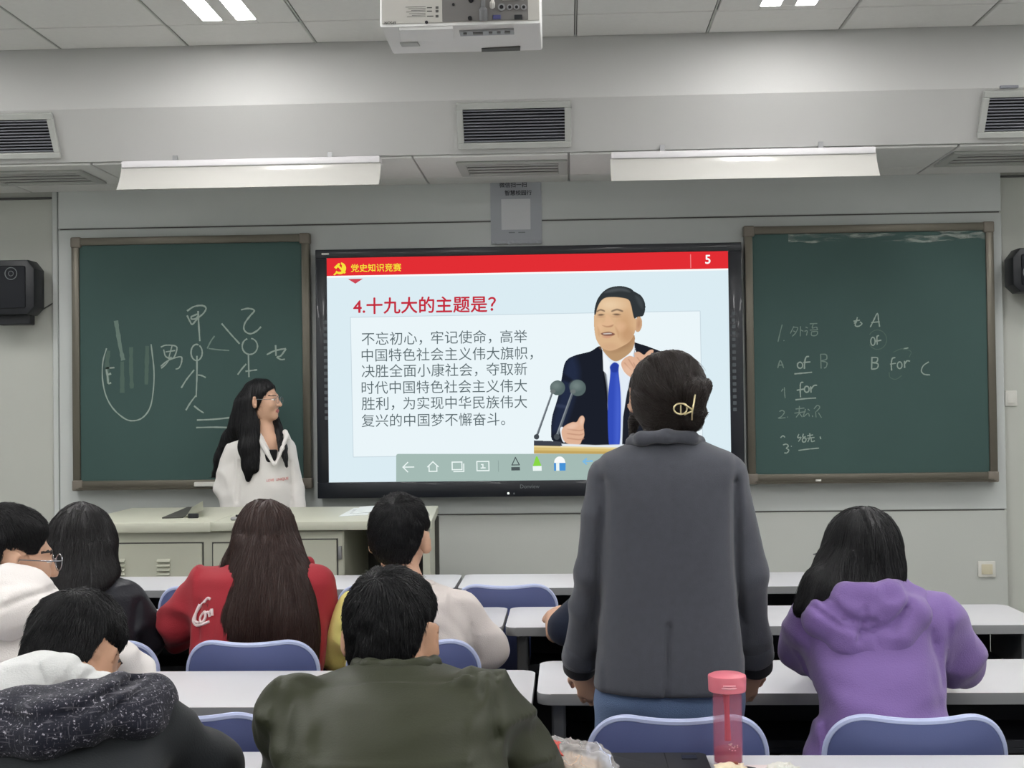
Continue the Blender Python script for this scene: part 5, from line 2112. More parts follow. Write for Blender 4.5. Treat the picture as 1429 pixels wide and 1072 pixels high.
def cloth(name, col, rough=.85, fine=700, bump=.35, sheen=.1, **k):
    return mat(name, col, rough, spec=.25, bump=bump, scale=fine, sheen=sheen, **k)
M_blazer = cloth('grey_wool', rgb(76, 78, 86), .9, 600, .25, .2, vary=.10, vscale=60)
M_blazer_in = cloth('blazer_lining', rgb(34, 34, 38), .8)
M_jeans = cloth('blue_denim', rgb(98, 118, 152), .85, 500, .5, vary=.12, vscale=14)
M_purple = cloth('purple_fleece', rgb(124, 100, 158), .95, 300, .3, .25, vary=.05, vscale=12)
M_olive = cloth('olive_nylon', rgb(48, 51, 36), .5, 260, .12, .05, vary=.06, vscale=8)
M_cream = cloth('beige_jersey', rgb(208, 200, 196), .9, 350, .3)
M_yellow = cloth('yellow_jersey', rgb(226, 216, 132), .9, 350, .3)
M_red = cloth('red_twill', rgb(158, 44, 54), .75, 400, .25)
M_leather = cloth('black_leather', rgb(38, 39, 45), .42, 160, .25, 0)
M_hoodw = cloth('white_fleece', rgb(224, 219, 216), .95, 300, .25, .2)
M_hoodg = cloth('pale_grey_fleece', rgb(206, 207, 206), .95, 300, .3, .2)
M_shirt = cloth('white_jersey', rgb(222, 219, 216), .9, 300, .25)
M_blackc = cloth('black_cloth', rgb(28, 29, 32), .8)
M_black2 = cloth('black_softshell', rgb(40, 43, 46), .7, 300, .2)
M_navy = cloth('navy_jersey', rgb(32, 38, 54), .9)
M_trouser = cloth('dark_trousers', rgb(38, 40, 48), .85)
M_shoe = mat('shoe', rgb(40, 40, 42), .5)
M_wire = mat('wire_frame', rgb(170, 172, 178), .25, metal=.9)
M_gold = mat('pale_gold', rgb(222, 208, 166), .28, metal=.85)

# speckled cloth of the patterned jacket
M_speck = cloth('speckled_cloth', rgb(30, 31, 42), .8)
nt = M_speck.node_tree
N, L = nt.nodes, nt.links
tc = N.new('ShaderNodeTexCoord')
def speck_layer(stretch, scale, lo, hi):
    mp = N.new('ShaderNodeMapping')
    mp.inputs['Scale'].default_value = stretch
    mp.inputs['Rotation'].default_value = (.2, .3, .1)
    n = N.new('ShaderNodeTexNoise')
    n.inputs['Scale'].default_value = scale
    n.inputs['Detail'].default_value = 2
    r = N.new('ShaderNodeMapRange')
    r.inputs['From Min'].default_value = lo
    r.inputs['From Max'].default_value = hi
    L.new(tc.outputs['Object'], mp.inputs['Vector'])
    L.new(mp.outputs['Vector'], n.inputs['Vector'])
    L.new(n.outputs['Fac'], r.inputs['Value'])
    return r.outputs['Result']
l1 = speck_layer((1, 1, 1), 180, .615, .71)
l2 = speck_layer((4, 4, .35), 75, .59, .68)
l3 = speck_layer((.35, .35, 4), 75, .60, .69)
mx = N.new('ShaderNodeMath'); mx.operation = 'MAXIMUM'
mx2 = N.new('ShaderNodeMath'); mx2.operation = 'MAXIMUM'
L.new(l2, mx.inputs[0]); L.new(l3, mx.inputs[1])
hm = N.new('ShaderNodeMath'); hm.operation = 'MULTIPLY'; hm.inputs[1].default_value = .2
L.new(mx.outputs[0], hm.inputs[0])
L.new(l1, mx2.inputs[0]); L.new(hm.outputs[0], mx2.inputs[1])
mc = N.new('ShaderNodeMix'); mc.data_type = 'RGBA'
mc.inputs['A'].default_value = rgb(34, 35, 46); mc.inputs['B'].default_value = rgb(178, 174, 184)
L.new(mx2.outputs[0], mc.inputs['Factor'])
L.new(mc.outputs['Result'], N['Principled BSDF'].inputs['Base Color'])


def bounds(secs, pts, pad=.12):
    P = [V3(s[1] - s[3], s[2] - s[4], s[0]) for s in secs] + [V3(s[1] + s[3], s[2] + s[4], s[0]) for s in secs] + [V3(*p) for p in pts]
    return np.min(P, 0) - pad, np.max(P, 0) + pad


def garment(name, body, m, secs, arms=(), h=.008, folds=(), k=.035, p=2.3, creases=(), extra=None, post=None):
    pts = [q for a in arms for q in a[0]]
    lo, hi = bounds(secs, pts)
    lo[2] = max(lo[2], 0.005)
    g = Grid(lo, hi, h)
    g.loft(secs, 0, p)
    for P, R in arms:
        g2 = [np.array(q, float) for q in P]
        for i in range(len(g2) - 1):
            g.cap(g2[i], g2[i + 1], R[i], R[i + 1], k if i == 0 else k * .6)
    if extra:
        extra(g)
    for f in folds:
        g.folds(*f[:2], seed=f[2], mask=f[3] if len(f) > 3 else None)
    for c in creases:
        g.crease(*c)
    if post:
        post(g)
    tuck(body, g)
    o = link_mesh(name, g.mesh(name), m, body)
    return o, g


def trousers(body, J, m, h=.011, shoes=True, name='trousers', top=None):
    P = [J[k] for k in ('pelvis', 'hipl', 'hipr', 'kl', 'kr', 'al', 'ar')]
    lo, hi = np.min(P, 0) - .2, np.max(P, 0) + .2
    lo[2] = max(.005, lo[2])
    g = Grid(lo, hi, h)
    g.ell(V3(*J['pelvis']) + V3(0, 0, .0), V3(.165 * (top or 1), .118, .125), 0, J.get('Rt', np.eye(3)))
    for a in 'lr':
        g.cap(J['hip' + a], J['k' + a], .094 * (top or 1), .070, .05)
        g.cap(J['k' + a], V3(*J['a' + a]) + V3(0, 0, .03), .069, .058, .03)
    g.folds(.008, (7, 7, 13), 21)
    link_mesh(name, g.mesh(name), m, body)
    if shoes:
        for a in 'lr':
            A = V3(*J['a' + a])
            g = Grid(A - V3(.2, .2, .12), A + V3(.2, .36, .12), .009)
            toe = A + J.get('toe', V3(0, .17, 0))
            g.cap(A, (A[0], A[1] - .0, .045), .050, .050)
            g.cap((A[0], A[1], .046), (toe[0], toe[1], .040), .045, .037, .02)
            g.plane((0, 0, -1), -.002)
            link_mesh('shoe', g.mesh('shoe'), M_shoe, body)


def seat_joints(xc, Ych, head, R, neck, sl, el, wl, sr, er, wr, pz=.53, lean=15, hips=.09, hand=None, knee=.40, **kw):
    pel = V3(xc, Ych + .19, pz)
    nk = V3(*neck)
    msh = (V3(*sl) + V3(*sr)) / 2
    ch = pel + (msh - pel) * .78
    ch[2] -= .02
    J = dict(pelvis=pel, chest=ch, belly=(pel + ch) / 2, neck=nk, head=V3(*head), R=R, Rt=rotm(pitch=lean),
             sl=V3(*sl), el=V3(*el), wl=V3(*wl), sr=V3(*sr), er=V3(*er), wr=V3(*wr))
    for a, sgn in (('l', -1), ('r', 1)):
        J['hip' + a] = pel + V3(sgn * hips, .03, -.01)
        J['k' + a] = pel + V3(sgn * (hips + .03), knee, -.02)
        J['a' + a] = V3(pel[0] + sgn * (hips + .03), pel[1] + knee - .02, .085)
    d = V3(*wl) - V3(*el)
    J['hl'] = (d, V3(.2, .2, -1), -1, 28)
    d = V3(*wr) - V3(*er)
    J['hr'] = (d, V3(-.2, .2, -1), 1, 28)
    J.update(kw)
    return J


def long_hair(name, body, m, lo, hi, build, h=.0055, n=2600, steps=9, step=.035, seed=2, groove=.0022, sel=None, rad=.0008, flow=down_flow, fly=.006, post=None):
    g = Grid(lo, hi, h)
    build(g)
    g.disp(lambda P: groove * vnoise(P * V3(95, 95, 5), seed) + .0035 * vnoise(P * V3(32, 32, 4), seed + 3))
    if post:
        post(g)
    tuck(body, g, True, .004)
    ex = g.strands(n, steps, step, flow, rad=rad, lift=.0035, seed=seed, sel=sel, jitter=.05, fly=fly)
    return link_mesh(name, g.mesh(name, ex), m, body), g


def surf_lines(name, body, g, m, lines, rad, lift=.0015):
    """thin seam or printed strokes drawn over the cloth: outlines in photo positions, dropped on the back of the garment"""
    bm = nb()
    for pts, Y in lines:
        P = np.array([npt(px, py, Y) for px, py in pts])
        P[:, 1] -= .25
        for _ in range(60):
            d = g.sample(P)
            P[:, 1] += np.clip(d - lift, -.01, .01)
        if len(P) > 2:
            P = np.array([tuple(q) for q in cat_rom([tuple(q) for q in P], 4)])
        tube(bm, [tuple(q) for q in P], rad, 6)
    return done(bm, name, m, body)


# ================= woman standing in the grey blazer =================
Y0 = 2.93
hc = npt(930, 552, Y0 + .05)
R = rotm(yaw=6, pitch=4)
J = dict(head=hc, R=R, hscale=.93, neck=npt(931, 622, Y0 + .0), chest=npt(933, 730, Y0), belly=npt(933, 850, Y0), pelvis=npt(934, 960, Y0 + .01),
         sl=npt(848, 662, Y0), el=npt(826, 805, Y0 + .02), wl=npt(816, 930, Y0 + .16), sr=npt(1020, 662, Y0), er=npt(1044, 805, Y0 + .02), wr=npt(1048, 928, Y0 + .16),
         hs=.92, neck_r=.05)
J['hl'] = (V3(.16, .22, -.85), V3(.35, .85, .2), -1, 38)
J['hr'] = (V3(-.16, .22, -.85), V3(-.35, .85, .2), 1, 38)
px_ = J['pelvis']
for a, s_ in (('l', -1), ('r', 1)):
    J['hip' + a] = px_ + V3(s_ * .085, 0, -.03)
    J['k' + a] = V3(px_[0] + s_ * .095, px_[1] + .02, .44)
    J['a' + a] = V3(px_[0] + s_ * .10, px_[1] - .0, .085)
woman = make_body('person', J, M_skin, .0055)
tag(woman, 'standing woman seen from behind in a long grey blazer, hair clipped up', 'person')
secs = [S(604, 900, 968, Y0 + .0, .048), S(614, 884, 978, Y0, .060), S(624, 862, 998, Y0, .072), S(636, 842, 1022, Y0, .086), S(655, 832, 1034, Y0, .098), S(690, 833, 1032, Y0, .108),
        S(750, 838, 1027, Y0, .112), S(840, 836, 1032, Y0, .112), S(920, 832, 1040, Y0, .122), S(976, 828, 1044, Y0, .130)]
armL = ([npt(852, 668, Y0), npt(829, 800, Y0 + .01), npt(811, 916, Y0 + .12)], [.050, .047, .041])
armR = ([npt(1008, 668, Y0), npt(1039, 800, Y0 + .01), npt(1053, 914, Y0 + .12)], [.050, .047, .041])
yb = Y0 - .05
def blz(g):
    g.plane((0, 0, -1), -at(935, 975, Y0 - .12).z, .01)
hemmask = lambda P: np.clip((1.25 - P[:, 2]) / .3, 0, 1)
o, gb = garment('blazer', woman, M_blazer, secs, [armL, armR], .0065,
                folds=[(.004, (7, 7, 2.2), 3), (.006, (5, 5, 9), 8, lambda P: (np.abs(P[:, 0] - hc[0]) > .155) * 1.0)], k=.028, p=2.5,
                creases=[([at(842, 672, yb), at(843, 700, yb), at(836, 800, yb), at(826, 900, yb), at(824, 950, yb)], .010, .012, False, Y0 + .03),
                         ([at(1026, 672, yb), at(1025, 700, yb), at(1030, 800, yb), at(1042, 900, yb), at(1046, 950, yb)], .010, .012, False, Y0 + .03),
                         ([at(934, 622, yb), at(933, 760, yb), at(931, 868, yb)], .0035, .0022, False, Y0),
                         ([at(931, 866, yb), at(928, 920, yb), at(926, 975, yb)], .0045, .010, False, Y0),
                         ([at(838, 640, yb), at(842, 672, yb)], .007, .006, False, Y0 + .03), ([at(1028, 640, yb), at(1026, 672, yb)], .007, .006, False, Y0 + .03),
                         ([at(850, 690, yb), at(880, 720, yb), at(900, 770, yb)], .022, .003, False, Y0), ([at(1010, 690, yb), at(985, 725, yb), at(968, 780, yb)], .022, .003, False, Y0)],
                post=blz)
# turned collar
g = Grid(npt(935, 610, Y0) - .2, npt(935, 610, Y0) + .2, .005)
ring = [npt(882, 618, Y0 - .01), npt(895, 611, Y0 - .052), npt(930, 607, Y0 - .070), npt(963, 610, Y0 - .052), npt(976, 617, Y0 - .01), npt(966, 616, Y0 + .06)]
ring0 = [npt(884, 610, Y0 + .04)] + ring
for a, b in zip(ring0, ring0[1:]):
    g.cap(a, b, .0105, .0105, .012)
low = [npt(882, 618, Y0 - .02), npt(896, 613, Y0 - .062), npt(930, 610, Y0 - .080), npt(965, 612, Y0 - .062), npt(975, 617, Y0 - .02)]
for a, b in zip(low, low[1:]):
    g.cap(a, b, .010, .010, .018)
link_mesh('collar', g.mesh('collar'), M_blazer, o)
for q, nm in ((armL, 'l'), (armR, 'r')):
    e_, w_ = q[0][1], q[0][2]
    u = (w_ - e_) / np.linalg.norm(w_ - e_)
    g = Grid(w_ - .13, w_ + .13, .005)
    g.cap(w_ - u * .020, w_ + u * .006, .0455, .0455)
    g.plane(u, u @ (w_ + u * .012), .006)
    g.plane(-u, -u @ (w_ - u * .040), .006)
    g.folds(.003, (10, 10, 10), 4)
    link_mesh('cuff', g.mesh('cuff'), M_blazer, o)
    g = Grid(w_ - .13, w_ + .13, .005)
    g.cap(w_, w_ + u * .03, .041, .040)
    g.plane(u, u @ (w_ + u * .048), .006)
    g.plane(-u, -u @ (w_ - u * .0), .0)
    link_mesh('cuff_lining', g.mesh('cuff_lining'), M_blazer_in, o)
trousers(woman, J, M_jeans, .009, True, 'jeans', .86)
# gathered hair, loose bun and side strands
def bld(g):
    g.ell(npt(933, 543, Y0 + .04), V3(.086, .098, .088))
    g.ell(npt(928, 562, Y0 + .02), V3(.068, .082, .066), .03)
    g.ell(npt(935, 598, Y0 - .01), V3(.052, .05, .045), .03)
    g.ell(npt(961, 549, Y0 - .04), V3(.040, .048, .038), .02, rotm(roll=20))
    g.ell(npt(967, 579, Y0 - .05), V3(.022, .034, .036), .016)
    g.chain([npt(892, 560, Y0 + .08), npt(884, 590, Y0 + .09), npt(879, 618, Y0 + .08)], [.016, .010, .004], .012)
    g.cap(npt(975, 575, Y0 - .05), npt(986, 576, Y0 - .04), .014, .004, .01)
    g.chain([npt(975, 545, Y0 - .03), npt(985, 538, Y0 - .03)], [.020, .014], .012)
    g.crease([at(905, 500, Y0 - .03), at(930, 535, Y0 - .06), at(950, 555, Y0 - .06)], .006, .004, False, Y0 + .05)
    g.crease([at(885, 540, Y0 - .03), at(915, 560, Y0 - .06), at(945, 565, Y0 - .06)], .006, .004, False, Y0 + .05)
    g.crease([at(960, 500, Y0 - .03), at(962, 530, Y0 - .06), at(955, 560, Y0 - .06)], .006, .004, False, Y0 + .05)
ctr = npt(955, 568, Y0 - .06)
def gather(P):
    d = ctr - P
    r = np.linalg.norm(d, axis=1)[:, None]
    return d / (r + 1e-6) + V3(0, 0, -.35)
long_hair('hair', woman, M_hdbrown, npt(930, 550, Y0) - V3(.2, .25, .2), npt(930, 550, Y0) + V3(.2, .25, .2), bld, .0048, 3600, 6, .018, 5, .0012, None, .0008, gather, .004)
bm = nb()
Yc = Y0 - .098
cl = [[(941, 568), (945, 564), (953, 563.5), (958, 566), (958, 574), (952, 578), (945, 577), (941, 573)], ]
tube(bm, cat_rom([at(px, py, Yc) for px, py in cl[0]], 4, True), .0020, 8, closed=True)
tube(bm, [at(950, 565, Yc), at(950, 577, Yc)], .0018, 8)
tube(bm, cat_rom([at(955, 565, Yc), at(962, 569, Yc - .004), at(966, 573, Yc), at(961, 576, Yc - .004), at(955, 579, Yc)], 4), .0020, 8)
tube(bm, cat_rom([at(970, 551, Yc + .01), at(968, 565, Yc), at(966, 575, Yc), at(965.5, 586, Yc + .01)], 4), .0020, 8)
done(bm, 'hair_clip', M_gold, woman)

# ================= student in the purple hoodie =================
Yh = 2.98
hc = npt(1203, 772, Yh + .09)
R = rotm(yaw=4, pitch=14)
sl, sr = npt(1135, 868, Yh), npt(1298, 862, Yh)
el, er = npt(1110, 918, Yh + .14), npt(1343, 940, Yh + .10)
wl, wr = npt(1165, 900, Yh + .42), npt(1300, 925, Yh + .36)
wl[2] = .80; wr[2] = .80
J = seat_joints(npt(1228, 1000, 2.85)[0], C3R, hc, R, npt(1210, 838, Yh + .02), sl, el, wl, sr, er, wr, lean=8, hscale=.95)
purple = make_body('person', J, M_skin, .008)
tag(purple, 'student in a purple hoodie with straight black hair, seated at the right', 'person')
secs = [S(816, 1168, 1258, Yh + .02, .055), S(828, 1150, 1276, Yh + .01, .075), S(842, 1134, 1294, Yh, .095), S(862, 1122, 1308, Yh, .112), S(900, 1122, 1314, Yh - .02, .128), S(945, 1128, 1316, Yh - .06, .135),
        S(990, 1135, 1318, Yh - .10, .130), S(1045, 1130, 1330, 2.86, .12), S(1100, 1125, 1340, 2.86, .12)]
armL = ([npt(1140, 868, Yh), npt(1121, 908, Yh + .08), wl], [.056, .048, .042])
armR = ([npt(1298, 866, Yh), npt(1333, 912, Yh + .05), npt(1345, 930, Yh + .12)], [.066, .055, .050])
arm_mask = lambda P: 1.0 * (np.abs(P[:, 0] - hc[0]) > .16)
yb = Yh - .1
o, gp = garment('hoodie', purple, M_purple, secs, [armL, armR], .0075,
                folds=[(.009, (4, 4, 10), 4), (.012, (6, 6, 11), 12, arm_mask)], k=.05,
                creases=[([at(1130, 885, yb), at(1128, 920, yb), at(1140, 960, yb), at(1148, 1040, yb)], .012, .010, False, Yh),
                         ([at(1302, 885, yb), at(1310, 920, yb), at(1312, 955, yb)], .012, .012, False, Yh),
                         ([at(1302, 900, yb), at(1292, 940, yb), at(1300, 975, yb)], .014, .006, False, Yh),
                         ([at(1150, 930, yb), at(1200, 948, yb), at(1260, 940, yb)], .018, -.004, False, Yh), ([at(1170, 965, yb), at(1230, 975, yb), at(1290, 962, yb)], .016, -.004, False, Yh),
                         ([at(1150, 975, yb), at(1148, 1010, yb), at(1156, 1040, yb)], .012, .008, False, Yh), ([at(1140, 960, yb), at(1160, 1000, yb)], .012, .006, False, Yh)])
g = Grid(npt(1205, 860, Yh) - V3(.25, .25, .18), npt(1205, 860, Yh) + V3(.25, .2, .18), .0055)
hb = Yh - .085
g.chain([npt(1130, 846, Yh - .01), npt(1142, 864, hb), npt(1182, 894, hb - .025), npt(1227, 914, hb - .035)], [.024, .030, .028, .018], .03)
g.chain([npt(1280, 834, Yh - .01), npt(1274, 858, hb), npt(1256, 890, hb - .025), npt(1227, 914, hb - .035)], [.024, .030, .028, .018], .03)
g.ell(npt(1208, 858, hb + .005), V3(.105, .050, .060), .05)
g.chain([npt(1150, 836, Yh + .0), npt(1170, 848, hb - .01), npt(1205, 858, hb - .025), npt(1245, 848, hb - .01), npt(1266, 828, Yh)], [.022, .026, .026, .026, .022], .02)
g.chain([npt(1160, 826, Yh + .03), npt(1180, 828, hb), npt(1210, 832, hb - .01), npt(1240, 826, hb), npt(1260, 818, Yh + .03)], [.02, .022, .022, .022, .02], .02)
hbk = hb - .03
for cr in ([(1138, 850), (1170, 872), (1205, 882), (1240, 872), (1272, 842)], [(1160, 838), (1180, 858), (1200, 868), (1218, 866)], [(1205, 850), (1203, 875), (1196, 892)], [(1265, 850), (1252, 870), (1244, 880)], [(1150, 842), (1175, 862), (1186, 866)]):
    g.crease([at(px, py, hbk) for px, py in cr], .0075, .009, False, Yh + .02)
g.crease([at(1213, 864, hbk), at(1219, 890, hbk), at(1226, 916, hbk)], .004, .004, False, Yh + .02)
g.folds(.004, (14, 14, 20), 6)
link_mesh('hood', g.mesh('hood'), M_purple, o)
g = Grid(npt(1350, 948, Yh + .13) - .14, npt(1350, 948, Yh + .13) + .14, .006)
trousers(purple, J, M_trouser)
def bld(g):
    g.ell(npt(1204, 768, Yh + .08), V3(.0905, .102, .104))
    g.loft([S(765, 1150, 1257, Yh + .07, .095), S(790, 1146, 1258, Yh + .05, .085), S(806, 1142, 1258, Yh + .03, .078), S(818, 1136, 1254, Yh + .01, .075)], .01, 2.2)
    g.chain([npt(1158, 785, Yh + .04), npt(1140, 818, Yh - .02), npt(1117, 850, Yh - .05)], [.03, .030, .012], .03)
    g.chain([npt(1170, 795, Yh + .0), npt(1152, 826, Yh - .06), npt(1128, 850, Yh - .085)], [.03, .024, .006], .03)
    g.chain([npt(1246, 790, Yh + .02), npt(1248, 815, Yh - .01)], [.024, .016], .02)
    g.crease([at(1205, 707, Yh - .02), at(1214, 735, Yh - .02), at(1224, 770, Yh - .02), at(1216, 806, Yh - .02)], .0045, .007, False, Yh + .12)
    g.crease([at(1224, 775, Yh - .02), at(1232, 808, Yh - .02)], .005, .006, False, Yh + .12)
def flowp(P):
    d = P - npt(1208, 712, Yh + .06)
    d[:, 2] = -np.abs(d[:, 2]) - .06
    d[:, 0] *= .8
    left = np.clip((P[:, 2] * -1 + (at(1200, 790, Yh).z)) / .06, 0, 1) * (P[:, 0] < npt(1195, 790, Yh)[0])
    d = d / (np.linalg.norm(d, axis=1)[:, None] + 1e-6)
    d[:, 0] -= left * .8
    return d + V3(0, 0, -.8)
long_hair('hair', purple, M_hblack, npt(1195, 770, Yh) - V3(.2, .25, .2), npt(1195, 770, Yh) + V3(.2, .25, .2), bld, .0052, 3200, 7, .022, 6, .0014, None, .0008, flowp, .004)
glasses(purple, hc + V3(-.012, 0, .0), rotm(yaw=10, pitch=10), 1.02, M_wire)

# ================= man in the olive bomber jacket =================
hc = npt(547, 886, 2.42)
R = rotm(yaw=-11, pitch=12)
sl, sr = npt(412, 985, 2.20), npt(680, 978, 2.22)
el, er = npt(405, 1120, 2.30), npt(728, 1082, 2.30)
wl, wr = npt(480, 1095, 2.52), npt(650, 1085, 2.55)
el[2] = max(el[2], .80); er[2] = .80; wl[2] = wr[2] = .80
J = seat_joints(npt(545, 1100, 2.0)[0], 1.80, hc, R, npt(553, 938, 2.375), sl, el, wl, sr, er, wr, lean=22, hscale=1.0, fat=1.05)
olive = make_body('person', J, M_skin2, .0065)
tag(olive, 'short-haired man in an olive green jacket seen from behind, at the bottom centre', 'person')
secs = [S(918, 505, 604, 2.32, .062), S(928, 490, 614, 2.31, .078), S(940, 458, 648, 2.29, .095), S(955, 420, 682, 2.26, .112), S(980, 396, 694, 2.22, .130), S(1020, 386, 700, 2.18, .140), S(1072, 384, 704, 2.12, .140),
        S(1130, 392, 700, 2.06, .135), S(1200, 400, 690, 2.0, .13)]
armL = ([npt(420, 992, 2.22), npt(408, 1100, 2.28), V3(wl[0] - .04, wl[1], wl[2])], [.068, .064, .05])
armR = ([npt(672, 985, 2.24), npt(728, 1068, 2.29), wr], [.068, .066, .05])
yb = 2.08
ol = lambda *q: [at(px, py, yb) for px, py in q]
o, go = garment('bomber_jacket', olive, M_olive, secs, [armL, armR], .0065,
                folds=[(.012, (4, 4, 8), 2), (.016, (7, 7, 12), 5, lambda P: 1.0 * (np.abs(P[:, 0] - hc[0]) > .165))], k=.045, p=2.4,
                creases=[(ol((682, 945), (684, 965), (686, 1000), (690, 1040)), .008, .012, False, 2.22),
                         (ol((676, 950), (679, 985)), .012, -.012, False, 2.22),
                         (ol((450, 955), (490, 972), (530, 975), (575, 960), (600, 945)), .011, -.012, False, 2.2), (ol((470, 985), (540, 998), (600, 985), (640, 965)), .016, -.011, False, 2.2),
                         (ol((440, 1058), (520, 1054), (600, 1058), (660, 1052)), .006, -.009, False, 2.2), (ol((440, 1064), (540, 1062), (640, 1064)), .007, .005, False, 2.2),
                         (ol((392, 1000), (398, 1040), (392, 1075)), .012, .010, False, 2.22), (ol((405, 975), (440, 1000), (455, 1040)), .016, .010, False, 2.2),
                         (ol((500, 935), (560, 945), (600, 935)), .008, .006, False, 2.24), (ol((420, 1030), (450, 1000), (500, 985)), .012, -.004, False, 2.2)])
g = Grid(npt(550, 925, 2.3) - .18, npt(550, 925, 2.3) + .18, .005)
ring = [npt(503, 926, 2.38), npt(500, 929, 2.33), npt(514, 931, 2.29), npt(550, 932, 2.275), npt(588, 930, 2.285), npt(606, 927, 2.33), npt(603, 924, 2.38)]
for a, b in zip(ring, ring[1:]):
    g.cap(a, b, .012, .012, .02)
g.folds(.002, (30, 30, 6), 3)
link_mesh('collar', g.mesh('collar'), M_olive, o)
trousers(olive, J, M_trouser)
short_hair('hair', olive, hc, R, .98, M_hblack, .0045, 6500, 1.0, 3, -.118, (-.008, -.085, .085), .028)

# ================= man in the patterned jacket =================
hc = npt(106, 920, 2.40)
R = rotm(yaw=-16, pitch=30)
sl, sr = npt(-10, 1005, 2.16), npt(205, 1000, 2.20)
el, er = npt(-40, 1110, 2.30), npt(290, 1085, 2.32)
wl, wr = npt(60, 1080, 2.52), npt(220, 1075, 2.55)
el[2] = er[2] = wl[2] = wr[2] = .80
J = seat_joints(npt(80, 1100, 2.0)[0], 1.76, hc, R, npt(105, 975, 2.28), sl, el, wl, sr, er, wr, lean=24, hscale=1.0)
patt = make_body('person', J, M_skin2, .0065)
tag(patt, 'man with bent head in a black jacket with a speckled hood, at the bottom left', 'person')
secs = [S(962, 45, 160, 2.28, .07), S(972, 15, 175, 2.26, .09), S(985, -15, 195, 2.24, .11), S(1010, -40, 212, 2.20, .125), S(1040, -52, 218, 2.16, .135), S(1072, -58, 220, 2.11, .14), S(1130, -50, 215, 2.05, .135), S(1200, -40, 205, 1.98, .13)]
armL = ([npt(-8, 1010, 2.2), npt(-40, 1100, 2.28), wl], [.066, .062, .05])
armR = ([npt(205, 1008, 2.21), npt(282, 1078, 2.30), wr], [.066, .064, .05])
o, gj = garment('black_jacket', patt, M_black2, secs, [armL, armR], .007, folds=[(.005, (5, 5, 8), 22), (.008, (6, 6, 10), 23, lambda P: 1.0 * (P[:, 0] > npt(215, 1050, 2.2)[0]))], k=.05, p=2.4)
g = Grid(npt(90, 1000, 2.15) - V3(.28, .2, .16), npt(90, 1000, 2.15) + V3(.28, .25, .16), .0055)
g.chain([npt(-60, 1008, 2.15), npt(-10, 1018, 2.08), npt(60, 1018, 2.06), npt(120, 1002, 2.075), npt(160, 980, 2.12), npt(184, 966, 2.20)], [.040, .042, .042, .038, .030, .022], .03)
g.chain([npt(-40, 990, 2.18), npt(40, 996, 2.11), npt(110, 984, 2.12), npt(165, 962, 2.18), npt(180, 958, 2.24)], [.03, .036, .034, .026, .018], .03)
g.ell(npt(202, 988, 2.19), V3(.050, .075, .056), .02, rotm(roll=25))
g.ell(npt(186, 1002, 2.14), V3(.042, .05, .040), .03)
pb = 2.05
for cr in ([(-40, 992), (30, 1000), (100, 992), (150, 970), (180, 958)], [(-40, 1003), (60, 1008), (120, 990), (172, 962)], [(140, 1000), (170, 985), (195, 955)]):
    g.crease([at(px, py, pb) for px, py in cr], .006, .008, False, 2.2)
g.folds(.005, (10, 10, 16), 31)
link_mesh('speckled_hood', g.mesh('speckled_hood'), M_speck, o)
g = Grid(npt(90, 950, 2.2) - V3(.2, .2, .14), npt(90, 950, 2.2) + V3(.2, .25, .14), .0055)
g.ell(npt(85, 964, 2.245), V3(.085, .075, .046), 0, rotm(roll=8))
g.chain([npt(36, 940, 2.28), npt(58, 934, 2.24), npt(95, 945, 2.205), npt(135, 962, 2.23), npt(163, 964, 2.30)], [.024, .028, .030, .024, .015], .03)
g.ell(npt(30, 965, 2.23), V3(.08, .07, .05), .04)
g.ell(npt(120, 968, 2.235), V3(.07, .06, .035), .03)
for cr in ([(103, 925), (92, 950), (76, 980)], [(122, 940), (105, 960), (98, 978)], [(40, 930), (60, 955), (50, 975)]):
    g.crease([at(px, py, 2.17) for px, py in cr], .0055, .006, False, 2.3)
g.folds(.004, (12, 12, 16), 17)
link_mesh('grey_hood', g.mesh('grey_hood'), M_hoodg, o)
trousers(patt, J, M_trouser)
short_hair('hair', patt, hc, R, .99, M_hblack, .0045, 6500, 1.0, 8, -.072, (.0, -.070, .095), .030)

# ================= man in the white hoodie with glasses =================
Yw = 2.97
hc = npt(15, 781, Yw + .06)
R = rotm(yaw=-50, pitch=6)
sl, sr = npt(-85, 880, Yw), npt(92, 882, Yw)
el, er = npt(-110, 950, Yw + .1), npt(172, 940, Yw + .14)
wl, wr = npt(-40, 930, Yw + .36), npt(100, 915, Yw + .40)
for q in (el, er, wl, wr):
    q[2] = .81
J = seat_joints(npt(0, 1000, 2.85)[0], C3L, hc, R, npt(12, 850, Yw + .0), sl, el, wl, sr, er, wr, lean=10)
whit = make_body('person', J, M_skin, .006)
tag(whit, 'man with glasses in a white hoodie, head turned right, at the left edge', 'person')
secs = [S(838, -25, 55, Yw, .06), S(848, -50, 72, Yw, .085), S(862, -75, 88, Yw, .105), S(885, -92, 102, Yw, .118), S(930, -100, 108, Yw - .03, .128), S(1000, -100, 105, Yw - .08, .13), S(1060, -100, 105, 2.86, .125)]
armL = ([sl, npt(-112, 945, Yw + .08), wl], [.062, .056, .045])
armR = ([sr, npt(158, 930, Yw + .10), npt(178, 944, Yw + .16), wr], [.062, .058, .055, .045])
o, gw = garment('white_hoodie', whit, M_hoodw, secs, [armL, armR], .0075, folds=[(.009, (5, 5, 9), 41), (.011, (7, 7, 11), 44, lambda P: 1.0 * (P[:, 0] > npt(110, 900, Yw)[0]))], k=.05)
g = Grid(npt(10, 840, Yw) - V3(.25, .25, .16), npt(10, 840, Yw) + V3(.25, .2, .16), .0055)
g.chain([npt(-60, 838, Yw + .0), npt(-30, 850, Yw - .08), npt(10, 856, Yw - .11), npt(44, 850, Yw - .08), npt(66, 838, Yw + .01)], [.035, .045, .05, .042, .028], .04)
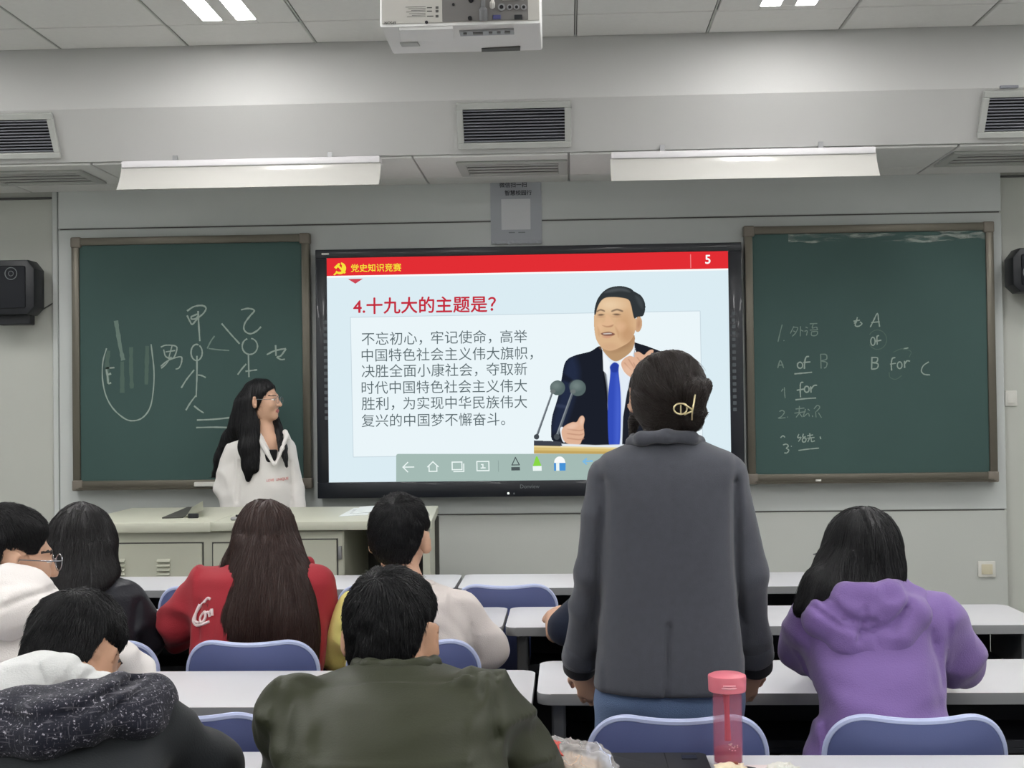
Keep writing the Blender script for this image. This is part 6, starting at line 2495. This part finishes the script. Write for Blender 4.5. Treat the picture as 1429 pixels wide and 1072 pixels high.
g.chain([npt(-40, 818, Yw + .04), npt(-15, 815, Yw - .03), npt(18, 815, Yw - .05), npt(42, 822, Yw - .03), npt(58, 832, Yw + .04)], [.03, .034, .036, .032, .024], .04)
g.crease([at(-40, 848, Yw - .12), at(0, 850, Yw - .12), at(36, 835, Yw - .12), at(60, 828, Yw - .12)], .007, .009, False, Yw + .02)
g.folds(.005, (12, 12, 16), 19)
link_mesh('hood', g.mesh('hood'), M_hoodw, o)
trousers(whit, J, M_trouser)
short_hair('hair', whit, hc, R, 1.0, M_hblack, .0045, 5200, 1.02, 13, -.072, (.0, -.075, .09), .032)
glasses(whit, hc, R, 1.0, M_wire)

# ================= student in the black leather jacket =================
Yk = 3.78
hc = npt(114, 760, Yk + .05)
R = rotm(yaw=10, pitch=6)
sl, sr = npt(62, 838, Yk), npt(182, 838, Yk)
el, er = npt(50, 905, Yk + .1), npt(200, 902, Yk + .1)
wl, wr = npt(80, 890, Yk + .44), npt(170, 888, Yk + .44)
el[2] = er[2] = wl[2] = wr[2] = .81
J = seat_joints(npt(122, 930, Yk)[0], C2L, hc, R, npt(120, 812, Yk), sl, el, wl, sr, er, wr, lean=6, hscale=.95, knee=.36)
lea = make_body('person', J, M_skin, .009)
tag(lea, 'long-haired student in a black leather jacket, seated left of the red jacket', 'person')
secs = [S(800, 96, 150, Yk, .06), S(810, 80, 168, Yk, .08), S(822, 64, 184, Yk, .10), S(845, 56, 192, Yk, .115), S(890, 58, 196, Yk - .03, .125), S(940, 62, 194, Yk - .05, .125), S(1000, 66, 190, Yk - .05, .12)]
yb = Yk - .1
o, gk = garment('leather_jacket', lea, M_leather, secs, [([sl, npt(50, 895, Yk + .06), wl], [.06, .055, .045]), ([sr, npt(203, 892, Yk + .06), wr], [.06, .058, .045])], .0085,
                folds=[(.006, (5, 5, 9), 51), (.010, (7, 7, 12), 53, lambda P: 1.0 * (P[:, 0] > npt(178, 860, Yk)[0]))], k=.04,
                creases=[([at(165, 812, yb), at(150, 822, yb), at(135, 828, yb)], .006, .005, False, Yk), ([at(180, 845, yb), at(178, 880, yb), at(182, 930, yb)], .008, .010, False, Yk), ([at(60, 828, yb), at(130, 830, yb), at(185, 830, yb)], .005, .004, False, Yk)])
trousers(lea, J, M_trouser)
def bld(g):
    g.ell(npt(113, 755, Yk + .05), V3(.100, .105, .116))
    g.loft([S(752, 65, 160, Yk + .04, .10), S(780, 66, 160, Yk + .015, .098), S(805, 66, 163, Yk - .02, .092), S(825, 66, 150, Yk - .06, .07), S(842, 68, 120, Yk - .08, .05), S(852, 72, 108, Yk - .09, .03)], .01, 2.2)
    g.crease([at(112, 702, Yk), at(108, 740, Yk), at(118, 790, Yk)], .006, .005, False, Yk + .1)
long_hair('hair', lea, M_hsoft, npt(113, 770, Yk) - V3(.2, .25, .24), npt(113, 770, Yk) + V3(.2, .25, .24), bld, .006, 2400, 11, .021, 15, .002, None, .0009)

# ================= student in the red jacket =================
Yr = 3.78
hc = npt(372, 752, Yr + .06)
R = rotm(yaw=-4, pitch=10)
sl, sr = npt(284, 818, Yr), npt(440, 815, Yr)
el, er = npt(243, 882, Yr + .10), npt(452, 885, Yr + .10)
wl, wr = npt(300, 880, Yr + .44), npt(420, 880, Yr + .44)
el[2] = er[2] = wl[2] = wr[2] = .81
J = seat_joints(npt(364, 930, Yr)[0], C2L, hc, R, npt(370, 805, Yr), sl, el, wl, sr, er, wr, lean=6, hscale=.95, knee=.36)
redp = make_body('person', J, M_skin, .009)
tag(redp, 'student with very long brown hair in a red jacket, seated in front of the presenter', 'person')
secs = [S(778, 335, 408, Yr + .02, .06), S(788, 310, 428, Yr + .01, .08), S(800, 288, 442, Yr, .10), S(820, 278, 450, Yr, .115), S(850, 274, 456, Yr - .01, .125), S(895, 272, 456, Yr - .03, .13), S(940, 274, 448, Yr - .05, .13), S(1000, 280, 440, Yr - .05, .12)]
yb = Yr - .11
o, gr = garment('red_jacket', redp, M_red, secs, [([npt(288, 818, Yr), npt(251, 868, Yr + .05), npt(246, 878, Yr + .12), wl], [.062, .060, .058, .045]), ([sr, npt(449, 880, Yr + .06), wr], [.058, .056, .045])], .0085,
                folds=[(.006, (5, 5, 9), 61), (.012, (7, 7, 12), 63, lambda P: 1.0 * (P[:, 0] < npt(280, 860, Yr)[0]))], k=.04,
                creases=[([at(276, 845, yb), at(274, 870, yb), at(276, 895, yb)], .007, .012, False, Yr), ([at(292, 862, yb), at(290, 892, yb)], .008, .007, False, Yr), ([at(302, 862, yb), at(300, 895, yb)], .008, .007, False, Yr)])
g = Grid(npt(372, 785, Yr) - .2, npt(372, 785, Yr) + .2, .007)
for a, b in zip([npt(325, 792, Yr + .04), npt(340, 790, Yr - .04), npt(372, 790, Yr - .06), npt(410, 788, Yr - .04), npt(430, 786, Yr + .04)], [npt(340, 790, Yr - .04), npt(372, 790, Yr - .06), npt(410, 788, Yr - .04), npt(430, 786, Yr + .04), npt(428, 792, Yr + .06)]):
    g.cap(a, b, .016, .016, .02)
link_mesh('collar', g.mesh('collar'), M_red, o)
M_print = mat('print_white', rgb(226, 208, 208), .7)
surf_lines('jacket_script', o, gr, M_print, [
    ([(300, 832), (292, 838), (284, 850), (281, 860), (286, 866), (296, 863), (308, 858)], Yr),
    ([(289, 838), (284, 850), (284, 860), (292, 862)], Yr),
    ([(299, 846), (294, 852), (293, 858), (297, 860), (301, 854), (301, 847), (299, 846)], Yr),
    ([(301, 848), (306, 846), (308, 852)], Yr),
    ([(297, 834), (303, 828), (307, 829)], Yr), ([(308, 846), (311, 842), (312, 850)], Yr)], .0042)
trousers(redp, J, M_trouser)
def bld(g):
    g.ell(npt(371, 746, Yr + .06), V3(.093, .102, .108))
    g.loft([S(742, 327, 415, Yr + .05, .10), S(770, 325, 423, Yr + .015, .10), S(795, 320, 434, Yr - .018, .10), S(820, 316, 439, Yr - .048, .095), S(855, 308, 443, Yr - .083, .082), S(900, 306, 446, Yr - .10, .070), S(945, 315, 440, Yr - .11, .055)], .01, 2.2)
    g.chain([npt(328, 765, Yr + .02), npt(315, 785, Yr - .02), npt(298, 812, Yr - .05), npt(292, 840, Yr - .09)], [.016, .010, .006, .003], .01)
    g.crease([at(360, 700, Yr), at(352, 750, Yr), at(345, 820, Yr), at(340, 890, Yr)], .006, .005, False, Yr + .1)
    g.crease([at(385, 705, Yr), at(395, 760, Yr), at(400, 830, Yr), at(396, 890, Yr)], .006, .005, False, Yr + .1)
long_hair('hair', redp, M_hbrown, npt(372, 810, Yr) - V3(.22, .32, .34), npt(372, 810, Yr) + V3(.2, .25, .34), bld, .0062, 3600, 15, .022, 25, .0022, None, .0009)

# ================= student in the cream and yellow sweatshirt =================
Yc_ = 3.78
hc = npt(559, 752, Yc_ + .06)
R = rotm(yaw=-8, pitch=4)
sl, sr = npt(494, 850, Yc_), npt(644, 848, Yc_)
el, er = npt(466, 916, Yc_ + .06), npt(680, 916, Yc_ + .06)
wl, wr = npt(520, 895, Yc_ + .42), npt(640, 895, Yc_ + .42)
el[2] = er[2] = wl[2] = wr[2] = .80
J = seat_joints(npt(567, 930, Yc_)[0], C2L, hc, R, npt(566, 822, Yc_), sl, el, wl, sr, er, wr, lean=8, knee=.36)
crm = make_body('person', J, M_skin, .007)
tag(crm, 'short-haired student in a cream and yellow sweatshirt, seated before the display', 'person')
secs = [S(812, 538, 602, Yc_ + .02, .06), S(822, 516, 624, Yc_ + .01, .08), S(833, 498, 642, Yc_, .098), S(850, 484, 654, Yc_, .112), S(890, 482, 656, Yc_ - .02, .125), S(940, 484, 654, Yc_ - .05, .13), S(1000, 490, 648, Yc_ - .05, .12)]
yb = Yc_ - .1
o, gc = garment('sweatshirt', crm, [M_cream, M_yellow], secs, [([npt(498, 852, Yc_), npt(464, 910, Yc_ + .03), wl], [.058, .054, .042]), ([npt(642, 850, Yc_), npt(680, 908, Yc_ + .03), wr], [.058, .052, .042])], .008,
                folds=[(.009, (5, 5, 8), 71), (.011, (7, 7, 11), 73, lambda P: 1.0 * (np.abs(P[:, 0] - hc[0]) > .15))], k=.045,
                creases=[([at(640, 850, yb), at(655, 880, yb), at(662, 925, yb)], .012, .010, False, Yc_), ([at(610, 850, yb), at(640, 880, yb), at(652, 915, yb)], .012, .006, False, Yc_), ([at(618, 880, yb), at(640, 905, yb)], .01, .005, False, Yc_),
                         ([at(490, 865, yb), at(484, 895, yb), at(476, 925, yb)], .01, .008, False, Yc_)])
xs_ = npt(530, 870, Yc_)[0] - org_of(crm).x
for p_ in o.data.polygons:
    p_.material_index = 1 if p_.center.x < xs_ else 0
g = Grid(npt(566, 815, Yc_) - .16, npt(566, 815, Yc_) + .16, .006)
ring = [npt(540, 816, Yc_ + .04), npt(540, 818, Yc_ - .01), npt(552, 818, Yc_ - .055), npt(572, 818, Yc_ - .06), npt(592, 817, Yc_ - .04), npt(600, 816, Yc_ + .01), npt(594, 815, Yc_ + .05)]
for a, b in zip(ring, ring[1:]):
    g.cap(a, b, .013, .013, .01)
link_mesh('neckband', g.mesh('neckband'), M_cream, o)
trousers(crm, J, M_trouser)
short_hair('hair', crm, hc, R, 1.03, M_hblack, .0045, 5600, 1.02, 33, -.070, (.004, -.08, .085), .028)

# ================= person in the navy shirt, mostly hidden =================
Yn_ = 3.80
hc = npt(872, 760, Yn_ + .06)
R = rotm(yaw=0, pitch=10)
sl, sr = npt(822, 848, Yn_), npt(940, 848, Yn_)
el, er = npt(779, 902, Yn_ + .02), npt(965, 905, Yn_ + .06)
wl, wr = npt(771, 884, Yn_ + .26), npt(940, 890, Yn_ + .40)
wl[2] = .795; er[2] = wr[2] = .80
J = seat_joints(npt(880, 930, Yn_)[0], C2R + .03, hc, R, npt(876, 815, Yn_), sl, el, wl, sr, er, wr, lean=6, hscale=.95, knee=.36)
J['hl'] = (V3(.0, .6, .0), V3(.55, 0, -.8), -1, 55)
navy = make_body('person', J, M_skin, .006)
tag(navy, 'person in a navy short-sleeved shirt, only an arm showing left of the standing woman', 'person')
secs = [S(808, 852, 902, Yn_, .06), S(820, 834, 922, Yn_, .085), S(835, 822, 940, Yn_, .105), S(870, 818, 944, Yn_, .115), S(940, 822, 940, Yn_ - .04, .12), S(1000, 826, 936, Yn_ - .04, .12)]
garment('navy_shirt', navy, M_navy, secs, [([sl, npt(792, 876, Yn_ + .0)], [.060, .056]), ([sr, npt(955, 885, Yn_ + .03)], [.060, .055])], .008, folds=[(.006, (5, 5, 9), 81)], k=.04)
trousers(navy, J, M_trouser)
short_hair('hair', navy, hc, R, .95, M_hblack, .007, 900, 1.02, 43)

# ================= presenter beside the chalkboard =================
Yp = 6.95
hc = npt(366, 559, Yp - .02)
R = rotm(yaw=-97, pitch=-2)
pel = npt(366, 760, Yp)
J = dict(head=hc, R=R, hscale=.95, neck=npt(370, 603, Yp + .0), chest=npt(361, 645, Yp), belly=npt(363, 700, Yp), pelvis=pel, Rt=rotm(yaw=180),
         sl=npt(322, 628, Yp), el=npt(311, 685, Yp + .02), wl=npt(322, 738, Yp - .02), sr=npt(400, 624, Yp), er=npt(413, 682, Yp + .02), wr=npt(419, 736, Yp - .02), toe=V3(0, -.17, 0), neck_r=.046)
J['hl'] = (V3(.1, 0, -1), V3(1, 0, 0), 1, 20)
J['hr'] = (V3(-.1, 0, -1), V3(-1, 0, 0), 1, 20)
for a, s_ in (('l', -1), ('r', 1)):
    J['hip' + a] = pel + V3(s_ * .085, 0, -.03)
    J['k' + a] = V3(pel[0] + s_ * .09, Yp, .44)
    J['a' + a] = V3(pel[0] + s_ * .09, Yp + .03, .085)
J['extra'] = [(npt(375, 618, Yp - .030), V3(.055, .040, .060))]
pres = make_body('person', J, M_skin, .0055)
tag(pres, 'standing presenter with long black hair and glasses in a white top, facing right', 'person')
secs = [S(603, 350, 394, Yp, .055), S(609, 336, 400, Yp, .070), S(617, 322, 406, Yp, .085), S(630, 316, 407, Yp, .098), S(655, 318, 405, Yp, .108), S(690, 318, 408, Yp, .112), S(728, 316, 412, Yp, .118), S(752, 316, 413, Yp, .12)]
yf = Yp - .1
def vneck(g):
    a, b, c_ = at(362, 600, yf), at(392, 600, yf), at(383.5, 651, yf)
    def fn(P):
        # wedge of the open neck
        x, z = P[:, 0], P[:, 2]
        t = np.clip((z - c_.z) / (a.z - c_.z), 0, 1.4)
        xl = c_.x + (a.x - c_.x) * t
        xr = c_.x + (b.x - c_.x) * t
        ins = np.minimum(np.minimum(x - xl, xr - x), z - c_.z)
        return np.where(P[:, 1] < Yp + .0, np.clip(ins * 5, 0, .036), 0)
    g.disp(fn, .05)
o, gs = garment('white_top', pres, M_shirt, secs, [([npt(326, 632, Yp), npt(317, 685, Yp + .01), npt(325, 732, Yp - .02)], [.058, .066, .055]), ([npt(399, 628, Yp), npt(411, 684, Yp + .01), npt(418, 732, Yp - .02)], [.050, .048, .043])], .0075,
                folds=[(.007, (6, 6, 6), 91), (.012, (8, 8, 10), 93, lambda P: 1.0 * (P[:, 0] < npt(334, 680, Yp)[0]))], k=.035,
                creases=[([at(334, 645, yf), at(333, 672, yf), at(332, 700, yf)], .010, .014, True, Yp - .3), ([at(402, 645, yf), at(404, 700, yf)], .008, .010, True, Yp - .3), ([at(383.5, 651, yf), at(384, 675, yf)], .004, .004, True, Yp - .3)], post=vneck)
g = Grid(npt(376, 612, Yp) - .16, npt(376, 612, Yp) + .16, .005)
g.chain([npt(350, 606, Yp + .03), npt(352, 606, Yp - .04), npt(362, 612, Yp - .085), npt(372, 630, Yp - .108), npt(382, 648, Yp - .115)], [.014, .016, .016, .013, .008], .012)
g.chain([npt(396, 604, Yp + .03), npt(398, 603, Yp - .03), npt(400, 609, Yp - .065), npt(394, 626, Yp - .100), npt(385, 648, Yp - .115)], [.012, .012, .012, .011, .007], .012)
g.cap(npt(399, 605, Yp - .045), npt(405, 613, Yp - .06), .010, .006, .012)
g.cap(npt(350, 606, Yp + .03), npt(396, 604, Yp + .03), .016, .016, .02)
link_mesh('collar', g.mesh('collar'), M_shirt, o)
secs2 = [S(627, 368, 391, Yp - .01, .094), S(640, 368, 390, Yp - .005, .101), S(654, 370, 388, Yp, .090), S(720, 345, 386, Yp, .085)]
garment('black_vest', pres, M_blackc, secs2, h=.008)
a, b = at(372.5, 672.5, yf), at(399.5, 670, yf)
# small red lettering across the chest, laid on the cloth
c0 = bpy.data.curves.new('t', 'FONT')
c0.body = 'LOVE  UNIQUE'
o0 = bpy.data.objects.new('t', c0)
COL.objects.link(o0)
bpy.context.view_layer.update()
me = bpy.data.meshes.new_from_object(o0.evaluated_get(bpy.context.evaluated_depsgraph_get()))
w0 = o0.dimensions.x
bpy.data.objects.remove(o0)
me.materials.clear()
V = np.zeros(len(me.vertices) * 3, np.float32)
me.vertices.foreach_get('co', V)
V = V.reshape(-1, 3)
P = np.zeros_like(V, dtype=float)
sc_ = (b.x - a.x) / w0
P[:, 0] = a.x + V[:, 0] * sc_
P[:, 2] = a.z + (b.z - a.z) * V[:, 0] / w0 + V[:, 1] * sc_ * 1.25
P[:, 1] = Yp - .24
for _ in range(60):
    P[:, 1] += np.clip(gs.sample(P) - .003, -.01, .01)
me.vertices.foreach_set('co', P.astype(np.float32).ravel())
link_mesh('red_lettering', me, mat('red_print', rgb(206, 70, 62), .6), o)
trousers(pres, J, M_trouser)
glasses(pres, hc, R, .95, M_wire)
def bld(g):
    s = .95
    g.ell(hc + R @ V3(0, -.014, .036) * s, V3(.085, .104, .092) * s, 0, R)
    X, Y, Z = np.meshgrid(*g.ax, indexing='ij')
    q = np.stack([X - hc[0], Y - hc[1], Z - hc[2]], -1) @ R / s
    x, y, z = q[..., 0], q[..., 1], q[..., 2]
    face = (y - .022 - .72 * np.clip(z, -.1, .12)) * .8 - np.abs(x) * .05
    g.F = (-smin(-g.F, -face, .015)).astype(np.float32)
    # the fall down the back, a lock over the near shoulder and one over the far shoulder
    g.loft([S(548, 336, 351, Yp + .0, .05), S(556, 330, 352, Yp + .0, .075), S(572, 326, 352, Yp + .0, .085), S(600, 318, 351, Yp + .0, .085), S(622, 312, 350, Yp + .03, .07)], .025, 2.2)
    g.chain([npt(345, 560, Yp - .07), npt(347, 595, Yp - .075), npt(346, 625, Yp - .105), npt(348, 650, Yp - .118), npt(346, 668, Yp - .122)], [.040, .045, .044, .032, .010], .03)
    g.chain([npt(354, 585, Yp - .07), npt(355, 610, Yp - .09), npt(356, 640, Yp - .115), npt(359, 656, Yp - .122)], [.020, .024, .018, .006], .02)
    g.chain([npt(383, 585, Yp + .05), npt(389, 605, Yp + .0), npt(395, 625, Yp - .080), npt(400, 649, Yp - .112)], [.028, .026, .022, .008], .02)
    g.chain([npt(322, 610, Yp + .08), npt(312, 640, Yp + .10), npt(303, 662, Yp + .11)], [.05, .045, .02], .03)
long_hair('hair', pres, M_hblack, npt(352, 597, Yp) - V3(.24, .22, .32), npt(352, 597, Yp) + V3(.24, .22, .32), bld, .0058, 1800, 12, .02, 35, .002, None, .0011)
